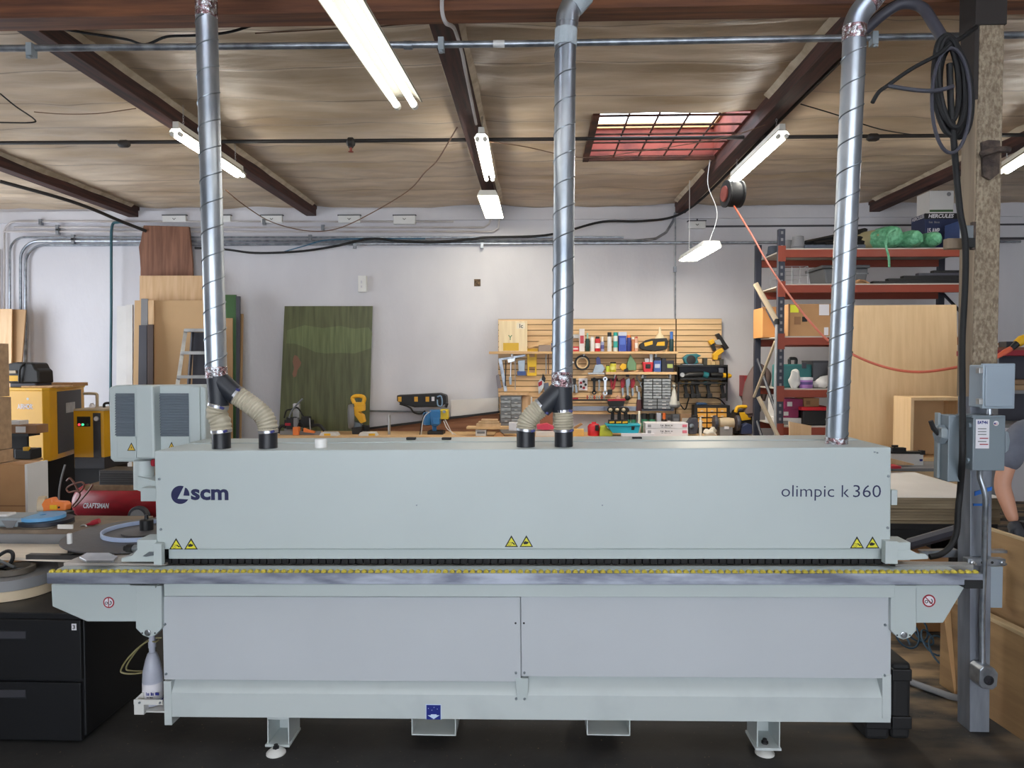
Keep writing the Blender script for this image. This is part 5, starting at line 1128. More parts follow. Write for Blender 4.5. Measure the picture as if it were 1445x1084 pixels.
# parts drawers
o = thing('parts_drawers', 'black framed cabinet of clear little drawers on the slatted board', 'cabinet', P(927, 578, YS - .15))
M().bxp(907.5, 534, 947.5, 578, YS - .14, .138).out('drawer_frame', m_black, o, bevel=.002)
m_clear = K((150, 156, 160), .25); m_clear2 = K((120, 124, 128), .25)
def drawer(x0, y0, x1, y1, m, par, Y):
    dr = M().bxp(x0, y0, x1, y1, Y, .02).out('drawer', m, par, bevel=.002)
    xm = (x0 + x1) / 2; M().bxp(xm - (x1 - x0) * .15, y1 - (y1 - y0) * .35, xm + (x1 - x0) * .15, y1 - (y1 - y0) * .15, Y - .008, .008).out('drawer_pull', m_lam if m is not m_clear else m_clear2, dr)
for r_ in range(7):
    for c_ in range(3): drawer(908.6 + c_ * 13, 535.2 + r_ * 4, 920.4 + c_ * 13, 538.4 + r_ * 4, m_clear if (r_ * 3 + c_) % 4 else m_clear2, o, YS - .155)
for r_ in range(3):
    for c_ in range(2): drawer(908.6 + c_ * 19.5, 563.4 + r_ * 4.8, 926.8 + c_ * 19.5, 567.4 + r_ * 4.8, m_clear2, o, YS - .155)
# plastic bag
o = thing('plastic_bag', 'tied clear plastic bag of white bits hung right of the parts drawers', 'bag', P(951, 577, YS - .1))
M().lathe(P(951, 575, YS - .11), [(.03, -.01), (.075, .01), (.085, .05), (.055, .15), (.025, .23), (.012, .26), (.03, .29), (.02, .31)], 14).out('bag_body', K((196, 194, 186), .3), o, smooth=True)
M().lathe(P(951, 574.5, YS - .11), [(.06, -.012), (.088, .012), (.089, .035)], 14).out('contents', K((120, 120, 122)), o, smooth=True); M().tube(pp((947, 541, YS - .11), (954, 541, YS - .11)), .008, 6).out('tie', m_beige, o)
# black power tool rack
rk = thing('tool_rack', 'black metal rack of cordless tools on the narrow slatted board', 'rack', P(990, 565, YS - .15))
for y0, y1 in ((515, 517.5), (539.5, 542)): M().bxp(956, y0, 1027, y1, YS - .26, .25).out('rack_shelf', m_black, rk)
M().bxp(957, 517, 1026, 533, YS - .02, .018).out('rack_back', m_lamd, rk); M().bxp(960, 533, 1026, 536, YS - .22, .2).out('rack_shelf', m_black, rk)
for x in (956.5, 1025): M().bxp(x, 515, x + 2, 566, YS - .24, .02).out('rack_leg', m_black, rk); M().bxp(x, 517, x + 2, 540, YS - .24, .22).out('rack_side', m_black, rk)
GT = 'cordless tools on the black rack'
def tool(name, label, px, py): return thing(name, label, 'power tool', P(px, py, YS - .2), GT)
m_teal2 = K((36, 110, 118))
o = tool('circular_saw', 'teal circular saw on top of the black rack', 976, 515); YT = YS - .2
M().pxprism([(964, 505), (970, 500), (983, 499), (990, 502), (984, 505), (986, 512), (976, 516), (967, 513)], YT, .09).out('saw_body', m_teal2, o, bevel=.01); c = P(975, 508, YT); M().lathe(c, [(.06, 0), (.062, -.014), (.02, -.018)], 22, (0, 1, 0)).out('blade_guard', m_black, o, smooth=True); M().bxp(963, 514, 992, 515.2, YT - .04, .14).out('saw_base', m_bolt, o)
for i, (x, h, cc) in enumerate(((993, 505, (56, 58, 52)), (998, 508, (190, 160, 110)), (1004, 510, (206, 176, 126)), (1010, 509, (176, 144, 100)), (1016, 507, (70, 68, 64)))):
    pbox(x, h, x + 5.4, 515, YT, .1, cc, ('dark charger block next to the teal saw', 'first tan wood block on the rack', 'second tan wood block on the rack', 'darker tan block third on the rack', 'dark battery at the right end of the rack top')[i], 'block', 'block')
o = tool('angle_grinder', 'black grinder with teal middle lying in the rack', 982, 534); M().tube(pp((962, 531, YT), (972, 529, YT), (990, 528, YT), (1000, 531, YT)), [.025, .04, .04, .026], 10).out('tool_body', m_black, o, smooth=True); M().tube(pp((992, 528.3, YT), (999, 530.5, YT)), .042, 12).out('collar', m_teal2, o, smooth=True); M().lathe(P(962.5, 529, YT - .02), [(.03, 0), (.03, -.02)], 12, (0, 1, 0)).out('guard', m_alu, o)
o = tool('impact_driver', 'yellow tipped driver lying at the right of the rack', 1018, 534); M().tube(pp((1003, 529, YT), (1012, 529, YT), (1020, 530, YT)), [.03, .036, .03], 10).out('tool_body', m_black, o, smooth=True); M().tube(pp((1020, 530, YT), (1029, 530.5, YT), (1032, 531, YT)), [.034, .034, .02], 12).out('nose', m_yellow2, o, smooth=True); M().bxp(1015, 519.5, 1023, 526, YT + .1, .05).out('label', m_sw, rk)
for i, (x, m2, lb) in enumerate(((966, m_yellow2, 'leftmost cordless drill hanging under the rack'), (975, m_yellow2, 'second hanging drill from the left'), (982, m_black, 'third hanging drill, all black'), (998, m_teal2, 'hanging drill with a teal band in the middle'), (1018, m_yellow2, 'rightmost cordless drill hanging under the rack'))):
    o = tool('drill', lb, x, 563); Y_ = YS - .16 - .02 * (i % 2)
    M().tube(pp((x - 5, 541, Y_), (x + 1, 540.5, Y_), (x + 5, 541.5, Y_)), [.026, .036, .030], 10).out('motor_housing', m_black, o, smooth=True)
    M().pxprism([(x - 1.5, 543), (x + 3, 543), (x + 5, 556), (x + 1, 557)], Y_ - .02, .04).out('grip', m_black, o, bevel=.006); M().pxprism([(x, 556), (x + 7, 555), (x + 7.5, 561), (x + .5, 562.5)], Y_ - .04, .08).out('battery', m_black, o, bevel=.006); M().bxp(x - 4, 539, x, 542.5, Y_ - .04, .02).out('band', m2, o)
o = tool('nail_gun', 'yellow and black nail gun hung high right of the narrow slatted board', 1015, 510); Y_ = YS - .1
M().pxprism([(1010, 472), (1015, 470), (1029, 491), (1024, 494), (1019, 487)], Y_, .07).out('magazine', m_black, o, bevel=.006); M().pxprism([(1000, 481), (1007, 478), (1009, 484), (1003, 487)], Y_ - .01, .08).out('motor_cap', m_yellow2, o, bevel=.008)
M().pxprism([(1003, 486), (1008, 484), (1011, 494), (1007, 496)], Y_, .06).out('grip', m_black, o, bevel=.005); M().pxprism([(1008, 482), (1016, 478), (1020, 487), (1011, 486)], Y_, .06).out('frame', m_alu, o, bevel=.005)
M().pxprism([(1006, 500), (1012, 494), (1020, 491), (1022, 496), (1014, 502), (1013, 508), (1007, 508)], Y_ - .01, .08).out('battery', m_yellow2, o, bevel=.008); M().bxp(1007, 506, 1013, 509, Y_ - .005, .06).out('battery_foot', m_black, o)
# ---------------------------------------------------------------- bench behind the machine
ZB = .95
bn = thing('work_bench', 'long pale work bench standing along the back wall', 'bench', (.6, 9.4, 0))
bx0, bx1 = XX(395, 610, 9.3), XX(1062, 610, 9.3)
M().box(bx0, bx1, 8.95, 9.66, ZB - .04, ZB).out('bench_top', m_shelf, bn, bevel=.003); M().box(bx0 + .05, bx1 - .05, 9.05, 9.62, .12, ZB - .041).out('cupboards', m_lam, bn)
for i in range(5):
    x = bx0 + .05 + (bx1 - bx0 - .2) * i / 4; M().box(x, x + .08, 9.0, 9.08, 0, ZB - .041).out('leg', m_maple, bn)
GBN = 'things standing on the work bench'
YB_ = 9.3
def bt(name, label, cat, px, Y=YB_): return thing(name, label, cat, Vector((XX(px, 608, Y), Y, ZB)), GBN)
def bx(o, nm, m, x0, y0, x1, y1, Y=YB_, d=.12, floor=False, bevel=.004): return M().bxp(x0, y0, x1, y1, Y, d, z0=ZB + .001 if floor else None).out(nm, m, o, bevel=bevel)
def pxp(o, nm, m, pix, Y=YB_, d=.08, bevel=.004): return M().pxprism(pix, Y, d).out(nm, m, o, bevel=bevel)
# planks leaning at the back of the bench
M().pxprism([(520, 606), (705, 583), (705, 700), (520, 700)], 9.74, .03).out('wood_board', wood('panel_walnut', (160, 112, 82), (138, 92, 66), 'x'), None, 'long brown board with a slanting top at the back of the bench', 'board', bevel=.003)
M().pxprism([(520, 603.5), (705, 580), (705, 583), (520, 606.5)], 9.69, .045).out('board_edge', m_black, None, 'black strip along the slanting top of the long brown board', 'strip')
M().pxprism([(636, 565), (705, 561), (705, 581), (636, 588)], 9.72, .03).out('white_board', m_lam, None, 'white panel above the long brown board', 'panel', bevel=.003)
M().tube(pp((522, 580, 9.8), (575, 581, 9.8), (600, 582, 9.8)), .014, 8).out('pipe', m_bolt, None, 'short grey pipe on the wall right of the green sheet', 'pipe', smooth=True)
o = bt('rail', 'low dark rail of the bench before the green sheet', 'rail', 430)
M().bxp(395, 608.5, 452, 611, 9.1, .03, z0=ZB + .002).out('rail_bar', m_lamg, o)
# cnc head
o = bt('router_machine', 'black desktop router machine with cables in front of the green sheet', 'machine', 418)
bx(o, 'gantry', m_black, 401, 593, 440, 603, d=.1); bx(o, 'spindle', m_black, 404, 589, 416, 606, 9.26, .08); bx(o, 'spindle_label', m_red, 402, 597, 410, 601, 9.25, .02); bx(o, 'motor', m_lamg, 414, 590, 420, 603, 9.24, .08)
bx(o, 'column', m_alu, 413, 570, 422, 592, 9.38, .06); bx(o, 'cap', m_sw, 414, 569.5, 421, 574, 9.37, .05); bx(o, 'bed', m_lamg, 401, 605, 420, 610, d=.2, floor=True); bx(o, 'gear_box', m_black, 425, 588, 436, 601, 9.27, .1)
M().tube(smoothpath(pp((408, 590, 9.25), (412, 580, 9.25), (420, 570, 9.25), (427, 563, 9.25))), .012, 7).out('antenna', m_bolt, o, smooth=True)
M().tube(smoothpath(pp((438, 602, 9.28), (446, 600, 9.28), (452, 601, 9.28), (458, 608, 9.28))), .022, 8).out('frame_tube', m_black, o, smooth=True); M().tube(smoothpath(pp((404, 603, 9.28), (398, 601, 9.28), (394, 605, 9.28), (393, 611, 9.28))), .02, 8).out('frame_tube', m_black, o, smooth=True)
M().tube(pp((437, 590, 9.24), (438, 611, 9.24)), .009, 7).out('rod', m_steel, o, smooth=True); M().tube(smoothpath(pp((420, 603, 9.2), (424, 596, 9.2), (429, 604, 9.2), (424, 612, 9.2), (426, 615, 9.2))), .012, 7).out('cable_loop', m_rubber, o, smooth=True); M().tube(smoothpath(pp((401, 590, 9.3), (404, 580, 9.3), (410, 578, 9.3), (420, 576, 9.3), (428, 588, 9.3))), .010, 7).out('hose', m_rubber, o, smooth=True)
o = bt('clamp', 'orange block with an orange lever on the bench rail', 'clamp', 420, 9.05); bx(o, 'block', m_or, 413, 603, 421, 610, 9.05, .08, floor=True); pxp(o, 'lever', m_or, [(428, 604), (436, 607), (444, 609), (443, 611.5), (428, 610)], 9.05, .05)
for i, (x0, lb) in enumerate(((449, 'white tray with yellow label left of the mitre saw'), (504, 'white tray with yellow label right of the mitre saw'))):
    o = bt('tray', lb, 'tray', x0 + 12, 9.0); pxp(o, 'tray_body', m_lam, [(x0 + 4, 610.5), (x0 + 24, 610.5), (x0 + 28, 617), (x0, 617)], 9.0, .15); bx(o, 'label', m_yellow2, x0 + 8 + i * 8, 612, x0 + 17 + i * 8, 615, 8.992, .02)
# mitre saw
o = bt('mitre_saw', 'yellow handled mitre saw in front of the green sheet', 'power tool', 504)
c = P(495, 588, 9.3); M().lathe(c, [(.01, -.03), (.155, -.03), (.165, -.01), (.165, .03), (.01, .035)], 30, (1, .35, .0)).out('blade_guard', m_lamg, o, smooth=True)
m_ys = K((238, 178, 40))
M().tube(smoothpath(pp((500, 569, 9.25), (497.5, 562, 9.25), (502, 559, 9.25), (511, 559.5, 9.25), (514, 563, 9.25), (512, 570, 9.25))), .026, 9).out('handle', m_ys, o, smooth=True); pxp(o, 'handle_base', m_ys, [(499, 568), (513, 568), (514, 573), (500, 574)], 9.22, .09, .008)
pxp(o, 'motor_cover', m_ys, [(499, 574), (513, 573), (513, 580), (506, 582), (512, 586), (514, 596), (509, 598), (500, 586)], 9.22, .12, .008); pxp(o, 'saw_base', m_black, [(496, 604), (511, 602), (510, 613), (497, 613)], 9.2, .2); pxp(o, 'arm', m_bolt, [(499, 594), (509, 598), (510, 606), (498, 606)], 9.25, .1); pxp(o, 'battery', m_black, [(509, 600), (519, 601), (520, 611), (511, 612)], 9.3, .1, .008)
M().tube(pp((549.5, 586, 9.2), (549, 617, 9.2)), .017, 10).out('steel_tube', m_alu, None, 'upright grey tube standing on the bench by the brown board', 'tube', smooth=True)
# battery charging shelf on the wall
o = thing('charger_shelf', 'black wall shelf of battery chargers above the blue drill press', 'shelf', P(595, 577, 9.7))
M().pxprism([(560, 558), (620, 555), (629, 558), (630, 570), (620, 574), (585, 575), (566, 570), (560, 566)], 9.6, .2).out('shelf_body', m_black, o, bevel=.01)
for x in (564, 587, 603): M().bxp(x - 2.5, 560, x + 2.5, 567, 9.594, .02).out('battery_latch', K((214, 160, 50)), o, bevel=.003)
M().bxp(609, 560, 613, 566, 9.594, .02).out('socket', m_sw, o)
M().tube(smoothpath(pp((617, 560, 9.59), (622, 559, 9.59), (624, 566, 9.59), (623, 573, 9.59), (618, 572, 9.59), (617, 564, 9.59))), .01, 6).out('wire_loop', K((130, 160, 190)), o, smooth=True)
M().tube(smoothpath(pp((564, 570, 9.59), (578, 575, 9.58), (584, 582, 9.58), (594, 584, 9.56), (600, 580, 9.55))), .012, 7).out('cable', m_rubber, o, smooth=True)
# blue drill press
o = bt('drill_press', 'blue bench drill press with yellow belt box', 'machine', 612, 9.35); m_pb = K((50, 118, 176), .35)
M().lathe(P(603, 600, 9.3), [(.04, 0), (.055, .01), (.055, .16), (.04, .17)], 18).out('motor', m_pb, o, smooth=True); pxp(o, 'head', m_pb, [(605, 579), (621, 579), (621, 598), (617, 602), (609, 602), (607, 596)], 9.26, .16, .012); bx(o, 'switch_box', m_pb, 611, 590, 620, 599, 9.2, .06); bx(o, 'belt_box', K((224, 196, 50)), 621, 578, 632, 592, 9.3, .14, bevel=.008)
c = P(627, 581, 9.29); M().cyl(c, c - Vector((0, .015, 0)), .02, n=14).out('pulley_knob', m_bolt, o); M().tube(pp((613, 600, 9.33), (613, 616, 9.33)), .03, 12).out('column', m_pb, o, smooth=True); bx(o, 'base', m_black, 603, 609, 625, 617, 9.2, .25); M().cyl(P(629, 575, 9.35), P(631, 569, 9.35), .02).out('knob', m_black, o)
for a in ((601, 582, 596, 592, 592, 616), (608, 580, 598, 590, 594, 616), (628, 592, 634, 604, 640, 616), (626, 594, 632, 606, 647, 616)): M().tube(smoothpath(pp((a[0], a[1], 9.2), (a[2], a[3], 9.2), (a[4], a[5], 9.2))), .006, 6).out('wire', m_lam if a[0] > 602 else m_rubber, o, smooth=True)
# wood offcut pile
for i, (x0, y0, x1, y1, lb) in enumerate(((678, 591, 703, 594, 'topmost short offcut of the wood pile'), (675, 594.3, 705, 597, 'second offcut from the top of the wood pile'), (677, 597.3, 704, 600, 'third offcut of the wood pile'), (672, 600.3, 706, 603.4, 'fourth offcut of the wood pile'))):
    pass
Yw = 9.02
def zz(y): return ZZ(690, y, Yw)
GO = 'offcuts piled on the bench'
for x0, x1, y0, y1, lb in ((672, 706, 598.2, 602.6, 'lowest offcut lying across the long pale plank'), (675, 704, 595.4, 597.8, 'middle offcut of the small wood pile'), (679, 702, 592.3, 595, 'topmost offcut of the small wood pile')):
    M().bxp(x0, y0, x1, y1, Yw, .14).out('wood_offcut', m_maple, None, lb, 'board', GO, bevel=.002)
M().bxp(658, 602.8, 732, 606, Yw - .02, .2).out('plank', m_shelf, None, 'long pale plank under the small wood pile', 'board', GO, bevel=.003)
o = bt('box', 'white box holding up the long pale plank', 'box', 678, Yw); bx(o, 'carton', m_lam, 671, 606.2, 686, 617, Yw, .16, floor=True); bx(o, 'label', m_lamg, 673, 609, 684, 612, Yw - .004, .01)
pxp(bt('rag', 'crumpled orange brown rag under the plank', 'rag', 706, Yw), 'rag_body', K((196, 148, 100)), [(696, 617), (699, 611), (705, 610), (710, 613), (712, 617)], Yw, .12, .01)
o = bt('box', 'small white carton at the right end of the long plank', 'box', 725, 8.98); bx(o, 'carton', m_sw, 718, 596.5, 731, 608, 8.98, .1)
# grey drawer unit
o = thing('drawer_unit', 'grey unit of shallow drawers with a wooden top left of the middle wye', 'cabinet', P(722, 616, 9.4), GBN)
M().bxp(706, 558, 736, 604, 9.36, .3, z0=ZB + .001).out('unit_frame', m_lamg, o, bevel=.003); M().bxp(704, 555, 746, 558, 9.34, .36).out('unit_top', m_maple, o)
for r_ in range(7):
    for c_ in range(2): drawer(707.5 + c_ * 14.2, 560 + r_ * 5.2, 720.5 + c_ * 14.2, 564.3 + r_ * 5.2, m_clear if (r_ + c_) % 2 else m_clear2, o, 9.345)
M().bxp(736.5, 559, 749, 604, 9.4, .25, z0=ZB + .001).out('wood_box', m_maple, None, 'orange toned wooden box right of the grey drawer unit', 'box', bevel=.003)
M().bxp(749, 561, 751, 604, 9.38, .2, z0=ZB + .001).out('white_strip', m_lam, None, 'thin white strip standing by the wooden box', 'strip')
o = bt('magazine', 'stack of papers with red cover behind the hose clamps', 'paper', 770, 9.05)
M().bxp(756, 609, 784, 616, 9.05, .25, z0=ZB + .001).out('pages', m_lam, o, bevel=.002); pxp(o, 'cover', K((214, 70, 96)), [(757, 600), (772, 598), (783, 603), (783, 606), (770, 607), (758, 606)], 9.1, .16)
M().bxp(762, 580, 780, 600, 9.5, .1, z0=ZB + .001).out('wood_block', K((150, 96, 70)), None, 'reddish wood block behind the middle wye', 'board', bevel=.003)
o = bt('wood_scraps', 'yellow wood scrap right of the middle ducts', 'board', 816, 9.05); bx(o, 'scrap', K((214, 170, 96)), 808, 606, 824, 614, 9.05, .1, floor=True); pxp(o, 'scrap', K((160, 120, 80)), [(808, 604), (820, 597), (823, 599), (812, 606)], 9.2, .05)
o = bt('canister', 'red canister with black mark on the bench', 'canister', 838, 9.1)
M().lathe(Vector((XX(838, 605, 9.15), 9.15, ZB + .001)), [(.075, 0), (.08, .01), (.08, .12), (.06, .15), (.03, .155), (.03, .175)], 20).out('body', K((204, 34, 48)), o, smooth=True); bx(o, 'mark', m_black, 840, 600, 845, 608, 9.06, .03)
pxp(bt('glove', 'lime green gloves heaped by the teal tray', 'gloves', 854, 9.05), 'glove_body', K((176, 186, 60)), [(846, 616), (847, 602), (855, 600), (858, 606), (864, 608), (865, 616)], 9.05, .1, .012)
# teal tray of drills
o = bt('tray', 'bright teal plastic tray in front of the three drills', 'tray', 880, 9.05)
M().prism(pp((856, 600, 9.0), (903.5, 600, 9.0), (901, 611.5, 9.0), (865, 611.5, 9.0)), (0, .22, 0)).out('tray_body', K((30, 160, 184)), o, bevel=.006); bx(o, 'tray_rim', K((30, 170, 192)), 856, 599, 904, 601.5, 8.99, .24); pxp(o, 'tray_mark', m_dk, [(891, 601), (896, 601), (895, 607), (891, 607)], 8.995, .01)
for x, lb in ((864, 'leftmost drill standing in the teal tray'), (873.5, 'middle drill standing in the teal tray'), (882.5, 'rightmost drill standing behind the teal tray')):
    q = bt('drill', lb, 'power tool', x, 9.12); M().tube(pp((x - 3, 578.5, 9.02), (x + 2, 578.5, 9.2)), [.04, .034], 12).out('motor_housing', m_black, q, smooth=True); M().lathe(P(x - 2.6, 578.5, 9.03), [(.026, 0), (.022, -.03), (.008, -.05)], 12, (0, 1, 0)).out('chuck', m_beige, q, smooth=True)
    pxp(q, 'grip', m_black, [(x - 1.5, 582), (x + 3, 582), (x + 3, 594), (x - 2, 594)], 9.1, .05, .006); pxp(q, 'battery', m_black, [(x - 5, 593), (x + 4, 593), (x + 4, 598.5), (x - 5, 598.5)], 9.05, .1, .006); pxp(q, 'battery_front', m_yellow2, [(x - 4, 595), (x + 3, 594.5), (x + 3, 597), (x - 4, 597.5)], 9.045, .01, 0)
m_gcan = (44, 128, 96)
for x0, x1, lb in ((883.5, 890, 'leftmost green can behind the drills'), (891, 898, 'green can with black lid right of the leftmost one'), (905.5, 914.5, 'green can just right of the white nozzle bottle'), (915.5, 925.5, 'rightmost and largest green can on the bench')):
    can(x0, x1, 584.5 if x0 < 900 else 583.5, ZB + .001, 9.55, m_gcan, (24, 26, 28), lb, 'paint_can', 'can', .28, .98, group='green cans on the bench')
o = can(899, 906, 580, ZB + .001, 9.3, (196, 190, 176), (232, 226, 208), 'grey bottle with a tall cream nozzle among the green cans', 'glue_bottle', 'bottle', .5, .4, group=GBN)
can(934, 941.5, 583, ZB + .001, 9.5, (44, 34, 30), (226, 110, 46), 'black bottle with an orange collar on the bench', 'spray_bottle', 'bottle', .3, .6, group=GBN, band=(190, 90, 50))
can(942.5, 947, 589, ZB + .001, 9.4, (226, 226, 230), (36, 36, 40), 'small white bottle with black cap on the bench', 'glue_bottle', 'bottle', .2, .6, group=GBN)
pbox(926.5, 583, 933, 604, 9.58, .06, (186, 190, 206), 'pale lilac carton behind the bench bottles', 'box', 'box', ZB + .001)
pbox(949, 585, 959, 604, 9.4, .12, (76, 78, 84), 'dark grey case behind the white cartons', 'case', 'case', ZB + .001, strip=(120, 120, 124))
pbox(960, 584, 976, 604, 9.55, .1, (150, 120, 92), 'brown crate with metal parts behind the white cartons', 'crate', 'crate', ZB + .001, strip=(190, 190, 188))
for y0, y1, z, lb in ((597.2, 605, None, 'upper white carton with pink label on the bench'), (605.4, 613.5, ZB + .001, 'lower white carton with pink label on the bench')):
    o = bt('carton', lb, 'box', 941, 9.0); bx(o, 'carton_body', m_sw, 911, y0, 971, y1, 9.0, .25, floor=bool(z)); bx(o, 'pink_label', K((222, 120, 140)), 963, y0 + 2, 969.5, y1 - 2, 8.996, .01); bx(o, 'grey_print', K((150, 150, 156)), 914, y0 + 2, 919, y1 - 2, 8.996, .01)
    marks(932, y0 + 2, 950, y0 + 4.2, 8.999, K((70, 70, 76)), o, 11); marks(933, y0 + 5.2, 947, y0 + 6.2, 8.999, K((110, 110, 116)), o, 12)
    if z is None: pass
M().bxp(877, 612, 924, 616, 8.96, .06).out('white_board', m_sw, None, 'low white strip lying before the teal tray', 'strip', bevel=.002)
# charger / camera like tool
o = bt('bench_tool', 'dark grey bench tool with clamp arms right of the white cartons', 'machine', 979, 9.05); pxp(o, 'tool_body', m_lamd, [(972, 613), (971, 597), (976, 590), (984, 590), (986, 600), (983, 613)], 9.05, .14, .01); bx(o, 'arm', m_black, 977, 586, 985, 597, 9.1, .08); c = P(976, 601, 9.045); M().lathe(c, [(.03, 0), (.03, -.012), (.012, -.016)], 14, (0, 1, 0)).out('dial', m_bolt, o, smooth=True)
can(987, 991.5, 589, ZB + .001, 9.1, (232, 230, 224), (210, 206, 196), 'thin white tube standing by the dark bench tool', 'tube', 'tube', .15, .6, group=GBN)
c = Vector((XX(1001, 608, 9.05), 9.05, ZB + .05)); M().ball(c, .085, 12, (1.05, .8, .6)).ball(c + Vector((.05, .0, .03)), .05, 10, (1, .8, .8)).crumple(.03, 14).out('plastic_bag', K((214, 208, 196), .3), None, 'crumpled white plastic bag on the bench', 'bag', smooth=True)
# orange drawer organiser
o = bt('organiser', 'black organiser with orange drawers on the bench', 'cabinet', 1005, 9.5)
M().bxp(980, 572, 1030, 606, 9.46, .18, z0=ZB + .001).out('organiser_frame', m_black, o, bevel=.004)
for r_ in range(4):
    for c_ in range(3): drawer(984.5 + c_ * 14.2, 576 + r_ * 7.3, 997 + c_ * 14.2, 581.5 + r_ * 7.3, K((222, 164, 72)), o, 9.445)
pxp(bt('cable_coil', 'blue coil of cable on top of the orange drawer organiser', 'cable', 992, 9.5), 'coil_body', K((40, 72, 110)), [(983, 571.5), (985, 568), (996, 568.5), (1000, 571.5)], 9.5, .1, .008)
# grinder
o = bt('bench_grinder', 'bench grinder with two wheels in front of the orange drawers', 'machine', 1024, 9.08); c = P(1025, 597, 9.1)
M().lathe(c, [(.03, -.10), (.062, -.09), (.07, -.03), (.07, .03), (.062, .09), (.03, .10)], 20, (1, 0, 0)).out('motor', m_beige, o, smooth=True)
for s in (-1, 1): M().lathe(c + Vector((s * .14, 0, 0)), [(.02, -.02), (.095, -.02), (.10, 0), (.095, .02), (.02, .02)], 22, (1, 0, 0)).out('wheel_guard', m_lamd, o, smooth=True)
bx(o, 'base', m_lamg, 1016, 603, 1034, 613, 9.05, .16, floor=True); bx(o, 'switch', m_sw, 1022, 602, 1029, 606, 9.04, .02)
# planer
o = bt('planer', 'yellow and black portable planer at the right end of the bench', 'power tool', 1048, 9.2)
pxp(o, 'planer_body', m_black, [(1035, 613), (1036, 590), (1041, 580), (1058, 578), (1062, 584), (1062, 613)], 9.2, .25, .012); M().tube(smoothpath(pp((1038, 582, 9.18), (1041, 575, 9.18), (1050, 574, 9.18), (1058, 575, 9.18), (1060, 581, 9.18))), .022, 8).out('handle', m_yellow2, o, smooth=True); pxp(o, 'cover', m_yellow2, [(1043, 582), (1058, 582), (1060, 592), (1047, 594)], 9.185, .03, .006)
pxp(o, 'dust_bag', K((50, 62, 98)), [(1046, 613), (1046, 602), (1055, 597), (1062, 600), (1062, 613)], 9.05, .12, .014)
M().tube(smoothpath(pp((955, 563, YS - .05), (966, 578, YS - .05), (971, 566, YS - .05), (975, 556, YS - .05), (990, 561, YS - .05), (1012, 562, YS - .05), (1022, 570, YS - .05), (1030, 583, YS - .06), (1034, 600, YS - .08))), .009, 6).out('cable', m_rubber, None, 'black cable looping under the cordless tool rack', 'cable', smooth=True)
# jacket
o = thing('jacket', 'grey brown jacket hanging left of the pallet rack', 'jacket', P(1066, 590, 9.3))
m_jk = K((112, 96, 94), .85)
M().tube(smoothpath(pp((1075, 518, 9.35), (1071, 524, 9.3), (1066, 540, 9.25), (1062, 560, 9.25), (1060, 580, 9.25), (1062, 586, 9.25))), [.03, .05, .07, .08, .09, .095, .10, .105, .11, .115, .12, .12, .125, .13, .13, .13, .13, .13, .13, .13, .12, .12, .12, .12, .12, .12, .10, .10, .10, .08, .06], 14).out('jacket_body', m_jk, o, smooth=True)
M().tube(smoothpath(pp((1078, 522, 9.28), (1083, 530, 9.25), (1080, 545, 9.22), (1074, 565, 9.22))), .05, 10).out('sleeve', m_jk, o, smooth=True)
pbox(1050.5, 530, 1058, 560, 9.6, .248, (170, 60, 66), 'dull red box behind the hanging jacket', 'box', 'box')
# ================================================================= RIGHT: PALLET RACK
m_upr = paint('rack_upright_navy', (44, 48, 62), .5)
m_rko = paint('rack_beam_orange', (138, 60, 42), .5)
m_deck = paint('rack_deck', (186, 180, 172), .6)
YF_, YR_ = 7.85, 8.65
RX0, RX1 = XX(1101, 450, 7.85), XX(1386, 420, 7.85)
rack = thing('pallet_rack', 'tall pallet rack with navy uprights and orange beams at the right', 'rack', (3.85, 8.25, 0))
def upright(x, y, h):
    m = M().box(x - .035, x + .035, y - .03, y + .03, 0, h); m.out('upright', m_upr, rack, bevel=.003)
    s = M()
    for k in range(int(h / .075)):
        z = .06 + k * .075
        if z > 1.0: s.box(x - .012, x + .012, y - .0315, y - .029, z, z + .03)
    return s
for x in (RX0, RX1):
    for y, h in ((YF_, 3.34), (YR_, 3.30)):
        s = upright(x, y, h)
        if y == YF_: s.out('slots', m_lamg, rack, kind='stuff')
        else: s.b.free()
    for z0_, z1_ in ((.5, 1.2), (1.25, 1.95), (2.2, 2.75)): M().tube([(x, YF_, z0_), (x, YR_, z1_)], .018, 6).out('brace', m_upr, rack)
ZL = [ZZ(1230, y, YF_) for y in (352, 402, 476, 550, 603)]
for i, z in enumerate(ZL):
    xe = RX1
    for y in (YF_ - .03, YR_ - .02):
        M().box(RX0 + .02, xe - .02, y, y + .05, z - .085, z - .002).out('beam', m_rko, rack, bevel=.004)
    for xx in (RX0, RX1): M().box(xx - .04, xx + .04, YF_ - .036, YF_ - .028, z - .13, z + .04).out('beam_plate', m_rko, rack)
    M().box(RX0 + .03, xe - .03, YF_ - .02, YR_ + .02, z - .002, z + .012).out('shelf_deck', m_deck, rack)
ZL = [z + .013 for z in ZL]
GR = 'things stored on the pallet rack'
def rt(name, label, cat, px, z, Y): return thing(name, label, cat, Vector((XX(px, 400, Y), Y, z)), GR)
def rb(o, nm, m, x0, y0, x1, y1, Y, d, z0=None, bevel=.004): return M().bxp(x0, y0, x1, y1, Y, d, z0=z0).out(nm, m, o, bevel=bevel)
m_bkt = paint('bucket_grey', (112, 114, 120), .6); m_bktd = paint('bucket_dark', (70, 78, 92), .6)
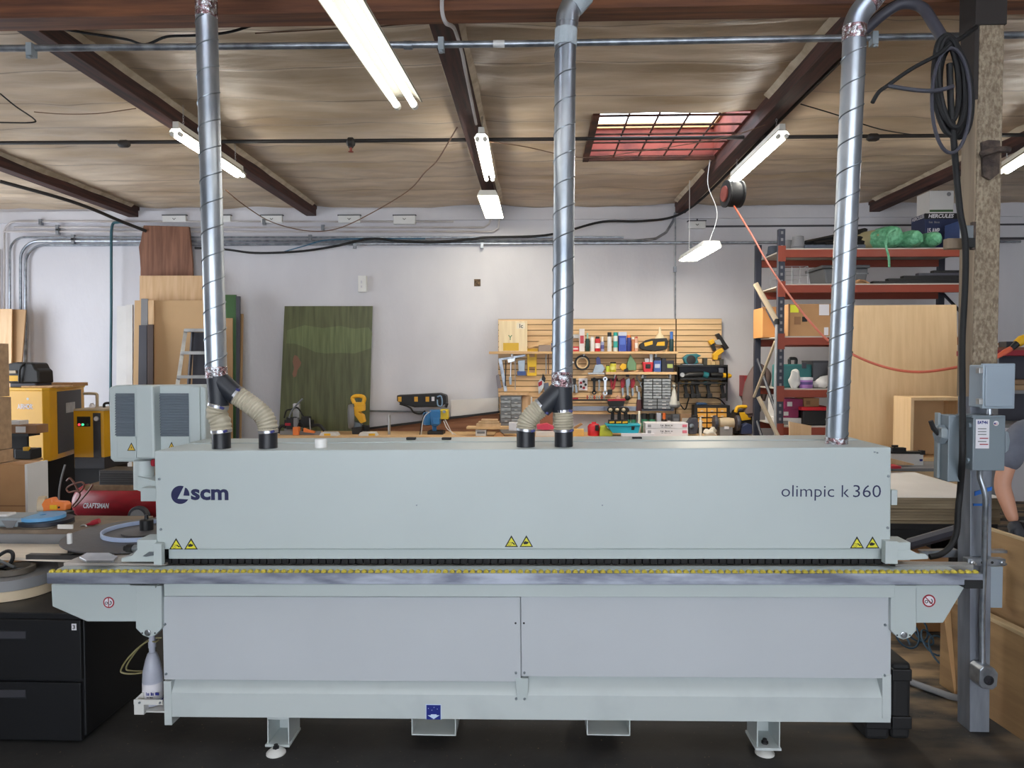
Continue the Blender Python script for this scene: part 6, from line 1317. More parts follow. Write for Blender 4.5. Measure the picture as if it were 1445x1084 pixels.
# top level
for (px, y0, w, Y, m, lb) in ((1126, 334, 8.5, 7.95, m_bkt, 'grey upturned bucket at the left of the top rack shelf'), (1112, 340, 8, 8.3, m_bkt, 'grey upturned bucket behind the first on the top rack shelf'), (1086, 348, 8, 8.55, m_bktd, 'dark blue upturned bucket at the far left of the top rack shelf')):
    if px == 1086: px = 1091
    X = XX(px, 345, Y); r = w * Y / FPX; h = ZZ(px, y0, Y) - ZL[0]
    o = thing('bucket', lb, 'bucket', (X, Y, ZL[0]), GR); M().lathe((X, Y, ZL[0] + .001), [(r * 1.18, 0), (r * 1.2, .02), (r * 1.05, .025), (r * .85, h), (r * .7, h + .002)], 18).out('bucket_body', m, o, smooth=True)
    M().lathe((X, Y, ZL[0] + .03), [(r * 1.1, 0), (r * 1.14, .01), (r * 1.1, .02)], 18, caps=False).out('rim', m, o, smooth=True)
o = rt('tray', 'flat blue grey moulded tray under the black bars on the top shelf', 'tray', 1180, ZL[0], 7.9); rb(o, 'tray_body', m_bktd, 1136, 345, 1222, 351, 7.86, .3, ZL[0] + .001, .01); rb(o, 'tray_step', m_bktd, 1150, 341, 1200, 346, 7.95, .2, None, .01)
for i, (a, b_, lb) in enumerate(((((1137, 343, 7.95), (1222, 325, 8.15)), .03, 'upper slanting black bar on the top rack shelf'), (((1150, 345, 7.92), (1222, 336, 8.1)), .035, 'middle slanting black bar on the top rack shelf'), (((1165, 346, 7.90), (1218, 342, 8.05)), .03, 'lowest black bar on the top rack shelf'))):
    A, B = P(*a[0]), P(*a[1]); M().tube([A, B], b_, 4).out('flat_bar', m_black, None, lb, 'bar', 'black bars on the top rack shelf')
m_net = mat('net_green', (118, 190, 150), .5, scale=22, col2=(70, 140, 104), bump=.5, bscale=40, trans=.1)
m_tanroll = paint('roll_tan', (160, 150, 116), .7)
for px, py, Y, r, L_, lb in ((1266, 334, 7.80, .115, .9, 'largest green net wrapped roll with its tail hanging down'), (1295, 339, 7.78, .09, .7, 'green net wrapped roll beside the largest one'), (1321, 342, 7.78, .08, .6, 'rightmost green net wrapped roll in front of the blue box')):
    o = thing('wrapped_roll', lb, 'roll', P(px, py + 15, Y), 'green wrapped rolls on the top rack shelf')
    c = P(px, py, Y); c.z = max(c.z, ZL[0] + r + .004); d = Vector((-.45, .85, 0)).normalized()
    if px > 1300: L_ = .45; d = Vector((-.2, .95, 0)).normalized()
    M().tube([c + d * .14, c + d * L_], r * .96, 16).out('roll_core', m_tanroll, o, smooth=True)
    pts = [c - d * .03, c + d * .0, c + d * .06, c + d * .16, c + d * .24]
    b = M().tube(pts, [r * .55, r * .9, r * 1.02, r * 1.02, r * .98], 18)
    for v in b.b.verts: v.co += Vector((noise.noise(v.co * 22), noise.noise(v.co * 22 + Vector((5, 5, 5))), noise.noise(v.co * 22 + Vector((9, 2, 7))))) * .014
    b.out('net_end', m_net, o, smooth=True)
    if px == 1266:
        M().tube(smoothpath(pp((1262, 324, 7.72), (1253, 330, 7.70), (1250, 345, 7.69), (1254, 362, 7.69), (1255, 377, 7.69))), [.018] * 12 + [.012] * 13, 6).out('net_tail', m_net, o, smooth=True)
m_herc = paint('box_navy', (34, 46, 84), .5)
o = rt('power_tool_box', 'big dark navy tool box with white lettering on the top shelf', 'box', 1328, ZL[0], 8.4)
bxh = M().bxp(1305, 301, 1354, 351, 8.36, .30, z0=ZL[0] + .001).out('carton', m_herc, o, bevel=.003)
rb(o, 'black_band', m_black, 1305, 301, 1354, 309, 8.357, .01, None, 0); text('HERCULES', 1310, 302, 1346, 307.6, 8.357, m_sw, o, bold=.03, shear=.2); text('15 AMP', 1309, 322, 1326, 329, 8.36, m_sw, o, bold=.03)
c = P(1339, 328, 8.358); M().cyl(c, c - Vector((0, .003, 0)), .055, n=20).out('printed_saw', m_dk, o); marks(1311, 312, 1328, 315, 8.359, m_lamg, o, 9)
xs_ = XX(1305, 330, 8.36) - .002
def sidetext(body, y0, y1, z0_, z1_, m, par):
    cu = bpy.data.curves.new('lettering', 'FONT'); cu.body = body; cu.offset = .02; q = bpy.data.objects.new('lettering', cu); C.objects.link(q); bpy.context.view_layer.update()
    me = bpy.data.meshes.new_from_object(q.evaluated_get(bpy.context.evaluated_depsgraph_get())); C.objects.unlink(q); bpy.data.objects.remove(q)
    x = [v.co.x for v in me.vertices]; y = [v.co.y for v in me.vertices]
    for v in me.vertices: v.co = Vector((xs_, y0 + (v.co.x - min(x)) / (max(x) - min(x)) * (y1 - y0), z0_ + (v.co.y - min(y)) / (max(y) - min(y)) * (z1_ - z0_)))
    me.materials.append(m); q = bpy.data.objects.new('lettering', me); C.objects.link(q); fin(q, par)
sidetext('HERCULES', 8.64, 8.38, ZZ(1305, 307, 8.36), ZZ(1305, 302, 8.36), m_sw, o)
zt_ = ZZ(1328, 301, 8.36)
o = rt('carton', 'white carton with a green stripe on the navy tool box', 'box', 1328, zt_, 7.95); M().bxp(1312, 269, 1346, 300, 8.38, .28, z0=zt_ + .001).out('carton_body', m_lam, o, bevel=.003); rb(o, 'green_stripe', m_greenb, 1312, 296, 1345, 299, 8.378, .01, None, 0); c = P(1339, 274, 8.379); M().cyl(c, c - Vector((0, .003, 0)), .024, n=14).out('round_mark', m_lamg, o); M().bxp(1324, 268.6, 1326, 269, 8.379, .01).out('tape_strip', m_lamg, o)
o = rt('carton', 'blue and white carton with red top beside the navy tool box', 'box', 1358, ZL[0], 7.9); M().bxp(1355, 311, 1378, 351, 7.9, .3, z0=ZL[0] + .001).out('carton_body', K((60, 84, 140)), o, bevel=.003); rb(o, 'red_band', m_red, 1355, 311, 1378, 316, 7.897, .01, None, 0); rb(o, 'white_print', m_sw, 1356.5, 325, 1366, 334, 7.897, .01, None, 0)
# second level
o = rt('wire_crate', 'thin wire crate on the second rack shelf', 'crate', 1115, ZL[1], 8.0)
X0, X1, Y0, Y1, z0_, z1_ = XX(1106, 390, 7.95), XX(1140, 390, 7.95), 7.95, 8.4, ZL[1] + .006, ZZ(1120, 376, 7.95)
w_ = M()
for z in (z0_, (z0_ + z1_) / 2, z1_): w_.tube([(X0, Y0, z), (X1, Y0, z), (X1, Y1, z), (X0, Y1, z)], .004, 5, closed=True)
for k in range(4):
    x = X0 + (X1 - X0) * k / 3
    for y in (Y0, Y1): w_.tube([(x, y, z0_), (x, y, z1_)], .004, 5)
w_.out('crate_wires', m_steel, o, smooth=True)
M().box(X0, X1, Y0, Y1, z0_ - .006, z0_ - .003).out('crate_floor', m_deck, o)
m_tote = paint('tote_grey', (86, 88, 92), .55)
o = rt('tote', 'dark grey plastic tote behind the right duct on the second shelf', 'tote', 1195, ZL[1], 8.0)
M().prism([P(1162, 378, 7.98), P(1226, 378, 7.98), P(1222, 402.0, 7.98), P(1166, 402.0, 7.98)], (0, .45, 0)).out('tote_body', m_tote, o, bevel=.02); rb(o, 'tote_lid', m_tote, 1160, 374, 1228, 378, 7.96, .5); rb(o, 'tote_rib', m_bkt, 1200, 385, 1226, 387, 7.975, .02, None, .001)
o = rt('rag', 'tan crumpled rag in front of the tote', 'rag', 1216, ZL[1], 7.88); M().pxprism([(1204, 402), (1207, 397), (1213, 394), (1221, 395), (1228, 399), (1229, 402)], 7.86, .1).out('rag_body', m_card, o, bevel=.01); M().tube(smoothpath(pp((1208, 400, 7.855), (1214, 396, 7.85), (1222, 398, 7.855))), .012, 6).out('fold', m_card2, o, smooth=True)
GBAR = 'black bars stacked on the second rack shelf'
k = 0
for r_ in range(5):
    z = ZL[1] + .003 + r_ * .03
    n = 5 - r_ // 2
    for c_ in range(n):
        x1 = XX(1378, 395, 7.95) ; Yb = 7.88 + .08 * c_ + .012 * r_
        x0 = XX(1228 + r_ * 22, 395, 7.95) + .06 * c_
        if c_ == 0 or r_ == 4:
            M().box(x0, x1 - .05 * ((c_ + r_) % 3), Yb, Yb + .074, z, z + .028).out('flat_bar', (m_black, m_lamd)[(c_ + r_) % 4 == 3], None, ('lowest' if r_ == 0 else 'highest row' if r_ == 4 else 'second lowest' if r_ == 1 else 'middle' if r_ == 2 else 'fourth from the shelf') + ' black bar of the second shelf stack' + (', %s from the edge' % ('nearest', 'second', 'third', 'farthest')[min(c_, 3)] if r_ == 4 else ', at the shelf edge'), 'bar', GBAR, bevel=.002)
        else:
            M().box(x0, x1, Yb, Yb + .074, z, z + .028).out('flat_bar', m_black, None, 'black bar deep inside the stack on the second rack shelf', 'bar', GBAR)
# third level
o = rt('cardboard_box', 'large cardboard box with a yellow sticker on the rack', 'box', 1145, ZL[2], 7.9)
M().bxp(1113, 429, 1192, 476, 7.9, .5, z0=ZL[2] + .001).out('carton', m_card, o, bevel=.004); rb(o, 'yellow_sticker', K((232, 232, 60)), 1114.5, 430.5, 1127, 441, 7.896, .01, None, 0); rb(o, 'white_label', m_sw, 1156, 429.5, 1170, 445, 7.896, .01, None, 0); rb(o, 'white_label', m_sw, 1163, 462, 1169, 473, 7.896, .01, None, 0)
rb(o, 'printed_mark', m_card2, 1121, 447, 1130, 458, 7.897, .01, None, 0); rb(o, 'printed_mark', m_dk, 1132, 447, 1139, 454, 7.897, .01, None, 0); rb(o, 'box_tape', m_card2, 1112.7, 429, 1115, 476, 7.894, .02, None, 0)
o = rt('cardboard_box', 'orange toned cardboard box deeper on the rack beside the large one', 'box', 1088, ZL[2], 8.3); M().bxp(1076, 434, 1104, 478, 8.3, .35, z0=ZL[2] + .001).out('carton', K((196, 140, 84), .8), o, bevel=.004); rb(o, 'flap', m_card, 1076, 433, 1104, 436, 8.29, .01, None, 0)
# fourth level
o = rt('tool_case', 'teal plastic tool case with black handle on the rack', 'case', 1120, ZL[3], 8.0); m_tc = K((46, 108, 110)); M().bxp(1097, 514, 1146, 550, 8.0, .2, z0=ZL[3] + .001).out('case_body', m_tc, o, bevel=.02); M().tube(smoothpath(pp((1114, 514, 8.08), (1114, 507, 8.08), (1118, 506, 8.08), (1123, 507, 8.08), (1123, 514, 8.08))), .018, 7).out('handle', m_black, o, smooth=True); rb(o, 'latch', m_lamd, 1132, 512, 1138, 520, 7.99, .02)
o = rt('tin', 'purple and white tin in front of the teal case', 'tin', 1136, ZL[3], 7.9); X = XX(1137, 540, 7.92); M().lathe((X, 7.92, ZL[3] + .001), [(.07, 0), (.073, .006), (.073, .105), (.07, .11)], 20).out('tin_body', K((168, 120, 186)), o, smooth=True); M().lathe((X, 7.92, ZL[3] + .09), [(.075, 0), (.075, .028), (.06, .03)], 20).out('tin_lid', m_sw, o, smooth=True); M().lathe((X, 7.92, ZL[3] + .04), [(.0745, 0), (.0745, .03)], 20, caps=False).out('label', K((90, 70, 130)), o, smooth=True)
c = P(1122, 535, 7.92); M().ball(c, .09, 20, (.7, .5, 1.3)).crumple(.03, 14).out('plastic_bag', K((206, 206, 204), .25), None, 'clear plastic bag leaning on the teal tool case', 'bag', smooth=True)
o = rt('bin', 'grey translucent bin right of the teal tool case', 'bin', 1158, ZL[3], 8.05); M().bxp(1147, 511, 1180, 550, 8.05, .3, z0=ZL[3] + .001).out('bin_body', m_bkt, o, bevel=.012); rb(o, 'bin_lid', m_tote, 1146, 509, 1181, 512, 8.04, .32)
c = P(1162, 540, 7.93); M().ball(c, .08, 12, (1.2, .6, .9)).ball(c + Vector((-.08, 0, -.02)), .05, 10, (1.2, .7, .8)).crumple(.035, 14).out('white_rag', m_lam, None, 'white rag bundle in front of the grey bin', 'rag', smooth=True)
# bottom level in view
zb = ZL[4]
m_mag = K((142, 32, 84))
def sbox(x0, y0, x1, y1, Y, d, m, label, z0=None, strip=None, nm='carton'):
    o = thing(nm, label, 'box', P((x0 + x1) / 2, y1, Y), GR); M().bxp(x0, y0, x1, y1, Y, d, z0=z0).out('carton_body', m, o, bevel=.003)
    M().bxp(x0 + 3, y0 + (y1 - y0) * .3, x0 + (x1 - x0) * .4, y1 - (y1 - y0) * .25, Y - .003, .004).out('label', strip or m_lam, o); return o
sbox(1096, 590, 1136, 603, 7.95, .4, m_lam, 'white carton under the magenta boxes', zb + .001, m_lamg)
z_ = ZZ(1115, 590, 7.95)
sbox(1103, 577.5, 1127, 589.6, 7.97, .3, m_mag, 'lower magenta box of the pair on the rack', z_ + .001)
z_ = ZZ(1115, 577.5, 7.97)
sbox(1108, 563, 1133, 577, 7.97, .3, m_mag, 'upper magenta box of the pair on the rack', z_ + .001)
sbox(1094, 562, 1107, 589, 8.1, .25, m_lam, 'white carton left of the magenta boxes', None, m_lamg)
o = rt('tote', 'black tote with a bright red lid on the rack', 'tote', 1148, zb, 7.9); M().bxp(1133, 579, 1175, 603, 7.9, .4, z0=zb + .001).out('tote_body', m_black, o, bevel=.012); rb(o, 'tote_lid', K((214, 34, 46)), 1131, 574.5, 1177, 579.5, 7.88, .44, None, .006)
zz_ = ZZ(1150, 574.5, 7.88)
sbox(1135, 562, 1156, 574.3, 7.95, .3, m_card, 'small cardboard box on the red tote lid', zz_ + .001, m_card2)
M().pxprism([(1114, 595), (1145, 601), (1144, 759), (1116, 759)], 7.6, .02).out('plywood_offcut', m_maple, None, 'tan plywood offcut standing before the white carton', 'board')
# poles by the rack
for a, b_, r, m, lb in (((1064, 560, 8.3), (1094, 482, 7.70), .016, m_beige, 'thin tan stick slanting at the rack left end'), ((1070, 560, 7.55), (1110, 640, 7.45), .022, m_beige, 'tan stick slanting at the foot of the rack')):
    M().tube([P(*a), P(*b_)], r, 8).out('pole', m, None, lb, 'pole', 'poles leaning by the rack', smooth=True)
o = thing('pole', 'steel pole with thick tan upper end and black collar at the rack upright', 'pole', P(1096, 600, 7.7)); M().tube([P(1066, 400, 7.75), P(1097, 455, 7.68)], .028, 8).out('grip', m_beige, o, smooth=True); q = P(1094, 610, 7.68); M().tube([P(1096, 455, 7.68), P(1094, 540, 7.68), q, Vector((q.x, q.y, 0))], .016, 8).out('shaft', m_alu, o, smooth=True); M().tube(pp((1096, 450, 7.68), (1096, 458, 7.68)), .030, 10).out('collar', m_black, o, smooth=True)
# ================================================================= SHEETS, CARCASS AND STACK AT THE RIGHT
m_ply = wood('plywood_gold', (232, 200, 156), (223, 189, 143), 'z')
board((1199, 431), (1350, 430), (1196, 600), (1353, 600), 7.74, 7.56, m_ply, 'plywood_sheet', 'large golden plywood sheet standing in front of the rack', 'board', .02)
board((1170, 520), (1199, 500), (1180, 600), (1200, 600), 7.78, 7.66, m_mdf2, 'plywood_sheet', 'brown sheet peeping out beside the right duct', 'board', .02)
YK = 6.05
GK = 'plywood sheets stacked on the black cart'
zk1 = .90; SX_0, SX_1 = 2.25, XX(1416, 720, 5.27)
hs = .0215
names = ['topmost white faced', 'second', 'third', 'fourth', 'fifth', 'sixth', 'seventh', 'eighth', 'lowest']
m_edge = wood('ply_edge', (168, 152, 124), (122, 108, 84), 'x')
for i in range(9):
    z = zk1 - hs * (i + 1)
    o = thing('plywood_sheet', '%s sheet of the plywood stack on the black cart' % (names[i] if i in (0, 8) else names[i] + ' from the top'), 'board', ((SX_0 + SX_1) / 2, 5.9, z), GK)
    dx = .01 * ((i * 7) % 3)
    M().box(SX_0, SX_1 - dx, 5.27 + .006 * ((i * 5) % 4), 6.49, z + .0015, z + hs).out('sheet', m_edge, o, bevel=.001)
    if i == 0: M().box(SX_0, SX_1, 5.265, 6.49, z + hs, z + hs + .003).out('face_veneer', m_lam, o)
zk0 = zk1 - hs * 9
ct = thing('cart', 'black cart under the plywood stack', 'cart', (2.9, 5.9, 0))
M().box(2.25, 3.42, 5.34, 6.4, zk0 - .06, zk0).out('cart_deck', m_dk, ct, bevel=.004); M().box(2.35, 2.98, 5.42, 6.3, .12, zk0 - .06).out('cart_body', m_dk, ct, bevel=.006); M().box(3.12, 3.36, 5.42, 6.3, .12, zk0 - .06).out('cart_body', m_dk, ct, bevel=.006)
for x in (2.4, 3.3):
    for y in (5.5, 6.2): M().lathe((x - .02, y, .06), [(.02, -.02), (.06, -.02), (.06, .02), (.02, .02)], 16, (1, 0, 0)).cyl((x, y, .06), (x, y, .13), .02).out('caster', m_black, ct, smooth=True)
# open carcass on a table behind the stack
at_ = thing('work_table', 'grey topped table behind the plywood stack carrying the open carcass', 'table', (3.3, 7.0, 0)); zq = .92
M().box(2.3, 4.3, 6.62, 7.50, zq - .03, zq).out('table_top', m_lamg, at_, bevel=.002)
for x in (2.35, 4.2):
    for y in (6.66, 7.42): M().box(x, x + .05, y, y + .05, 0, zq - .03).out('leg', m_lamd, at_)
YQ = 7.08
cc_ = thing('cabinet_carcass', 'open golden plywood carcass standing before the big golden sheet', 'cabinet', P(1310, 640, YQ))
X0, X1, zt_, zb_ = XX(1285, 600, YQ), XX(1362, 600, YQ), ZZ(1320, 561, YQ), zq + .001
t_ = .03
M().box(X0, X0 + t_, YQ, YQ + .34, zb_, zt_).out('side_panel', m_ply, cc_, bevel=.001); M().box(X1 - t_, X1, YQ, YQ + .34, zb_, zt_).out('side_panel', m_ply, cc_, bevel=.001)
M().box(X0 + t_, X1 - t_, YQ, YQ + .34, zt_ - t_, zt_).out('top_panel', m_ply, cc_, bevel=.001); M().box(X0 + t_, X1 - t_, YQ, YQ + .34, zb_, zb_ + t_).out('bottom_panel', m_ply, cc_, bevel=.001); M().box(X0 + t_, X1 - t_, YQ + .32, YQ + .34, zb_ + t_, zt_ - t_).out('rear_panel', m_mdf, cc_)
o = thing('clamp_rail', 'black clamping rail with knob lying beside the open carcass', 'tool', P(1282, 650, 6.8))
M().bxp(1246, 637.5, 1304, 640.5, 6.78, .08).out('rail', m_black, o, bevel=.002); M().bxp(1259, 632, 1279, 637.5, 6.79, .06).out('block', m_black, o, bevel=.003); M().cyl(P(1258.5, 629.5, 6.8), P(1267, 629.5, 6.8), .010, n=8).out('knob', m_black, o); M().cyl(P(1262.5, 629.5, 6.8), P(1262.5, 633, 6.8), .007, n=8).out('knob_stem', m_black, o); M().bxp(1300, 636, 1306, 642, 6.77, .06).out('end_stop', m_black, o, bevel=.003)
M().bxp(1246, 640.6, 1303, 652, 6.79, .05, z0=zq + .001).out('white_bar', m_lam, o, bevel=.002); M().bxp(1298, 648, 1302, 651, 6.785, .02).out('blue_knob', m_sblue, o)
M().prism([P(1240, 645, 6.70), P(1262, 648, 6.70), P(1290, 655, 6.70), P(1290, 656.5, 6.70), P(1240, 656.5, 6.70)], (0, .06, 0)).out('wood_offcut', m_maple, None, 'tan tapered offcut lying in front of the clamping rail', 'board', bevel=.003)
M().bxp(1235, 658, 1272, 661.5, 6.45, .14).out('folder', m_red, None, 'flat dark red folder at the hood end of the plywood stack', 'folder', bevel=.002)
# ================================================================= POST WITH ELECTRICAL BOXES
YC_ = 3.65
m_timber = mat('post_rough_timber', (160, 146, 124), .85, scale=75, stretch=(1, 1, .6), col2=(118, 102, 84), bump=.8, bscale=60)
m_timbs = wood('post_timber_side', (142, 124, 102), (112, 96, 78), 'z')
m_postg = mat('post_grey_steel', (134, 140, 150), .5, metal=.3, scale=4, stretch=(3, 3, .6), col2=(104, 108, 118))
px_ = XX(1378, 300, YC_); w_ = .118
post = thing('post', 'timber and steel roof post at the right carrying electrical boxes', 'post', (px_ + w_ / 2, YC_ + w_ / 2, 0))
zsp = ZZ(1385, 560, YC_)
x2 = XX(1369, 1020, YC_)
M().hexa([(x2, YC_, 0), (x2 + .098, YC_, 0), (x2 + .098, YC_ + .11, 0), (x2, YC_ + .11, 0), (px_ - .012, YC_, zsp), (px_ + .10, YC_, zsp), (px_ + .10, YC_ + .11, zsp), (px_ - .012, YC_ + .11, zsp)]).out('steel_sleeve', m_postg, post, bevel=.004)
M().box(px_ - .004, px_ + w_, YC_ - .004, YC_ + w_, zsp, 3.60).out('timber', m_timber, post, bevel=.008)
M().box(px_ - .012, px_ - .003, YC_ + .004, YC_ + w_, zsp, 3.3).out('side_board', m_timbs, post, bevel=.002)
m_tdark = paint('post_black_cap', (44, 38, 36), .7)
M().box(px_ - .03, px_ + w_ + .006, YC_ - .012, YC_ + w_ + .01, ZZ(1395, 36, YC_), 4.0).out('black_cap', m_tdark, post, bevel=.004); M().box(px_ - .026, px_ - .004, YC_ + .0, YC_ + w_, ZZ(1378, 140, YC_), ZZ(1378, 36, YC_)).out('black_side', m_tdark, post)
m_rustb = mat('post_bracket_rust', (92, 78, 68), .8, col2=(56, 46, 42), scale=20, bump=.5)
M().pxprism([(1386, 200), (1396, 197), (1412, 198), (1411, 244), (1398, 254), (1388, 248)], YC_ - .022, .02).out('rusty_plate', m_rustb, post, bevel=.004); M().tube(smoothpath(pp((1384, 218, YC_ - .03), (1396, 214, YC_ - .035), (1410, 211, YC_ - .035), (1424, 212, YC_ - .03))), .016, 7).out('pipe_strap', m_rustb, post, smooth=True)
M().bxp(1361, 318, 1374, 336, YC_ - .03, .04).out('steel_bracket', m_bolt, post, bevel=.002); M().bxp(1372, 313, 1377, 352, YC_ - .02, .02).out('bracket_plate', m_rustb, post); M().bxp(1362, 336, 1376, 349, YC_ - .035, .05).out('bracket_socket', m_dk, post, bevel=.002)
M().bxp(1337, 336, 1362, 351, YC_ - .02, .04).out('stub_timber', m_timbs, post, bevel=.004)
m_tape = paint('tape_bright_blue', (40, 110, 200), .6)
M().pxprism([(1376, 694), (1400, 687), (1400, 692), (1376, 700)], YC_ - .006, .006).out('masking_tape', m_tape, post); M().pxprism([(1374, 711), (1396, 711), (1396, 714), (1374, 714)], YC_ - .006, .006).out('masking_tape', m_tape, post)
m_box = paint('enclosure_grey', (152, 166, 178), .4); m_boxd = paint('disconnect_grey', (122, 134, 142), .4)
o = thing('enclosure', 'pale grey plastic enclosure box, uppermost on the post', 'electrical box', P(1400, 577, 3.55))
M().bxp(1388, 515, 1430, 576, 3.53, .12).out('box_body', m_box, o, bevel=.006); M().bxp(1387, 513, 1432.5, 577, 3.515, .022).out('cover_rim', m_box, o, bevel=.004); M().bxp(1391, 516, 1431, 574, 3.507, .014).out('cover', m_box, o, bevel=.004)
for y in (523, 567): M().bxp(1382, y - 4, 1387.5, y + 4, 3.515, .03).out('hinge_clip', m_alu, o, bevel=.002)
M().tube(pp((1396, 577, 3.57), (1396, 588, 3.57)), .013, 10).out('pipe_nipple', m_galv, None, 'short conduit joining the two right boxes on the post', 'pipe', smooth=True)
o = thing('disconnect_switch', 'grey disconnect box with a white label on the front of the post', 'electrical box', P(1394, 664, 3.55))
M().bxp(1373, 587, 1418.5, 664.5, 3.52, .125).out('box_body', m_boxd, o, bevel=.004); M().bxp(1371.5, 586.5, 1419, 590, 3.514, .13).out('cover_lip', m_boxd, o, bevel=.002)
M().bxp(1377, 592, 1396, 633, 3.5185, .002).out('white_label', m_sw, o); text('EAT•N', 1379.5, 594, 1393.5, 598.5, 3.518, m_sblue, o, bold=.04)
for y, mm_ in ((605, m_lamg), (609, m_lamg), (613, m_lamg), (618.5, m_red), (623, m_lamg), (627, m_red)): M().bxp(1380 if mm_ is m_lamg else 1382.5, y - .5, 1392 if mm_ is m_lamg else 1394.5, y + .9, 3.518, .001).out('label_line', mm_, o)
c = P(1405.5, 597.5, 3.519); m = M(); m.mi(0).cyl(c, c - Vector((0, .001, 0)), .0125, n=18); m.mi(1).bxp(1402.6, 596.6, 1405.2, 598.6, 3.5175, .0008); m.mi(2).bxp(1405.2, 596.8, 1408, 597.6, 3.5175, .0008).bxp(1403, 599, 1408, 599.8, 3.5175, .0008); m.out('round_sticker', [m_sw, m_sblue, m_red], o, label='round white sticker with a small flag')
for a in ((1365, 650), (1367, 600)): c = P(a[0], a[1], 3.545); M().cyl(c + Vector((.008, 0, 0)), c - Vector((.004, 0, 0)), .012, n=12).out('knockout', m_boxd, o)
M().pxprism([(1419, 608), (1424, 610), (1426, 622), (1424, 636), (1419, 640)], 3.55, .05).out('side_handle', m_boxd, o, bevel=.006)
o = thing('disconnect_switch', 'dark grey disconnect box with a lever on the left of the post', 'electrical box', P(1345, 681, 3.62))
M().bxp(1338, 586, 1358, 680, 3.56, .085).out('box_body', m_boxd, o, bevel=.004)
xl = XX(1338, 630, 3.56); zt_, zb_ = ZZ(1338, 584, 3.56), ZZ(1338, 678, 3.56)
M().box(xl - .014, xl, 3.625, 3.66, zb_, zt_).out('box_cover', paint('disconnect_light', (140, 150, 154), .4), o, bevel=.003)
c = Vector((xl - .002, 3.60, ZZ(1338, 614, 3.56))); M().lathe(c, [(.05, .0), (.05, -.022), (.042, -.03), (.02, -.034)], 7, (1, 0, 0)).out('lever_base', m_boxd, o, bevel=.003)
M().bxp(1329, 604, 1337, 618, 3.552, .03).out('lever_guard', paint('disconnect_light', (140, 150, 154), .4), o, bevel=.004)
M().tube([c + Vector((-.03, -.01, .0)), c + Vector((-.055, -.012, .03)), c + Vector((-.07, -.012, .068))], [.010, .012, .011], 8).out('lever', m_dk, o, smooth=True)
M().tube(smoothpath(pp((1383, 664, 3.58), (1383, 674, 3.57), (1388, 690, 3.56), (1391, 706, 3.56), (1390, 730, 3.57), (1389, 790, 3.60), (1386, 860, 3.62), (1386, 942, 3.62))), .0135, 10).out('conduit', m_galv, None, 'bent conduit running down the post to the low box', 'pipe', smooth=True)
o = thing('outlet_box', 'cast grey outlet box low on the post', 'electrical box', P(1394, 972, 3.58)); M().pxprism([(1383, 946), (1388, 941), (1403, 943), (1409, 951), (1407, 969), (1401, 974), (1386, 972), (1382, 966)], 3.56, .085).out('box_body', m_galv, o, bevel=.004); c = P(1395, 960, 3.56); M().lathe(c, [(.024, 0), (.024, -.005), (.014, -.006), (.012, -.002), (.001, -.002)], 18, (0, 1, 0)).out('socket', m_stub, o, smooth=True)
o = thing('strut_bracket', 'slotted steel strut bolted across the post at table height', 'bracket', P(1390, 800, 3.6)); M().bxp(1366, 789, 1419.5, 799, 3.60, .045).out('strut', m_galv, o, bevel=.003)
for x in (1372, 1414): c = P(x, 794, 3.60); M().lathe(c, [(.012, 0), (.012, -.01), (.006, -.011), (.006, -.03)], 8, (0, 1, 0)).out('bolt', m_steel, o)
for x in (1386, 1400): c = P(x, 794, 3.60); M().cyl(c, c - Vector((0, .0015, 0)), .007, n=10).out('slot', m_dk, o)
M().bxp(1398, 777, 1422, 781, 3.80, .04).out('strut', m_galv, None, 'short steel strut end with blue strap right of the post', 'bracket', bevel=.002)
M().bxp(1397, 800, 1415, 858, 3.79, .05).out('steel_plate', m_box, None, 'grey steel plate behind the post under the strut', 'plate', bevel=.002)
M().tube(smoothpath(pp((1312, 786, 3.60), (1328, 782, 3.60), (1342, 770, 3.60), (1350, 750, 3.60), (1352, 720, 3.60), (1355, 690, 3.60), (1358, 640, 3.49), (1358, 560, 3.55), (1358, 480, 3.60), (1362, 400, 3.60), (1362, 340, 3.58), (1355, 300, 3.58), (1350, 250, 3.58), (1346, 200, 3.55), (1342, 150, 3.54), (1340, 90, 3.54))), .0145, 10).out('power_cable', m_rubber, None, 'thick black cable running down the left side of the post', 'cable', smooth=True)
M().pxprism([(1300, 778), (1352, 776), (1362, 782), (1360, 787), (1306, 787)], 3.78, .04).out('steel_angle', m_galv, None, 'grey steel angle behind the table end', 'bracket', bevel=.002)
M().tube(pp((1283, 768, 4.4), (1350, 749, 4.2)), .035, 8).out('strut_tube', m_lamd, None, 'dark slanting tube behind the outfeed end', 'tube', smooth=True)
# coil of cable on the post
co_ = thing('cable_coil', 'big coil of black cable hanging on the post', 'cable', P(1340, 215, 3.58)); YL = 3.56
for i, (cx, cy, rx, ry, dy) in enumerate(((1338, 125, 20, 66, 0), (1341, 120, 22, 72, .012), (1344, 128, 24, 66, .024), (1347, 122, 21, 60, .036), (1336, 112, 16, 60, -.012), (1349, 130, 22, 64, .048), (1343, 116, 18, 64, -.02))):
    pts = [P(cx + rx * math.cos(t) + 5 * math.sin(t), cy + ry * math.sin(t) * (1 if math.sin(t) > 0 else .98), YL + dy + .01 * math.cos(t * 2)) for t in [2 * PI * k / 40 for k in range(40)]]
    M().tube(pts, .0125, 8, closed=True).out('cable_loop', m_rubber, co_, smooth=True)
pts = [P(1342 + 27 * math.cos(t), 142 + 74 * math.sin(t), YL - .03) for t in [2 * PI * k / 40 for k in range(40)]]
M().tube(pts, .0085, 7, closed=True).out('loose_loop', m_lamd, co_, smooth=True)
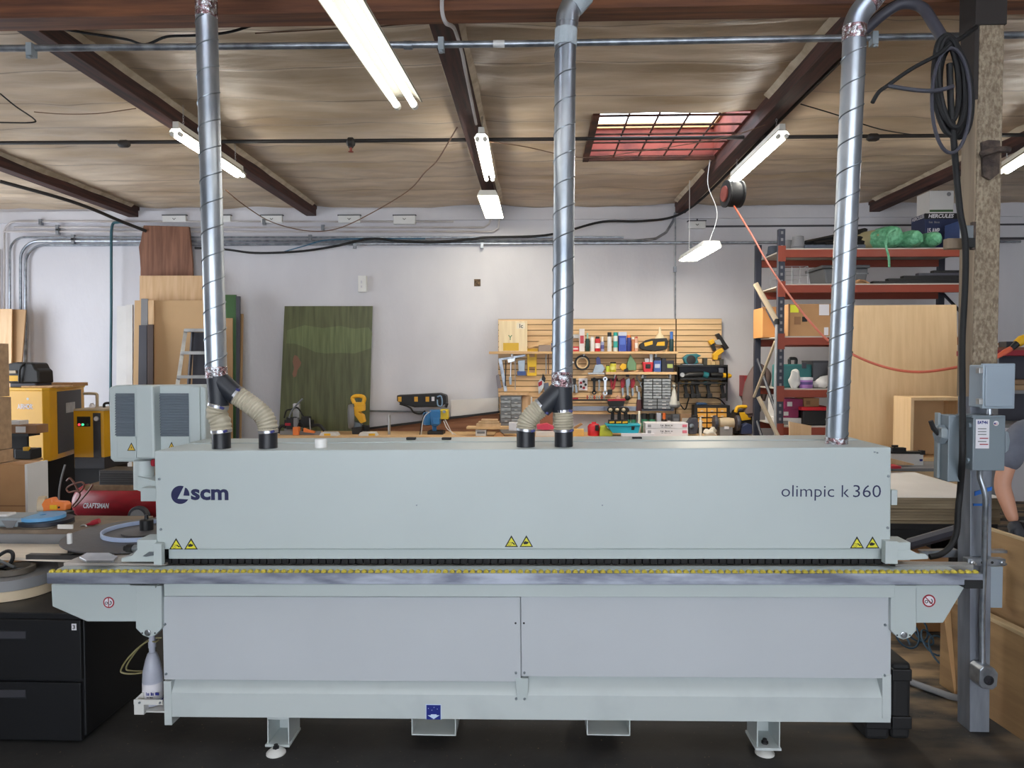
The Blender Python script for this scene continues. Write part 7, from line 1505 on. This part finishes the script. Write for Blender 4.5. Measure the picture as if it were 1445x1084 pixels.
M().tube(smoothpath(pp((1340, 62, YL - .04), (1325, 76, YL - .04), (1285, 98, YL - .05), (1252, 121, YL - .05), (1240, 130, YL - .05), (1231, 145, YL - .05))), .010, 7).out('cable_tail', m_rubber, co_, smooth=True)
M().tube(smoothpath(pp((1252, 121, YL - .05), (1290, 127, YL - .05), (1320, 128, YL - .05), (1345, 122, YL - .04))), .010, 7).out('tie_strap', m_lamd, co_, smooth=True)
M().tube(smoothpath(pp((1346, 60, YL), (1362, 50, YL + .02), (1378, 38, YL + .06))), .011, 7).out('hanger', m_rubber, co_, smooth=True)
for i, (dy, r, lb) in enumerate(((0, .026, 'thick dark hose arching from the right joist to the coil'), (.05, .016, 'thinner dark hose arching above the coil'))):
    M().tube(smoothpath(pp((1218, 46 - i * 6, 3.8 + dy), (1245, 22 - i * 6, 3.75 + dy), (1272, 6 - i * 4, 3.72 + dy), (1300, 10 - i * 2, 3.68 + dy), (1318, 34, 3.62 + dy), (1330, 54, 3.58 + dy))), r, 10).out('hose', m_lamd if i == 0 else m_rubber, None, lb, 'hose', smooth=True)
# cable reel on the joist and its orange cord
cr = thing('cable_reel', 'black cable reel hanging under the right joist', 'reel', P(1033, 292, 6.7)); c = P(1034, 274, 6.75)
M().lathe(c, [(.02, -.075), (.125, -.075), (.125, -.06), (.11, -.05), (.118, -.02), (.118, .02), (.11, .05), (.125, .06), (.125, .075), (.02, .075)], 28, (.985, .17, 0)).out('drum', m_rubber, cr, smooth=True)
M().lathe(c - Vector((.985, .17, 0)) * .08, [(.02, 0), (.075, 0), (.07, -.012), (.02, -.014)], 20, (.985, .17, 0)).out('hub', m_redwood, cr, smooth=True); M().bxp(1034, 250, 1040, 276, 6.68, .03).out('mount', m_alu, cr, bevel=.002)
m_oc = paint('cord_orange', (216, 100, 70), .5)
oc_ = M().tube(smoothpath(pp((1036, 291, 6.7), (1060, 330, 6.3), (1090, 382, 5.8), (1130, 438, 5.3), (1168, 480, 4.9), (1199, 498, 4.7), (1230, 512, 4.5), (1265, 522, 4.3), (1300, 525, 4.15), (1335, 521, 4.0), (1361, 516, 3.9))), .008, 7).out('orange_cord', m_oc, None, 'orange cord sagging from the cable reel to the post', 'cord', smooth=True)
c = P(1200, 498, 4.70); M().ball(c, .018, 8).out('cord_knob', m_rubber, oc_, label='small black knob')
# yellow connector with orange cord
o = thing('extension_cord', 'yellow plug connector on an orange cord at the right edge', 'cord', P(1425, 500, 5.0)); M().tube(pp((1405, 505, 5.0), (1418, 497, 5.0), (1428, 491, 5.0)), [.012, .02, .016], 8).out('cord_end', m_oc, o, smooth=True); M().tube(pp((1427, 492, 5.0), (1436, 484, 5.0)), [.018, .024], 8).out('plug', m_black, o, smooth=True); M().tube(pp((1435, 485, 5.0), (1442, 480, 5.0), (1452, 476, 5.0)), [.028, .034, .03], 10).out('connector', m_yellow2, o, smooth=True); M().tube(smoothpath(pp((1404, 506, 5.0), (1398, 512, 5.02), (1392, 522, 5.1))), .010, 7).out('cord', m_oc, o, smooth=True)
# shelf unit at far right
su = thing('shelf_unit', 'grey shelf unit with a red rimmed top at the right edge behind the post', 'shelf', P(1440, 720, 6.2)); YU = 6.0
M().bxp(1400, 494, 1520, 502, YU, .5).out('shelf_top', K((150, 38, 52)), su, bevel=.004); M().bxp(1406, 490, 1520, 494.2, YU + .02, .4).out('shelf_mat', K((126, 84, 66)), su)
M().bxp(1402, 551, 1520, 556, YU, .5).out('shelf_board', m_lamg, su); M().bxp(1402, 600, 1520, 604, YU, .5).out('shelf_board', m_lamg, su); M().bxp(1402, 502, 1520, 604, YU + .46, .03).out('back_panel', m_lamd, su)
x0 = XX(1402, 550, YU); x1 = XX(1520, 550, YU)
for x in (x0, x1 - .04):
    for y in (YU, YU + .44): M().box(x, x + .04, y, y + .04, 0, ZZ(1402, 502, YU)).out('leg', m_lamg, su)
pbox(1402, 484, 1410, 494, 6.05, .1, (150, 112, 80), 'small brown framed box behind the post on the shelf unit', 'box', 'box', strip=(220, 214, 200))
for i, (y0, y1, c_) in enumerate(((543.5, 551, (166, 136, 102)), (536, 543, (140, 112, 84)))): pbox(1412 + i * 3, y0, 1470, y1, YU + .03, .3, c_, ('lower tan board lying in the grey shelf unit', 'upper brown board lying in the grey shelf unit')[i], 'board', 'board')
pbox(1420, 482, 1436, 490, 6.1, .1, (40, 40, 44), 'black bracket tool on top of the shelf unit', 'tool', 'tool')
# ---------------------------------------------------------------- lower right corner
m_crate = mat('crate_plywood_brown', (172, 138, 96), .75, scale=3, stretch=(.6, .6, 4), col2=(146, 114, 78), bump=.06)
m_edge2 = wood('crate_edge', (214, 190, 150), (184, 158, 118), 'y')
o = thing('crate', 'open plywood crate on the floor right of the post', 'crate', (2.9, 3.5, 0))
xa = 2.41; zc = .52
def hx(x0, x1, y0, y1, z0_, z1_, mm_, nm, par, sh=.0):
    return M().box(x0, x1, y0, y1, z0_, z1_).xf(Matrix.Translation((xa, 3.8, 0)) @ Matrix.Rotation(.10, 4, 'Z') @ Matrix.Translation((-xa, -3.8, 0))).out(nm, mm_, par, bevel=.002)
hx(xa, xa + .022, 3.15, 4.2, 0, zc, m_crate, 'side_panel', o); hx(xa + .9, xa + .922, 3.15, 4.2, 0, zc, m_crate, 'side_panel', o); hx(xa + .022, xa + .9, 4.178, 4.2, 0, zc, m_crate, 'end_panel', o); hx(xa + .022, xa + .9, 3.15, 3.172, 0, zc, m_crate, 'end_panel', o); hx(xa + .022, xa + .9, 3.172, 4.178, .0, .02, m_crate, 'floor_panel', o)
hx(xa - .003, xa + .05, 3.15, 4.2, zc, zc + .02, m_edge2, 'top_rail', o)
o = thing('plywood_sheet', 'dark brown plywood sheet standing in the crate', 'board', (2.7, 3.9, 0)); hx(xa + .09, xa + .108, 3.2, 4.15, .02, .97, m_crate, 'sheet', o); hx(xa + .088, xa + .11, 3.2, 4.15, .97, .985, m_edge2, 'sheet_edge', o)
board((1330, 850), (1352, 850), (1347, 975), (1353, 975), 4.12, 4.05, K((214, 172, 122), .8), 'cardboard_sheet', 'tan cardboard sheet standing behind the post', 'cardboard', .008)
M().pxprism([(1285, 789), (1345, 786), (1350, 803), (1300, 806)], 4.35, .3).out('cardboard_box', m_card, None, 'cardboard box glimpsed under the outfeed arm', 'box', bevel=.004) if 0 else None
o = thing('cardboard_box', 'cardboard box glimpsed under the outfeed arm', 'box', (2.75, 5.15, 0)); M().bxp(1272, 786, 1338, 860, 5.02, .28, z0=.001).out('carton', m_card, o, bevel=.004); M().bxp(1272, 785, 1338, 787, 5.01, .30).out('carton_flap', m_card2, o)
m_coil = paint('coil_hose_blue', (46, 80, 104), .5)
pts = []
for i in range(90):
    t = i / 89.; a = t * 2 * PI * 5.2; q = PZ(1272 + 62 * t, 925 - 22 * math.sin(t * 4.2), .0)
    k_ = 1 + .5 * noise.noise((t * 6, 1, 2))
    pts.append(q + Vector((.055 * k_ * math.cos(a), .06 * math.sin(a), .012 + .055 * k_ * (1 + math.sin(a)))))
M().tube(pts, .0062, 7).out('coil_hose', m_coil, None, 'springy blue air hose on the dusty floor behind the machine', 'hose', smooth=True)
for i_, (ax, ay) in enumerate(()): pass
M().tube(smoothpath([PZ(1284, 962, .02), PZ(1300, 968, .02), PZ(1325, 977, .02), PZ(1352, 985, .02), PZ(1400, 985, .02)]), .019, 10).out('hose', m_lamg, None, 'grey hose lying on the floor by the black case', 'hose', smooth=True)
o = thing('tool_case', 'black moulded case standing at the right end of the machine', 'case', P(1268, 1035, 3.62)); yk = 3.55
for x0, x1, d in ((1222, 1257, .0), (1258.5, 1286, .01)):
    M().bxp(x0, 936, x1, 1030, yk + d, .30, z0=.002).out('case_shell', m_rubber, o, bevel=.02, seg=3)
    for y0, y1 in ((945, 962), (1012, 1030)): M().bxp(x0 + 1, y0, x1 + 1.5, y1, yk + d - .012, .05).out('corner_guard', m_black, o, bevel=.006)
M().bxp(1262, 933, 1280, 938, yk + .1, .04).out('case_handle', m_black, o, bevel=.008)
M().bxp(1258, 815, 1300, 828, 4.9, .3, z0=.0).out('box_stack', m_dk, None, 'dark crate behind the machine under the cart', 'crate', bevel=.004) if 0 else None
# ================================================================= PERSON at the right edge
m_skin = mat('skin', (198, 146, 120), .5, var=.03, scale=8)
m_shirt = mat('tee_shirt_grey', (104, 108, 120), .85, scale=10, col2=(92, 96, 108), bump=.2, bscale=14)
m_pants = mat('work_trousers_dark', (48, 50, 58), .85, scale=10, col2=(40, 42, 48))
m_glove = paint('work_glove', (56, 58, 64), .7)
m_hair = paint('hair_brown', (62, 46, 36), .7)
def skinmesh(name, verts, edges, mt, parent, root=0, sub=2):
    me = bpy.data.meshes.new(name); me.from_pydata([v[0] for v in verts], edges, []); me.materials.append(mt)
    o = bpy.data.objects.new(name, me); C.objects.link(o)
    sk_ = o.modifiers.new('skin', 'SKIN'); sk_.use_smooth_shade = True
    lay = me.skin_vertices[0].data if me.skin_vertices else None
    if lay is None:
        a = me.attributes
    for i, v in enumerate(verts):
        r = v[1]; lay[i].radius = (r, r) if not isinstance(r, tuple) else r; lay[i].use_root = (i == root)
    s = o.modifiers.new('sub', 'SUBSURF'); s.levels = s.render_levels = sub
    return fin(o, parent)
def P3(px, py, Y): return tuple(P(px, py, Y))
YP = 4.5
pe = thing('person', 'person in a grey tee shirt and gloves half out of frame behind the post', 'person', (3.24, YP, 0))
bx_, s = 3.24, None
sh_l = P(1436, 603, YP - .02); el = P(1413, 684, YP - .02); wr = P(1431, 738, YP - .10)
V = [((bx_, YP, .93), .14), ((bx_, YP, 1.08), .13), ((bx_ + .0, YP, 1.24), .145), ((bx_, YP, 1.40), .13), ((bx_, YP, 1.52), .065), ((bx_ - .01, YP - .02, 1.60), .06), ((bx_ - .03, YP - .03, 1.70), .088), ((bx_ - .02, YP - .02, 1.79), .075),
     ((sh_l.x + .05, sh_l.y, sh_l.z - .01), .068), (tuple(sh_l.lerp(el, .15)), .062), (tuple(el), .048), (tuple(el.lerp(wr, .25)), .050), (tuple(el.lerp(wr, .6)), .042), (tuple(wr), .030),
     ((bx_ + .17, YP + .06, 1.44), .065), ((bx_ + .22, YP + .02, 1.14), .046), ((bx_ + .12, YP - .22, 1.0), .03),
     ((bx_ - .09, YP, .86), .095), ((bx_ - .10, YP - .03, .5), .065), ((bx_ - .10, YP + .02, .1), .045), ((bx_ + .09, YP, .86), .095), ((bx_ + .10, YP - .02, .5), .065), ((bx_ + .10, YP + .02, .1), .045),
     ((bx_ - .12, YP - .12, .05), .04), ((bx_ + .10, YP - .12, .05), .04)]
E = [(0, 1), (1, 2), (2, 3), (3, 4), (4, 5), (5, 6), (6, 7), (3, 8), (8, 9), (9, 10), (10, 11), (11, 12), (12, 13), (3, 14), (14, 15), (15, 16), (0, 17), (17, 18), (18, 19), (0, 20), (20, 21), (21, 22), (19, 23), (22, 24)]
skinmesh('body', V, E, m_skin, pe)
VS = [((bx_, YP, .90), .155), ((bx_, YP, 1.08), .15), ((bx_, YP, 1.24), .165), ((bx_, YP, 1.41), .145), ((bx_, YP, 1.50), .075), (tuple(sh_l + Vector((.04, 0, -.005))), .09), (tuple(sh_l.lerp(el, .35)), .085), (tuple(sh_l.lerp(el, .78)), .082), ((bx_ + .17, YP + .06, 1.44), .085), ((bx_ + .2, YP + .04, 1.24), .075)]
skinmesh('tee_shirt', VS, [(0, 1), (1, 2), (2, 3), (3, 4), (3, 5), (5, 6), (6, 7), (3, 8), (8, 9)], m_shirt, pe)
VT = [((bx_, YP, .95), .15), ((bx_ - .09, YP, .85), .105), ((bx_ - .10, YP - .03, .5), .085), ((bx_ - .10, YP + .02, .1), .07), ((bx_ + .09, YP, .85), .105), ((bx_ + .10, YP - .02, .5), .085), ((bx_ + .10, YP + .02, .1), .07)]
skinmesh('trousers', VT, [(0, 1), (1, 2), (2, 3), (0, 4), (4, 5), (5, 6)], m_pants, pe)
hd = P(1440, 760, YP - .15); d_ = (hd - wr).normalized(); sd = Vector((0, -1, 0)); ac_ = d_.cross(sd).normalized()
gl = [(tuple(wr - d_ * .02), .034), (tuple(wr + d_ * .03), .036), (tuple(wr + d_ * .075), (.042, .026))]
ge = [(0, 1), (1, 2)]
for i in range(4):
    o0 = ac_ * (.030 - .020 * i); b0 = wr + d_ * (.09) + o0; L_ = (.026, .031, .029, .022)[i]
    k = len(gl); gl += [(tuple(b0), .0105), (tuple(b0 + d_ * L_ + sd * .008), .0098), (tuple(b0 + d_ * (L_ * 1.7) + sd * .026), .009), (tuple(b0 + d_ * (L_ * 1.9) + sd * .044), .008)]
    ge += [(2, k), (k, k + 1), (k + 1, k + 2), (k + 2, k + 3)]
k = len(gl); b0 = wr + d_ * .045 + ac_ * .035
gl += [(tuple(b0), .013), (tuple(b0 + ac_ * .022 + d_ * .022 + sd * .01), .0115), (tuple(b0 + ac_ * .026 + d_ * .045 + sd * .026), .010)]
ge += [(1, k), (k, k + 1), (k + 1, k + 2)]
skinmesh('glove', gl, ge, m_glove, pe)
M().ball((bx_ - .02, YP - .01, 1.745), .10, 14, (.95, 1.08, .85)).out('hair', m_hair, pe, smooth=True)
for s_ in (-1, 1): M().ball((bx_ - .13 + .0, YP - .03 + s_ * .035, 1.705), .012, 8).out('eye', m_dk, pe, smooth=True)
M().ball((bx_ - .135, YP - .03, 1.675), .02, 8, (1, .8, 1.2)).out('nose', m_skin, pe, smooth=True); M().box(bx_ - .125, bx_ - .10, YP - .055, YP - .005, 1.632, 1.640).out('mouth', m_red, pe)
for s_ in (-1, 1): M().pxprism and M().ball((bx_ - .12 * (1 if s_ < 0 else -.7) + .02, YP - .10, .045), .05, 10, (1.0, 2.2, .85)).out('boot', m_rubber, pe, smooth=True)
M().obox(wr + d_ * .13 + sd * .03, (.03, .03, .10), (.3, .5, .2)).out('putty_knife', m_lam, None, 'white tool held in the gloved hand at the right edge', 'tool', bevel=.003)
# ================================================================= CAMERA AND LIGHT
cam = bpy.data.cameras.new('camera'); cam.sensor_width = 36; cam.sensor_fit = 'HORIZONTAL'; cam.lens = 36 * FPX / 1445; cam.clip_end = 200
co = bpy.data.objects.new('camera', cam); C.objects.link(co)
R = Matrix((CR, CU, -CF)).transposed().to_4x4(); R.translation = CAM; co.matrix_world = R
bpy.context.scene.camera = co
w = bpy.data.worlds.new('sky'); bpy.context.scene.world = w; w.use_nodes = True
bg = w.node_tree.nodes['Background']; bg.inputs['Color'].default_value = (.86, .92, 1.0, 1); bg.inputs['Strength'].default_value = 6.3
vs = bpy.context.scene.view_settings
vs.view_transform = 'Standard'; vs.look = 'None'; vs.gamma = 1; vs.exposure = 0.0; vs.use_curve_mapping = False
